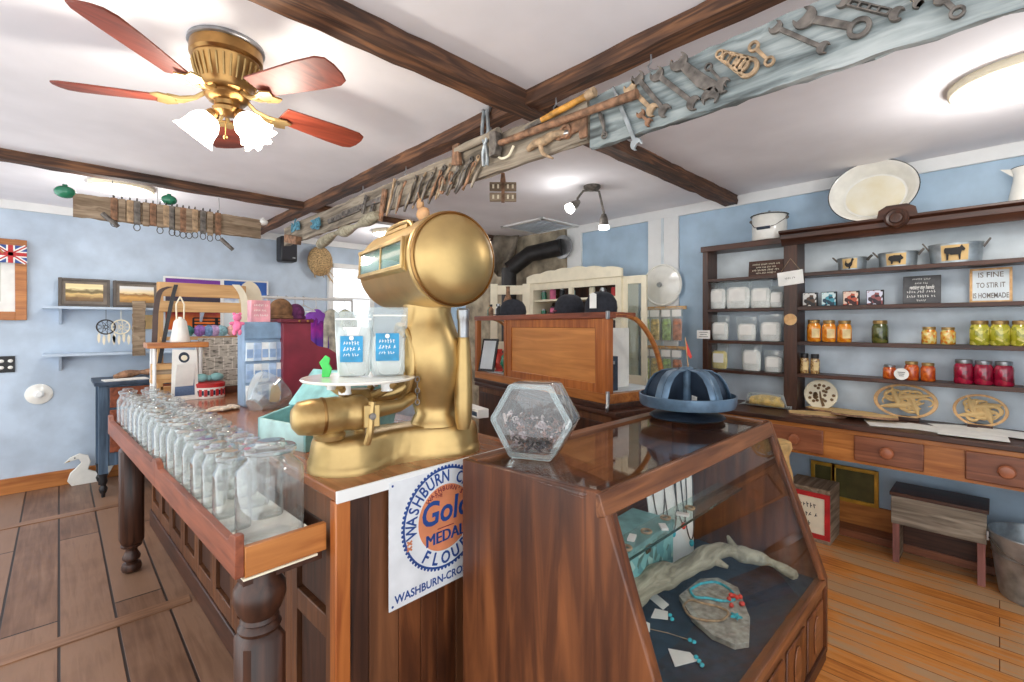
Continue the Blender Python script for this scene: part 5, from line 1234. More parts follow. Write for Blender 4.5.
for i in range(4):
    o = MB().at(Matrix.Rotation(.25*(i%2)-.1,4,'X')).prism([(x*(1+.15*math.sin(3*k)),y) for k,(x,y) in enumerate(circ(.06,14,sx=1,sy=.55))],.012).build('oyster_shell', mat1('shell_white',(214,200,180),.6,var=.15,scale=30), loc=(p.x-.05+.04*i,p.y-.03+.02*(i%2)+.01*i,CT+.008+.0*i), rz=.5*i, bev=.004)
    tag(o, 'pale flat shell on the counter, %s from the jars' % ORD[i], 'shell', 'flat shells on the counter')
o = MB().prism([(-.03,-.03),(.05,-.03),(.05,.03),(-.03,.03)],.004).build('white_slip', M['paper'], loc=(.72,2.12,CT+.002), rz=.3); tag(o, 'small white paper slip on the counter before the teal bin', 'paper')
# ================================================================ far wall
def framed(px0,py0,px1,py1,name,label,pic,frame,fw=.02,mat_=None,lean=0,Y=WY-.03,cat='picture'):
    a, b = atY(px0,py0,Y), atY(px1,py1,Y); w, h = b.x-a.x, a.z-b.z
    t = thing(name, label, cat, ((a.x+b.x)/2,Y,b.z)); T = facing_y((0,0,0)) @ Matrix.Rotation(lean,4,'X')
    MB().at(T).box((0,h/2,0),(w-.01,h-.01,.012)).build('backing', mat_ or M['paper'], t)
    i_ = fw*(2.2 if mat_ else 1)
    MB().at(T).box((0,h/2,.0065),(w-2*i_,h-2*i_,.002)).build('image', pic, t)
    mb = MB().at(T)
    for s_ in (-1,1): mb.box((s_*(w/2-fw/2),h/2,.006),(fw,h,.024)); mb.box((0,h/2+s_*(h/2-fw/2),.006),(w-2*fw,fw,.024))
    mb.build('frame', frame, t, bev=.003); return t
sun = picture('sunset_lake_print',[(0,(70,54,36)),(.2,(130,96,52)),(.4,(226,190,120)),(.52,(110,92,50)),(.62,(120,104,60)),(.75,(250,226,170)),(1,(240,214,160))],2,.3,5)
sun2 = picture('golden_field_print',[(0,(120,80,40)),(.3,(214,160,80)),(.5,(150,104,56)),(.6,(240,214,160)),(1,(226,224,220))],2,.25,6)
Ys = WY-.14
frm = mat1('dark_grey_frame',(84,76,70),.5)
a, b = atY(42,307,WY-.22), atY(158,307,WY-.22)
for i, (py, lab) in enumerate(((307,'upper pale blue wall shelf holding framed landscapes'),(356,'lower pale blue wall shelf under the hanging dream catchers'))):
    q = atY(42,py,WY-.22); q2 = atY(215,py,WY-.22)
    t = thing('picture_shelf', lab, 'shelf', ((q.x+q2.x)/2,WY,q.z))
    MB().box((0,-.11,0),(q2.x-q.x,.22,.022)).build('shelf_board', M['wall_blue'], t, bev=.002)
    for x in (-.42,.42): MB().at(Matrix.Translation(((q2.x-q.x)*x,-.001,-.0112)) @ Matrix(((0,0,1,0),(1,0,0,0),(0,1,0,0),(0,0,0,1)))).prism([(0,0),(-.18,0),(0,-.14)],.02).build('bracket', M['wall_blue'], t)
zsh = atY(42,307,WY-.22).z+.0115
for px0, px1, pt, pic, lab in ((58,110,275,sun,'framed landscape of a golden lake at sunset on the upper wall shelf'),(113,160,277,sun2,'framed landscape of a golden field, beside the sunset lake picture')):
    t = framed(px0,pt,px1,305,'framed_landscape',lab,pic,frm,.022,mat1('dark_mat_board',(120,110,100),.7),-.08,WY-.1); t.location.z = zsh+.002
ab = picture('abstract_print',[(0,(210,60,30)),(.18,(236,120,30)),(.34,(150,20,30)),(.5,(40,40,44)),(.66,(60,50,70)),(.74,(90,40,110)),(.84,(190,40,120)),(1,(120,50,150))],2,.25,4)
framed(163,276,222,331,'abstract_poster','white bordered poster of red and purple bands behind the pine rack',ab,M['white'],.018,None,0,WY-.03,'poster')
ab2 = picture('blue_poster_print',[(0,(60,140,90)),(.2,(220,230,235)),(.6,(230,236,240)),(.75,(40,100,180)),(1,(40,90,170))],2,.35,3)
framed(222,279,268,335,'blue_poster','white poster with a blue wave behind the clothes rail end',ab2,M['white'],.016,None,0,WY-.034,'poster')
t = framed(-28,236,27,320,'botanical_frame','wide wood framed botanical print beside the flag bunting',picture('botanical_print',[(0,(236,236,226)),(.35,(232,232,222)),(.5,(150,160,120)),(.6,(130,140,100)),(.75,(236,236,226)),(1,(240,238,230))],0,.5,5),M['orange_x'],.07,M['paper'],0,WY-.02)
p0, p1 = atY(193,318,WY-.02), atY(238,331,WY-.02)
t = thing('key_rack', 'black framed rack of dark bars on the wall under the abstract poster', 'rack', ((p0.x+p1.x)/2,WY-.03,p1.z)); w, h = p1.x-p0.x, p0.z-p1.z
MB().box((0,.01,h/2),(w,.01,h)).build('back_board', M['old_white'], t)
mb = MB()
for i in range(5): mb.box((0,-.002,h*(i+.0)/4),(w,.016,.014))
for x in (-w/2,0,w/2): mb.box((x,-.002,h/2),(.03 if x == 0 else .018,.016,h))
mb.build('bars', M['black'], t)
# bunting
p = atY(-20,225,WY-.05); q = atY(24,262,WY-.05)
t = thing('bunting_pole', 'wooden flag pole slanting over the botanical print', 'pole', (q.x-.28,WY-.07,q.z+.22)); MB().tube([(-.16,0,.28),(.16,0,-.16)],.012,8).build('pole_stick', M['orange_x'], t)
for i, (px0, px1, py0, py1, lab) in enumerate(((-6,27,250,264,'red white and blue cross flag hanging at the corner of the botanical print'),)):
    a, b = atY(px0,py0-6,WY-.055), atY(px1,py1,WY-.055); w, h = b.x-a.x, a.z-b.z
    t = thing('union_flag', lab, 'flag', ((a.x+b.x)/2,WY-.075,(a.z+b.z)/2)); T = facing_y((0,0,0))
    MB().at(T).box((0,0,0),(w,h,.004)).build('blue_field', M['blue_ink'], t)
    mb = MB().at(T); an = math.atan2(h,w); L_ = (w*w+h*h)**.5*.96
    for s_ in (-1,1): mb.box((0,0,.0028),(L_,h*.2,.001),rz=s_*an)
    mb.box((0,0,.0032),(w,h*.34,.001)); mb.box((0,0,.0032),(h*.34,h,.001)); mb.build('white_cross', M['paper'], t)
    mb = MB().at(T)
    for s_ in (-1,1): mb.box((0,0,.0036),(L_,h*.07,.001),rz=s_*an)
    mb.box((0,0,.004),(w,h*.2,.001)); mb.box((0,0,.004),(h*.2,h,.001)); mb.build('red_cross', M['red'], t)
a, b = atY(-22,357,WY), atY(15,372,WY)
t = thing('switch_plate', 'black wall plate with white switches on the blue far wall', 'switch', ((a.x+b.x)/2,WY-.006,(a.z+b.z)/2)); w, h = b.x-a.x, a.z-b.z
MB().box((0,0,0),(w,.012,h)).build('plate', M['black'], t, bev=.002)
for i in range(4):
    for s_ in (-1,1): MB().ball((w*(-.375+.25*i),-.006,s_*h*.2),.016,12,8,(1,.4,.9)).build('switch_button', M['paper'], t)
p = atY(39,394,WY); t = thing('round_knob_plate', 'round white disc with a raised knob on the lower far wall', 'wall knob', (p.x,WY-.001,p.z))
MB().at(Matrix.Rotation(PI/2,4,'X')).lathe([(0,0),(.09,0),(.09,.008),(.08,.014),(0,.016)],32).build('disc', M['enamel'], t); MB().at(Matrix.Rotation(PI/2,4,'X')).lathe([(.03,.015),(.026,.03),(.034,.04),(.02,.055),(0,.056)],24).build('knob', M['porcelain'], t)
for i, (px, lab) in enumerate(((106,'dark dream catcher hanging under the upper wall shelf'),(121,'pale dream catcher with feathers hanging beside the darker one'))):
    p = atY(px,327,WY-.2); zt_ = zsh-.035
    t = thing('dream_catcher', lab, 'dream catcher', (p.x,WY-.2,p.z), group='dream catchers'); m_ = M['wire'] if i == 0 else M['cream']; r_ = .065
    MB().at(facing_y((0,0,0))).tube([(r_*math.cos(2*PI*k/24),r_*math.sin(2*PI*k/24),0) for k in range(24)],.006,6,closed=True).build('hoop', m_, t)
    mb = MB().at(facing_y((0,0,0)))
    for k in range(9): mb.tube([(r_*math.cos(2*PI*k/9),r_*math.sin(2*PI*k/9),0),(r_*math.cos(2*PI*(k+4)/9),r_*math.sin(2*PI*(k+4)/9),0)],.0018,4)
    mb.build('web', m_, t); MB().cyl((0,0,r_),(0,0,zt_-p.z+.012),.002,.002,5).build('cord', m_, t)
    for k in range(4):
        x = -.05+.035*k; MB().at(facing_y((x,-.002,-r_*.75-.02*(k%2)))).prism([(0,0),(.012,-.03),(.008,-.085),(0,-.1),(-.01,-.07),(-.01,-.03)],.003).build('feather', M['cream'], t)
p0, p1 = atY(130,308,WY-.02), atY(142,368,WY-.02)
t = thing('carved_post', 'rough brown carved wood plank standing between the wall shelves', 'plank', ((p0.x+p1.x)/2,WY-.245,1.16))
w = p1.x-p0.x; MB().rough((-w/2,-.015,0),(w/2,.015,p0.z-1.16+.06),2,16,.006,9).build('plank_body', M['grey_wood_x'], t)
p = atY(148,322,WY-.02); o = MB().box((0,0,0),(.09,.01,.14)).build('kraft_card', M['kraft'], loc=(p.x,WY-.006,p.z)); tag(o, 'plain tan card pinned on the far wall beside the carved plank', 'card')
# speaker, basket on the wall
p = atY(283,251,WY); t = thing('wall_speaker', 'black loudspeaker mounted high on the blue far wall', 'speaker', (p.x,WY,p.z))
w, h = .185, .29; MB().box((0,-.13,0),(w,.17,h)).build('speaker_cabinet', M['black'], t, bev=.02); MB().box((0,-.217,.01),(w*.86,.006,h*.84)).build('grille', plain('speaker_grille',(48,48,54),.8,var=.2,scale=200), t, bev=.002); MB().box((0,-.025,0),(.05,.05,.08)).build('bracket', M['iron'], t); MB().box((.05,-.2205,-.1),(.03,.003,.012)).build('badge', M['steel'], t)
p = atY(317,262,WY); t = thing('wicker_mask', 'round woven wicker basket with straw ends hung on the far wall', 'basket', (p.x,WY-.1,p.z))
MB().ball((0,0,0),.16,22,12,(.95,.55,1.15)).build('basket_body', M['wicker'], t)
mb = MB(); r = random.Random(5)
for k in range(16): a = r.uniform(.2,PI-.2)+PI; q = Vector((math.cos(a)*.1,-.05,-.13+r.uniform(-.03,.03))); mb.tube([q,q+Vector((r.uniform(-.05,.09),-.03,r.uniform(-.12,-.02)))],.004,4)
mb.tube([(-.08,-.08,-.07),(.12,-.09,-.06)],.006,5); mb.build('straw_ends', M['wicker'], t); MB().tube([(0,0,.18),(0,.09,.25)],.004,5).build('hook', M['wire'], t)
# swan, dresser
p = atY(84,494,5.72); t = thing('swan_cutout', 'white painted wooden swan cutout on the floor against the baseboard', 'swan ornament', (p.x,5.80,0))
out = [(-.08,0),(.14,0),(.17,.05),(.23,.17),(.18,.15),(.12,.11),(.06,.12),(.04,.16),(.05,.22),(.02,.27),(-.05,.28),(-.1,.24),(-.135,.22),(-.09,.215),(-.06,.235),(-.02,.225),(-.02,.18),(-.07,.155),(-.09,.12),(-.08,.15),(-.13,.07)]
MB().at(facing_y((0,.01,0))).prism([(-.08,0),(.14,0),(.17,.05),(.23,.17),(.15,.13),(.08,.10),(.03,.13),(.05,.2),(.03,.26),(-.03,.285),(-.09,.26),(-.13,.215),(-.08,.225),(-.035,.235),(-.015,.2),(-.05,.16),(-.09,.12),(-.11,.05)],.022).build('swan_body', M['enamel'], t, bev=.004)
MB().at(facing_y((0,-.012,0))).prism([(-.13,.215),(-.09,.225),(-.095,.235)],.002).build('beak', M['gold_worn'], t); MB().at(facing_y((0,-.012,0))).prism(circ(.006,10,(-.06,.25)),.002).build('eye', M['ink'], t)
a = atY(97,380,5.45); zd = a.z
t = thing('dresser', 'dark blue grey dresser with red brown drawers behind the shop counter', 'dresser', (a.x,5.2,0)); dw_, dd = .95, .5
bl = wood('blue_black_wood',(42,58,76),(92,116,140),2,1,.5)
MB().span((.03,.02,.26),(dw_-.03,dd,zd-.03)).build('carcass', bl, t); MB().span((-.03,-.03,zd-.03),(dw_+.03,dd+.02,zd)).build('top', M['slate_dark'], t, bev=.004)
for x in (.03,dw_-.03):
    for y in (.04,dd-.03): MB().span((x-.03,y-.03,.2),(x+.03,y+.03,zd-.03)).build('corner_post', bl, t); MB().lathe([(0,0),(.012,0),(.014,.03),(.022,.04),(.03,.07),(.018,.1),(.03,.13),(.026,.16),(.034,.2)],18,(x,y,0)).build('turned_foot', M['black'], t)
for i in range(3):
    d = MB().span((.07,.0,zd-.22-.19*i),(dw_-.07,.02,zd-.05-.19*i)).build('drawer', M['red_y'], t, bev=.004)
    for x in (.22,dw_-.22): MB().at(facing_y((x,0,zd-.135-.19*i))).lathe([(.008,0),(.008,.014),(.018,.02),(.014,.032),(0,.034)],16).build('knob', M['brass'], d)
v = Vector((a.x+.36,5.4,zd)); t = thing('root_carving', 'low carved root lying on the dresser top', 'carving', v); MB().tube(cr([Vector(q) for q in ((-.25,0,.02),(-.1,.03,.045),(.05,-.02,.05),(.22,.0,.03))],5),[.02+.02*math.sin(k*.5)**2 for k in range(16)],10).build('root_body', M['rust'], t)
o = MB().box((0,0,.004),(.3,.16,.008)).build('white_cloth', M['paper'], loc=(a.x+.18,5.3,zd+.0005), rz=.1); tag(o, 'folded white cloth on the dresser top', 'cloth')
# ================================================================ hanging tool board along the beam
BXF = 1.54                       # front face of the boards
def yz(px, py, X=BXF): v = atX(px,py,X); return v.y, v.z
for nm, y0, y1, mt, lab, sd, z0, z1 in (('tool_board',1.16,4.72,M['grey_wood_y'],'long weathered grey plank hung with tools, the far half of the tool boards',3,2.20,2.372),
                                ('tool_board',-.45,1.145,M['blue_wood_y'],'pale blue grey peeling plank hung with wrenches, the near tool board',4,2.158,2.362)):
    o = MB().rough((BXF,y0,z0),(BXF+.028,y1,z1),1,40,.005,sd,4).build(nm, mt); tag(o, lab, 'board')
for i, (px, lab) in enumerate(((363,'above the small bars'),(406,'above the slanted rods'),(491,'above the chain clamp'),(556,'above the yellow handled tool'),(651,'above the tan wrench'))):
    y, z = yz(px,120); y = yz(px,200,BXF+.014)[0]
    t = thing('wire_hook', 'steel wire hanger joining beam and tool board '+lab, 'hook', (BXF+.014,y,2.365), group='wire hangers of the tool boards')
    MB().tube(cr([Vector(q) for q in ((0,0,.071),(.0,0,.045),(-.0,.014,.03),(.0,.0,.015),(0,-.012,.006),(0,0,-.004))],5),.0035,6).build('hook_wire', M['steel'], t)
def jaw(r, th=0, gap=.62, depth=.55, n=18):       # an open spanner head about the origin, mouth towards th
    g = gap; pts = []
    for k in range(n+1):
        a = th+g+(2*PI-2*g)*k/n; pts.append((r*math.cos(a), r*math.sin(a)))
    hw = r*math.sin(g); c, s_ = math.cos(th), math.sin(th)
    for x, y in ((r*(1-depth*1.3),-hw),(r*(1-depth*1.55),0),(r*(1-depth*1.3),hw)): pts.append((x*c-y*s_, x*s_+y*c))
    return pts
def spanner(mb, L, w, ends, th=.012):
    r0, r1 = w*1.0, w*.92; h = L/2
    mb.prism([(-h+r0*1.6,-w*.36),(h-r1*1.6,-w*.30),(h-r1*1.6,w*.30),(-h+r0*1.6,w*.36)], th*.8, th*.1)
    for e, sgn, r in ((ends[0],-1,r0),(ends[1],1,r1)):
        old = mb.M; mb.M = old @ Matrix.Translation((sgn*(h-r),0,0))
        ang = 0 if sgn > 0 else PI
        if e == 'o': mb.prism(jaw(r, ang+.28*sgn), th)
        elif e == 'r': mb.ring(circ(r,20),circ(r*.56,20),th)
        elif e == 'h': mb.ring(circ(r,18),circ(r*.55,18,a0=.3),th); mb.prism([(-r*.4,-r),( r*.4,-r),(r*.6,-r*.6),(-r*.6,-r*.6)],th)
        elif e == 't': mb.prism([(-sgn*r*1.5,-w*.3),(sgn*r,-w*.12),(sgn*r,w*.12),(-sgn*r*1.5,w*.3)] if sgn > 0 else [(r*1.5,-w*.3),(r*1.5,w*.3),(-r,w*.12),(-r,-w*.12)],th)
        mb.M = old
    return mb
def place(p0, p1, off=0):
    y0, z0 = yz(*p0); y1, z1 = yz(*p1); a = Vector((-y0,z0)); b = Vector((-y1,z1)); d = b-a
    return (BXF-.006-off,(y0+y1)/2,(z0+z1)/2), d.length, math.atan2(d.y,d.x)
def tool(kind, p0, p1, wpx, mat, label, cat='wrench', off=0, name=None):
    pos, L, a = place(p0,p1,off); D = pos[0]*FW.x+pos[1]*FW.y; w = wpx*D/F/2
    mb = MB().at(facing_x((0,0,0)) @ Matrix.Rotation(a,4,'Z'))
    if kind in ('oo','or','rr','ho','hh','to','rt'): spanner(mb, L, w, kind)
    elif kind == 'holes':        # tapered plate made of rings
        n = 5
        for k in range(n):
            r = w*(.45+.6*k/(n-1)); x = -L/2+w*.45+(L-w*1.5)*k/(n-1); mb.ring(circ(r,16,(x,0)),circ(r*.6,16,(x,0)),.012)
        for s_ in (-1,1): mb.prism([(-L/2+w*.3,s_*w*.32),(L/2-w,s_*w*.82),(L/2-w,s_*w*1.02),(-L/2+w*.3,s_*w*.46)],.012)
    elif kind == 'slot':         # thick spanner with slots in its shaft
        mb.ring([(-L*.3,-w*.5),(L*.3,-w*.5),(L*.3,w*.5),(-L*.3,w*.5)],[(-L*.27,-w*.28),(L*.27,-w*.28),(L*.27,w*.28),(-L*.27,w*.28)],.016)
        for k in range(3): mb.box((-L*.14+L*.14*k,0,.008),(L*.03,w*.7,.016))
        for s_ in (-1,1): mb.M = facing_x((0,0,0)) @ Matrix.Rotation(a,4,'Z') @ Matrix.Translation((s_*L*.39,0,0)); mb.prism(jaw(w,0.3 if s_ > 0 else PI+.3),.016)
    elif kind == 'tri':          # broad implement spanner with three mouths
        mb.prism([(-L*.3,-w*.35),(L*.1,-w*.6),(L*.3,-w*.3),(L*.3,w*.5),(L*.05,w*.4),(-L*.3,w*.35)],.014)
        for x, y, r, th in ((-L*.4,0,w*.75,PI-.4),(L*.34,-w*.55,w*.7,-.9),(L*.38,w*.5,w*.6,.5)):
            mb.M = facing_x((0,0,0)) @ Matrix.Rotation(a,4,'Z') @ Matrix.Translation((x,y,0)); mb.prism(jaw(r,th),.014)
    elif kind == 'rod':
        r = random.Random(label); mb.tube(cr([Vector((-L/2,0,.006)),Vector((-L*.15,r.uniform(-.01,.01),.008)),Vector((L*.2,r.uniform(-.01,.01),.008)),Vector((L/2,r.uniform(-.012,.012),.006))],4),[w*(.7+.5*abs(math.sin(k*.35))) for k in range(13)],7)
        if r.random() < .6: mb.tube([(L/2+.012*math.cos(2*PI*k/10),.012*math.sin(2*PI*k/10),.006) for k in range(10)],w*.6,5,closed=True)
    elif kind == 'bar':
        mb.prism([(-L/2,-w*.8),(L/2,-w),(L/2,w),(-L/2,w*.8)],.014)
        for k in range(3): mb.tube([(-L*.3+L*.3*k,0,.012),(-L*.3+L*.3*k,0,.02)],w*.35,8)
    o = mb.build(name or 'spanner', M[mat], loc=pos, bev=.0015); return tag(o, label, cat)
tl = [('slot',(837,2),(906,19),13,'iron','heavy slotted double ended spanner highest on the pale blue board'),
 ('oo',(900,-10),(922,9),10,'iron','small open ended spanner cut by the picture top on the pale blue board'),
 ('or',(796,18),(871,32),22,'iron','large spanner with open jaw and ring end below the slotted one'),
 ('oo',(772,27),(830,52),13,'iron','slim S shaped open spanner on the pale blue board'),
 ('holes',(718,54),(758,73),19,'tan_iron','tan tapered plate spanner with a row of round holes'),
 ('rr',(752,45),(774,66),11,'tan_iron','short tan ring spanner beside the tapered plate spanner'),
 ('or',(938,-4),(962,19),14,'iron','short thick ring spanner nearest the near end of the board'),
 ('tri',(676,60),(726,98),25,'iron','broad three mouthed implement spanner on the pale blue board'),
 ('rt',(708,66),(728,88),8,'iron','small tapered ring tool behind the broad three mouthed spanner'),
 ('oo',(654,72),(700,108),15,'iron','dark open spanner between the three mouthed and the curved one'),
 ('oo',(636,75),(670,116),14,'iron','dark open spanner touching the tan one'),
 ('oo',(628,85),(658,115),14,'tan_iron','tan double open spanner in the middle of the pale blue board'),
 ('to',(615,88),(640,150),13,'galv','long pale open spanner hanging below the board edge'),
 ('oo',(640,112),(653,126),9,'rust','smallest rusty open spanner between two long ones'),
 ('rod',(601,113),(606,136),4,'iron','short iron rod at the far end of the pale blue board')]
for q in tl: tool(*q, name='spanner' if q[0] != 'rod' else 'iron_rod')
# long handled tools over the joint of the boards
def handled(p0, p1, wpx, hmat, headf, name, label, cat, off=.0):
    pos, L, a = place(p0,p1,off); D = pos[0]*FW.x+pos[1]*FW.y; w = wpx*D/F/2
    t = thing(name, label, cat, pos); T = facing_x((0,0,0)) @ Matrix.Rotation(a,4,'Z')
    MB().at(T).tube([(-L/2,0,.014),(-L*.2,0,.014),(L*.25,0,.014),(L/2,0,.014)],[w*.8,w,w*.9,w*1.1],10).build('handle', hmat, t); headf(t, T, L, w); return t
def hammer_head(t, T, L, w):
    MB().at(T).prism([(-L/2-.03,-.06),(-L/2+.012,-.055),(-L/2+.02,-.02),(-L/2+.02,.02),(-L/2+.012,.055),(-L/2-.03,.06)],.045,-.006).build('head', M['iron'], t, bev=.004)
handled((502,146),(642,97),8,M['rust'],hammer_head,'sledge_hammer','long handled hammer with block head across the joint of the tool boards','hammer',.014)
def chisel_head(t, T, L, w):
    MB().at(T).prism([(-L/2-.1,-.006),(-L/2,-.012),(-L/2,.012),(-L/2-.1,.006)],.012,.006).build('blade', M['iron'], t); MB().at(T).tube([(L/2-.03,0,.014),(L/2+.01,0,.014)],w*1.35,10).build('end_cap', M['tan_iron'], t)
handled((546,122),(597,95),7,plain('yellow_worn_wood',(196,140,60),.6,var=.25,scale=20),chisel_head,'file','tool with a yellow wooden handle above the long hammer handle','file',.008)
def axe_head(t, T, L, w):
    MB().at(T).prism([(-L/2-.02,-.012),(-L/2-.03,-.07),(-L/2+.04,-.085),(-L/2+.03,-.012),(-L/2+.03,.03),(-L/2-.02,.03)],.024,.002).build('axe_blade', M['rust'], t, bev=.003)
handled((460,152),(503,133),8,M['grey_wood_y'],axe_head,'hatchet','weathered hatchet with a rusty head beside the chain clamp','hatchet',.006)
pos, L, a = place((555,132),(591,128),.0)
t = thing('iron_bracket', 'rusty T shaped iron bracket with a round hole below the hammer handle', 'bracket', pos); T = facing_x((0,0,0))
MB().at(T).prism([(-.09,.0),(-.06,.012),(.05,.03),(.05,.06),(.085,.06),(.085,-.055),(.05,-.055),(.045,-.02),(-.06,-.03),(-.085,-.02)],.012).build('bracket_plate', M['rust'], t, bev=.002); MB().at(T).ring(circ(.03,18,(-.02,-.005)),circ(.018,18,(-.02,-.005)),.02,.002).build('bracket_ring', M['rust'], t)
pos, L, a = place((527,146),(570,141),.0)
t = thing('forked_horn', 'pale forked horn shaped hook with a metal tip under the hammer handle', 'hook', pos); T = facing_x((0,0,0))
MB().at(T).tube(cr([Vector(q) for q in ((-.10,-.005,.012),(-.05,.006,.02),(0,.004,.02),(.06,.014,.018),(.12,.006,.012))],5),[.012+.008*math.sin(PI*k/20) for k in range(21)],10).build('horn', M['tan_iron'], t)
MB().at(T).tube(cr([Vector(q) for q in ((-.02,.0,.02),(.0,-.05,.024),(.055,-.085,.02))],5),[.012-.0008*k for k in range(11)],8).build('fork', M['tan_iron'], t); MB().at(T).tube([(.115,.006,.012),(.14,.002,.012)],.013,10).build('metal_tip', M['steel'], t)
pos, L, a = place((488,110),(492,168),.012)
t = thing('chain_clamp', 'grey steel tong shaped clamp hanging from the beam beside the hatchet', 'clamp', pos); T = facing_x((0,0,0))
for s_ in (-1,1): MB().at(T).tube(cr([Vector((s_*.012,.13,.012)),Vector((s_*.022,.02,.014)),Vector((-s_*.014,-.07,.014)),Vector((-s_*.012,-.14,.012))],5),.009,8).build('tong_arm', M['galv'], t)
MB().at(T).ring(circ(.03,20,(0,.14)),circ(.02,20,(0,.14)),.012).build('eye_ring', M['steel'], t)
pos, L, a = place((505,140),(509,164),.0)
t = thing('curved_strap', 'thin pale curved strap under the hammer head', 'strap', pos); MB().at(facing_x((0,0,0))).tube(cr([Vector(q) for q in ((-.06,.0,.008),(-.02,-.03,.012),(.03,-.03,.012),(.06,.01,.008))],6),.006,6).build('strap_band', M['cream'], t)
for i, (x0, y0, x1, y1) in enumerate(((388,216,396,181),(397,214,405,183),(406,212,419,176),(414,209,428,173),(422,206,436,170),(430,204,446,168),(437,200,452,166),(449,196,463,163),(457,194,473,160),(465,191,480,158),(473,188,486,160))):
    tool('rod',(x0,y0),(x1,y1),2.4+.6*(i%3),('tan_iron','grey_wood_y','iron')[i%3],'slanting old %s on the grey plank, %s from the pale mallet shaped end' % (('tan rod','wooden handle','iron rod')[i%3],ORD[i]),'rod',name='slanted_rod')
for i in range(10):
    x0 = 392+i*8.2; tool('rod',(x0,214-i*2.6),(x0+9+i*.4,184-i*2.1),1.9+.5*(i%2),('iron','rust','grey_wood_y','iron')[i%4],'thin %s between the slanted handles, %s from the driftwood end' % (('iron rod','rusty rod','grey stick','iron rod')[i%4],ORD[i]),'rod',.012,'thin_rod')
for i, (px, py, r_, lab) in enumerate(((446,186,.045,'open iron ring hook among the slanted rods'),(455,179,.03,'smaller rusty ring hook beside the open iron ring'))):
    y, z = yz(px,py); t = thing('ring_hook', lab, 'hook', (BXF-.026,y,z)); MB().at(facing_x((0,0,0))).tube([(r_*.55*math.cos(k/14*5.4),r_*math.sin(k/14*5.4),.0) for k in range(15)],.006,7).build('ring', M['rust'], t)
y, z = yz(426,211); t = thing('dried_gourd', 'small tan gourd shaped block hanging from the tool board edge', 'gourd', (BXF-.02,y,z)); 
MB().at(facing_x((0,0,0))).ball((0,-.02,.0),.05,16,10,(1.1,.8,.6)).ball((-.03,.04,0),.028,12,8,(1,1.3,.7)).build('gourd_body', plain('tan_gourd',(188,146,104),.7), t); MB().at(facing_x((0,0,0))).tube([(-.03,.05,.0),(-.04,.11,.01)],.004,5).build('cord', M['rust'], t)
for i, (px, py) in enumerate(((299,226),(319,225))):
    y, z = yz(px,py); t = thing('cord_knot', 'knotted blue cord bundle on the grey plank, %s' % ('at the far end','nearer the driftwood log'), 'cord', (BXF-.03,y,z)) if False else thing('cord_knot', ('knotted blue cord at the very end of the grey plank','knotted blue cord nearer the driftwood log')[i], 'cord', (BXF-.03,y,z))
    rn = random.Random(20+i); mb = MB()
    for k in range(6): mb.tube(cr([Vector((rn.uniform(-.01,.015),rn.uniform(-.09,.09),rn.uniform(-.05,.05))) for _ in range(5)],4),.007,5)
    mb.build('cord_body', plain('faded_blue_cord',(96,150,170),.8) if i == 0 else bpy.data.materials['faded_blue_cord'], t)
p0, p1 = yz(325,243), yz(384,226); t = thing('driftwood_log', 'short grey driftwood log fixed along the lower edge of the grey plank', 'log', (BXF-.045,(p0[0]+p1[0])/2,(p0[1]+p1[1])/2+.03))
hl = abs(p0[0]-p1[0])/2; MB().tube(cr([Vector(q) for q in ((.0,hl,-.05),(0,hl*.4,.0),(.0,0,-.005),(0,-hl*.5,.01),(0,-hl,.03))],5),[.03+.012*math.sin(k*.8) for k in range(21)],10).build('log_body', M['drift'], t)
p0 = yz(296,240); t = thing('wood_offcut', 'reddish wood offcut at the far lower end of the grey plank', 'wood', (BXF-.03,p0[0],p0[1]+.0)); MB().box((0,0,0),(.05,.3,.07),rx=.2).build('offcut_body', M['rust'], t, bev=.004)
for i, (a0, b0, w_, lab) in enumerate((((330,222),(362,208),6,'long flat iron bar lying along the far part of the grey plank'),((345,214),(385,199),5,'flat iron bar just above the driftwood log'),((372,222),(376,205),5,'upright iron bolt by the two flat bars'),((366,214),(370,196),5,'second upright iron bolt near the wire hanger'),((384,222),(389,190),8,'upright weathered wooden block near the slanted rods'))):
    tool('bar',a0,b0,w_,'iron' if i < 4 else 'rust',lab,'bar',.004*i,name='iron_bar')
# small hanging board with hooks under the beam
p = atD(503,192,2.9); t = thing('hanging_plaque', 'small slatted wooden plaque with tiny hooks hanging from the tool board', 'sign', p, -.75)
D_ = 2.9
for k in (-1,1):
    MB().box((0,0,k*.032),(.165,.015,.055)).build('slat', M['grey_wood_x'], t, bev=.002)
    for j in range(5): MB().box((-.06+.03*j,-.0095,k*.032),(.012,.004,.024)).build('white_peg', M['cream'], t)
MB().box((0,-.004,0),(.02,.02,.13)).build('batten', M['rust'], t); MB().tube([(0,0,.06),(0,0,.115)],[.02,.012],6).build('hanger', M['rust'], t); MB().cyl((0,0,.11),(0,0,CEIL-p.z-.0005),.002,.002,5).build('cord', M['wire'], t)
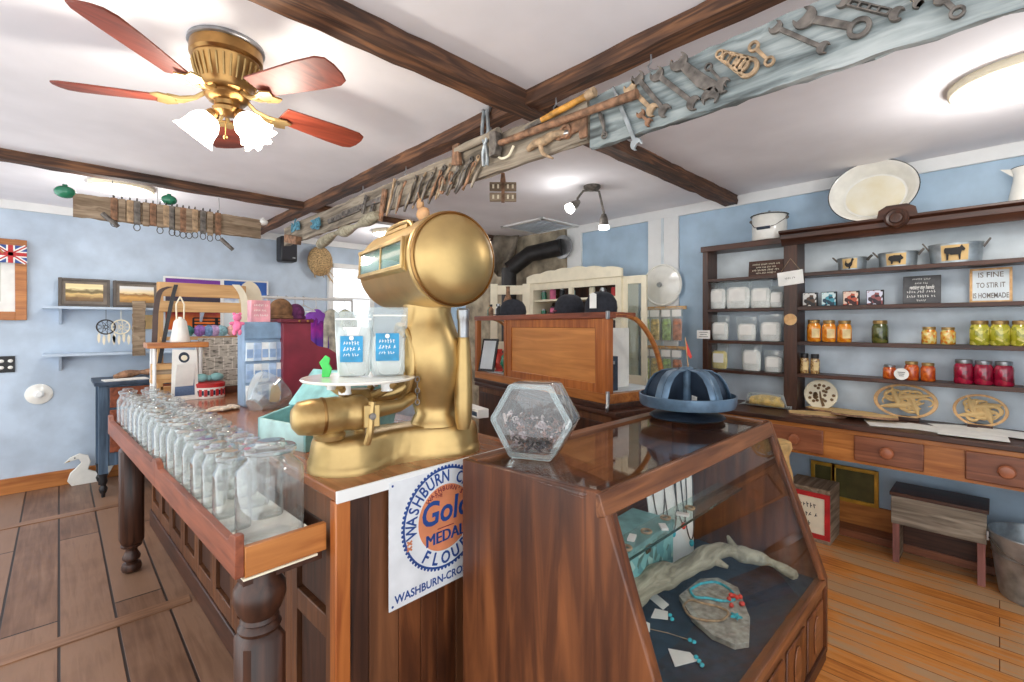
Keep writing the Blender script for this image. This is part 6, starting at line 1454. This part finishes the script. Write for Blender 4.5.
# ================================================================ plank of hook plates under the far beam
Yh = 4.18
a, b = atY(73,193,Yh), atY(261,222,Yh); zb = atY(73,216,Yh).z
t0 = MB().rough((a.x,Yh,zb+.0),(b.x,Yh+.03,a.z),0,26,.006,7,4).build('hook_plank', M['grey_wood_x']); tag(t0, 'weathered plank hung with rows of old metal plates under the far beam', 'plank')
for i, px in enumerate((113,158,220)):
    v = atY(px,190,Yh+.015); t = thing('wire_hanger', 'thin wire from the far beam to the plank of plates, %s' % ('nearest the green glass end','middle one','nearest the pale glass end')[i], 'wire', (v.x,Yh+.03,a.z-.004)); MB().cyl((0,0,0),(0,.02,CEIL-.08-a.z+.006),.0025,.0025,5).build('wire_line', M['steel'], t)
hx_ = [114,122,130,137,146,153,160,166,172,177,183,189,195,203,210,218]
for i, px in enumerate(hx_):
    v = atY(px,205,Yh-.012); mt = ('rust','grey_wood_x','tan_iron','iron','grey_wood_x')[i%5]
    t = thing('hook_plate', 'old narrow metal plate on the hanging plank, %s from the green glass end' % ORD[i], 'hook', (v.x,Yh-.012,a.z+.004), 0, 'hook plates on the hanging plank')
    hh2 = .15+.03*(i/15)+RND.uniform(-.01,.01)
    MB().prism([(-.019,-.008),(.019,-.008),(.017,.008),(-.017,.008)],hh2,-hh2).build('plate', M[mt], t, bev=.002)
    MB().tube([(0,.02,-.02),(0,.015,.012),(0,-.004,.018),(0,-.012,.0)],.0035,5).build('top_hook', M['wire'], t)
    if i > 7 or i%3 == 0: MB().tube([(.018*math.cos(2*PI*k/12),-.002,-hh2-.02+.024*math.sin(2*PI*k/12)) for k in range(12)],.003,5,closed=True).build('wire_loop', M['wire'], t)
for i, (px, py, r_, mt, lab) in enumerate(((65,192,.05,'glass_green','green glass float beyond the bare end of the hanging plank'),(169,200,.045,'glass_green','green glass float on top of the hanging plank'),(263,222,.035,'porcelain','white porcelain knob at the end of the hanging plank'))):
    v = atY(px,py,Yh+.015); t = thing('glass_float' if i < 2 else 'porcelain_knob', lab, 'float' if i < 2 else 'knob', v)
    MB().ball((0,0,0),r_,18,12,(1.1,.9,.8)).build('float_body', M[mt], t); MB().tube([(0,0,r_*.7),(.0,0,r_*.95)],.014,10).build('float_neck', M[mt], t)
for i, (px, py) in enumerate(((112,222),(228,246))):
    v = atY(px,py,Yh-.01); o = MB().tube([(-.05,0,.05),(.03,-.02,-.03)],[.016,.014],8).build('dark_peg', M['iron'], loc=v); tag(o, 'short dark peg under the hanging plank %s' % ('near the green glass end','near the porcelain knob end')[i], 'peg')
# ================================================================ back counter, showcase, hutch and stove
SB = .93
bc = thing('back_counter', 'low wooden counter under the curved glass showcase', 'counter', (2.40,1.60,0), math.radians(-12))
MB().span((.0,.03,.0),(.56,1.74,SB-.03)).build('body', M['panel_z'], bc); MB().span((-.03,-.03,SB-.03),(.58,1.77,SB)).build('top', M['dark_y'], bc, bev=.004)
for i in range(4): MB().span((-.012,(.06+.42*i),.1),(-.0005,.44+.42*i,SB-.08)).build('front_panel', M['dark_z'], bc, bev=.006)
HS = .60
sh_ = thing('showcase', 'honey oak counter showcase with curved glass front and panelled back', 'showcase', (2.405,1.655,SB+.0005), math.radians(-12))
YL = 1.75
MB().span((-.01,-.01,0),(.55,YL,.035)).build('base_moulding', M['dark_y'], sh_, bev=.004)
MB().span((0,0,.035),(.535,YL,.095)).build('base_rail', M['orange_y'], sh_, bev=.003)
MB().span((-.008,-.01,HS-.04),(.06,YL,HS)).build('top_board', M['red_y'], sh_, bev=.004)
MB().span((.0601,.0,HS-.03),(.24,YL,HS-.002)).build('top_shelf', M['red_y'], sh_, bev=.002)
for y0, y1 in ((0,.05),(1.2,1.235),(YL-.04,YL)): MB().span((0,y0,.0955),(.045,y1,HS-.0405)).build('post', M['orange_z'], sh_, bev=.003)
f = MB(); f.span((.006,.05,.0955),(.03,.12,HS-.0405)); f.span((.006,1.13,.0955),(.03,1.199,HS-.0405)); f.span((.006,.12,.0955),(.03,1.13,.15)); f.span((.006,.12,HS-.10),(.03,1.13,HS-.0405))
f = f.build('door_frame', M['orange_z'], sh_, bev=.003); MB().span((.016,.12,.15),(.026,1.13,HS-.10)).build('door_panel', wood('honey_panel',(176,108,52),(220,150,84),1,.6,.38), f)
for y in (0.0,YL-.03):
    arc = cr([Vector(q) for q in ((.05,0,HS-.018),(.18,0,HS-.02),(.30,0,HS-.07),(.42,0,HS-.2),(.49,0,HS-.36),(.515,0,.1))],6)
    MB().tube([(p.x,y+.016,p.z) for p in arc],.017,8).build('curved_rail', M['orange_y'], sh_)
gl = [(.05,HS-.03)]+[(p.x-.004,p.z-.006) for p in arc]; vs = [(x,.03,z) for x,z in gl]+[(x,YL-.03,z) for x,z in gl]; n = len(gl)
MB().add(vs,[(i,i+1,n+i+1,n+i) for i in range(n-1)]).build('curved_glass', M['pane'], sh_)
MB().add([(x,.016,z) for x,z in gl]+[(.05,.016,.1)],[tuple(range(n+1))]).build('end_glass', M['pane'], sh_)
for z in (.09,HS-.02):
    MB().box((-.006,-.006,z),(.02,.02,.05)).build('metal_corner', M['steel'], sh_, bev=.003)
MB().tube(cr([Vector(q) for q in ((-.012,-.012,.10),(-.02,-.02,.05),(-.035,-.03,.02),(-.03,-.025,-.0))],5),.011,8).build('corner_foot', M['steel'], sh_)
SHM = Matrix.Translation((2.405,1.655,SB)) @ Matrix.Rotation(math.radians(-12),4,'Z')
def on(x, y, z): return SHM @ Vector((x,y,z))
MB().span((.06,.05,.0955),(.5,YL-.05,.1)).build('showcase_floor', M['old_white'], sh_)
o = MB().box((0,0,.2),(.2,.012,.4)).build('white_card', M['paper'], loc=on(.28,.20,.1005), rz=math.radians(-12)); tag(o, 'tall white card panel standing inside the showcase end', 'card')
o = thing('black_box', 'dark upright box standing inside the showcase before the white panel', 'box', on(.11,.11,.1005), math.radians(-12)); MB().box((0,0,.11),(.1,.07,.22)).build('box_body', M['slate_dark'], o, bev=.003); MB().box((0,-.036,.18),(.04,.004,.02)).build('latch', M['steel'], o)
for i, (y, s_, c, lab) in enumerate(((1.32,.07,'tan_iron','tan twisted ornament'),(1.45,.06,'glass_green','green glass ornament'),(1.58,.065,'coral','coral ornament'))):
    t = thing('ornament', lab+' behind glass in the open end of the showcase', 'ornament', on(.16,y,.1005), group=None)
    MB().lathe([(0,0),(s_*.7,0),(s_*.5,.02),(s_,.08),(s_*.8,.14),(s_*.4,.17),(s_*.5,.2),(0,.2)],20).build('ornament_body', M[c], t)
t = thing('tilted_frame', 'dark framed picture leaning inside the open end of the showcase', 'picture frame', on(.05,1.62,.1005), math.radians(-80)); MB().at(Matrix.Rotation(PI/2-.25,4,'X')).prism([(-.09,0),(.09,0),(.09,.3),(-.09,.3)],.012).build('frame', M['black'], t, bev=.002); MB().at(Matrix.Rotation(PI/2-.25,4,'X')).prism([(-.07,.02),(.07,.02),(.07,.28),(-.07,.28)],.002,.0125).build('image', M['old_white'], t)
# black caps on the showcase, small bottles at its far end
for i, (y, x, s_, rz, lab) in enumerate(((.18,.11,1.0,1.0,'black cap with a white swing tag on the showcase nearest its end'),(.52,.12,.95,1.6,'black cap with a red stripe in the middle of the showcase top'),(1.28,.12,.98,2.0,'black cap lying farthest along the showcase top'))):
    t = thing('baseball_hat', lab, 'hat', on(x,y,HS+.001), rz, 'black caps on the showcase')
    MB().lathe([(.1*s_,0),(.104*s_,.03),(.098*s_,.075),(.075*s_,.115),(.04*s_,.135),(0,.14)],28,(0,0,0),1.15,1).build('crown', M['felt'], t)
    MB().loft([[(.07+.11*q*math.cos(a),.095*math.sin(a)*(1-.15*q),.004+zz+.018*math.cos(a*1.0)*0-.0*q) for a in [(-PI/2+PI*k/14) for k in range(15)]] for q,zz in ((.98,0),(1,.006))]).build('brim', M['felt'], t); MB().ball((0,0,.14*s_),.009,8,6,(1,1,.6)).build('button', M['felt'], t)
    if i == 0:
        g = MB().at(facing_y((0,0,0))).prism([(-.022,-.045),(.022,-.045),(.022,.045),(0,.055),(-.022,.045)],.002).build('swing_tag', M['paper'], t, loc=(-.08,.085,.07), rz=-2.2); 
    if i == 1: MB().tube([(.118*math.cos(k*.16-1.2),.104*math.sin(k*.16-1.2),.02) for k in range(16)],.006,6).build('red_stripe', M['maroon'], t)
for i in range(4):
    t = thing('small_bottle', ('dark','white','amber','brass capped')[i]+' small bottle on the far end of the showcase top under the scale dome', 'bottle', on(.08+.03*(i%2),1.45+.07*i,HS+.001))
    MB().lathe([(0,0),(.022,0),(.024,.01),(.024,.06),(.012,.075),(.011,.09),(0,.09)],18).build('bottle_body', M[('black','porcelain','rust','glass_green')[i]], t); MB().lathe([(.014,.085),(.014,.105),(0,.105)],14).build('bottle_cap', M[('steel','black','black','brass')[i]], t)
p = atz(474,412,SB); t = thing('white_tray', 'long white tray with a printed edge on the back counter behind the scale', 'tray', (p.x+.0,p.y+.05,SB+.001), math.radians(-12))
MB().span((-.07,-.25,0),(.0,.25,.05)).build('tray_body', M['paper'], t, bev=.003); MB().span((-.072,-.24,.012),(-.0702,.24,.035)).build('printed_edge', M['slate'], t)
# hutch against the right wall
HX = 3.68; ya, yb = atX(531,300,HX).y, atX(618,300,HX).y; ht = atX(590,276,HX).z
t = thing('cream_hutch', 'cream painted hutch with a scalloped top and open glass door behind the showcase', 'hutch', (HX,(ya+yb)/2,0)); hh = (ya-yb)/2; dp = WX-.045-HX
MB().span((.02,-hh,0),(dp,hh,.9)).build('lower_cabinet', M['cream'], t, bev=.004); MB().span((dp-.02,-hh,.9),(dp,hh,ht-.02)).build('back_board', M['dark_z'], t)
for s_ in (-1,1): MB().span((.0,s_*hh-.03,.9005),(dp-.02,s_*hh+.03,ht-.02)).build('side', M['cream'], t, bev=.003)
MB().span((.0,-.02,.9005),(.03,.03,ht-.10)).build('mullion', M['cream'], t)
MB().span((.0,-hh+.031,ht-.10),(.02,hh-.031,ht-.02)).build('top_rail', M['cream'], t)
pts = [(-hh-.05,0)]+[(hh+.05,0)]+[(hh+.05-.1*(k)*(2*hh+.1)/(1.0)/1.0 if False else hh+.05-(2*hh+.1)*k/24, .075+.05*math.sin(PI*k/24)+.012*abs(math.sin(PI*k/4))) for k in range(25)]
MB().at(facing_x((-.02,0,ht-.03))).prism(pts,.03,-.03).build('scalloped_crest', M['cream'], t, bev=.003)
for z in (1.28,1.52,ht-.33 if ht-.33 > 1.62 else 1.72): MB().span((.03,-hh+.03,z-.02),(dp-.02,hh-.03,z)).build('shelf_board', M['cream'], t)
zsf = (ht-.33 if ht-.33 > 1.62 else 1.72)
for s_ in (1,):          # door swung fully open along the wall
    d = MB(); y0, y1 = -hh-.03, -hh-.27
    for q0, q1 in ((y0,y0-.05),(y1+.05,y1)): d.span((.03,q1,.92),(.055,q0,ht-.03))
    for z0, z1 in ((.92,1.0),(ht-.10,ht-.03)): d.span((.03,y1+.05,z0),(.055,y0-.05,z1))
    d = d.build('door', M['cream'], t, bev=.003); MB().span((.04,y1+.05,1.0),(.045,y0-.05,ht-.10)).build('door_glass', thin_glass('hutch_glass',(.8,.84,.82),.3), d)
r = random.Random(9); yc_ = (ya+yb)/2
its = [('tin',.03,.10,'red','red tin'),('jar',.035,.09,'steel','steel lidded jar'),('tin',.03,.12,'cream','cream tin'),('jar',.03,.08,'brass','brass coloured pot'),('tin',.035,.1,'teal','teal tin'),('jar',.028,.11,'black','black bottle'),('tin',.032,.13,'pink','pink tin'),('jar',.03,.1,'glass_green','green jar')]
for lv, z in enumerate((zsf,1.52)):
    for i, (nm, r_, h_, c, lb) in enumerate(its):
        y = yc_-hh+.12+i*(2*hh-.2)/7
        if abs(y-yc_) < .05: continue
        o = thing(nm, '%s on the %s shelf of the cream hutch' % (lb, ('upper','lower')[lv]), nm, (HX+.12,y,z+.001), group='tins and jars in the hutch')
        MB().lathe([(0,0),(r_,0),(r_*1.02,.005),(r_,h_*.8),(r_*.7,h_*.88),(0,h_*.88)],18).build(nm+'_body', M[c], o); MB().lathe([(r_*.75,h_*.86),(r_*.76,h_),(0,h_)],18).build('lid', M['steel' if i%2 else 'black'], o)
# cream stand, stove pipe, sack
p = atD(510,300,4.7); t = thing('cream_stand', 'cream painted ladder backed stand beside the stove pipe', 'stand', (p.x,p.y,0), -.8); zt = atD(510,284,4.7).z
for s_ in (-1,1): MB().box((s_*.16,0,zt/2),(.07,.03,zt)).build('upright', M['cream'], t, bev=.003)
for z in (zt-.06,zt-.62,zt-1.2): MB().box((0,.0,z),(.25,.022,.09)).build('crossbar', M['cream'], t, bev=.003)
p = atD(508,297,4.55); t = thing('dark_bottle', 'dark brown bottle shaped handbell hanging on the cream stand', 'bell', p); MB().lathe([(0,-.1),(.05,-.1),(.045,-.04),(.02,.02),(.018,.09),(.024,.1),(0,.1)],20).build('bell_body', M['rust'], t)
pipe = thing('stove_pipe', 'black elbowed stove pipe in front of the stone chimney', 'stove pipe', (0,0,0))
A = atX(562,247,WX-.085); B = atD(530,254,5.35); Cc = atD(509,270,5.35); Dd = atD(508,300,5.35); pipe.location = (Cc.x,Cc.y,0); o_ = Vector((Cc.x,Cc.y,0))
MB().tube([A-o_,B-o_,Cc-o_],.092,20).build('upper_pipe', plain('black_stove_iron',(48,46,46),.5,.4), pipe, smooth=60); MB().tube([Cc-o_+Vector((0,0,.02)),Vector((0,0,1.2)),Vector((0,0,.85))],.086,20).build('lower_pipe', bpy.data.materials['black_stove_iron'], pipe, smooth=60)
MB().lathe([(0,0),(.24,0),(.24,.8),(.26,.82),(.2,.86),(0,.87)],28).build('stove_body', bpy.data.materials['black_stove_iron'], pipe)
MB().tube([A-o_,A-o_+Vector((.02,0,0))],.13,24).build('wall_collar', M['steel'], pipe)
p = atD(494,252,5.6); t = thing('canvas_sheet', 'grey brown crumpled canvas hanging from the ceiling beside the stove pipe', 'cloth', (p.x,p.y,CEIL-.11), -.7)
vs = []; n = 14
for j in range(9):
    for k in range(n): vs.append(((-.30+.6*k/(n-1))*(1-.3*j/8), .06*math.sin(k*1.3+j*.5)*(.4+j/8), .105-.45*j/8-.04*math.sin(k*.9)*(j/8)))
o = MB().add(vs,[(j*n+k,j*n+k+1,(j+1)*n+k+1,(j+1)*n+k) for j in range(8) for k in range(n-1)]).build('canvas_cloth', plain('grey_canvas',(128,118,104),.9,var=.2,scale=8), t, smooth=80); m_ = o.modifiers.new('thick','SOLIDIFY'); m_.thickness = .008
# round enamel lid and packet rack on the white post
p = atX(662,285,WX-.05); t = thing('pot_cover', 'round white enamel pot cover with a knob hung on the white wall post', 'pot cover', (WX-.045,p.y,p.z)); T = facing_x((0,0,0)); r_ = 21*4.33/F
MB().at(T).lathe([(r_,0),(r_*1.0,.008),(r_*.94,.014),(r_*.9,.006),(r_*.5,.02),(r_*.2,.03),(0,.032)],48).build('lid_body', M['enamel'], t); MB().at(T).lathe([(.012,.03),(.01,.045),(.024,.055),(.02,.068),(0,.07)],20).build('lid_knob', M['steel'], t)
MB().at(T).lathe([(r_*.985,.008),(r_*1.01,.004),(r_*.985,-.004),(r_*.97,.002)],48,close=True).build('rim', M['enamel_rim'] if False else M['old_white'], t)
p = atX(662,308,WX-.09); t = thing('packet_rack', 'two tier wire rack for seed packets under the round enamel pot cover', 'rack', (WX-.045,p.y,p.z)); w = .22
for z in (0,-.36):
    MB().box((-.02,0,z),(.02,2*w,.03)).build('rack_bar', M['pine'], t, bev=.002)
    for k in range(4): MB().tube([(-.03,-.16+.107*k,z),(-.075,-.16+.107*k,z-.0),(-.08,-.16+.107*k,z+.02)],.003,5).build('peg', M['steel'], t)
for z, rw in ((0,'upper'),(-.36,'lower')):
    for k in range(4):
        mt = plain('herb_%s_%d'%(rw,k),((190,196,130),(206,180,120),(150,170,110),(180,120,90))[k],.7,var=.25,scale=30)
        o = pouch('herb_packet', .10, .30, 'clear herb packet on the %s bar of the packet rack, %s from the hutch' % (rw,ORD[k]), None, .7, 'packet', 'herb packets on the rack', None, .03, k)
        o.location = (WX-.045-.062-.012*(k%2),p.y+.16-.107*k,p.z+z-.30); o.rotation_euler.z = -PI/2
        MB().loft([[(x*.9,y*.8,zz) for x,y in circ(.048,14,sy=.3)] for zz in (.01,.05,.17)]+[[(x*.7,y*.3,.2) for x,y in circ(.048,14,sy=.3)]]).build('herbs', mt, o)
        MB().box((0,-.012,.25),(.085,.006,.06)).build('packet_header', M['paper'], o)
t = thing('paper_sack', 'tan folded paper sack standing behind the display case end', 'sack', (3.07,.925,0), .4)
MB().loft([[(x,y,z) for x,y in circ(r1,18,sx=1+.06*math.sin(9*z),sy=.85)] for z,r1 in ((0,.12),(.05,.135),(.2,.13),(.4,.115),(.58,.104),(.64,.085),(.68,.082),(.73,.102),(.76,.095))]).build('sack_body', plain('tan_sack',(206,168,110),.85,var=.15,scale=14,bump=.4), t)
# ================================================================ camera, daylight, picture settings
cam = bpy.data.cameras.new('camera'); co = bpy.data.objects.new('camera', cam); COL.objects.link(co)
cam.sensor_width = 36; cam.lens = F/1024*36; cam.shift_y = -16/1024; cam.clip_start = .02
co.location = (0,0,EYE); co.rotation_euler = (PI/2,0,math.atan2(FW.y,FW.x)-PI/2); SC.camera = co
wd = bpy.data.worlds.new('daylight'); SC.world = wd; wd.use_nodes = True
bg = wd.node_tree.nodes['Background']; bg.inputs['Color'].default_value = (.93,.97,1,1); bg.inputs['Strength'].default_value = 1.65
SC.view_settings.view_transform = 'Standard'; SC.view_settings.look = 'None'; SC.view_settings.gamma = 1; SC.view_settings.use_curve_mapping = False
SC.view_settings.exposure = 0.6
cy_ = SC.cycles; cy_.max_bounces = 24; cy_.transparent_max_bounces = 48; cy_.glossy_bounces = 6; cy_.diffuse_bounces = 5
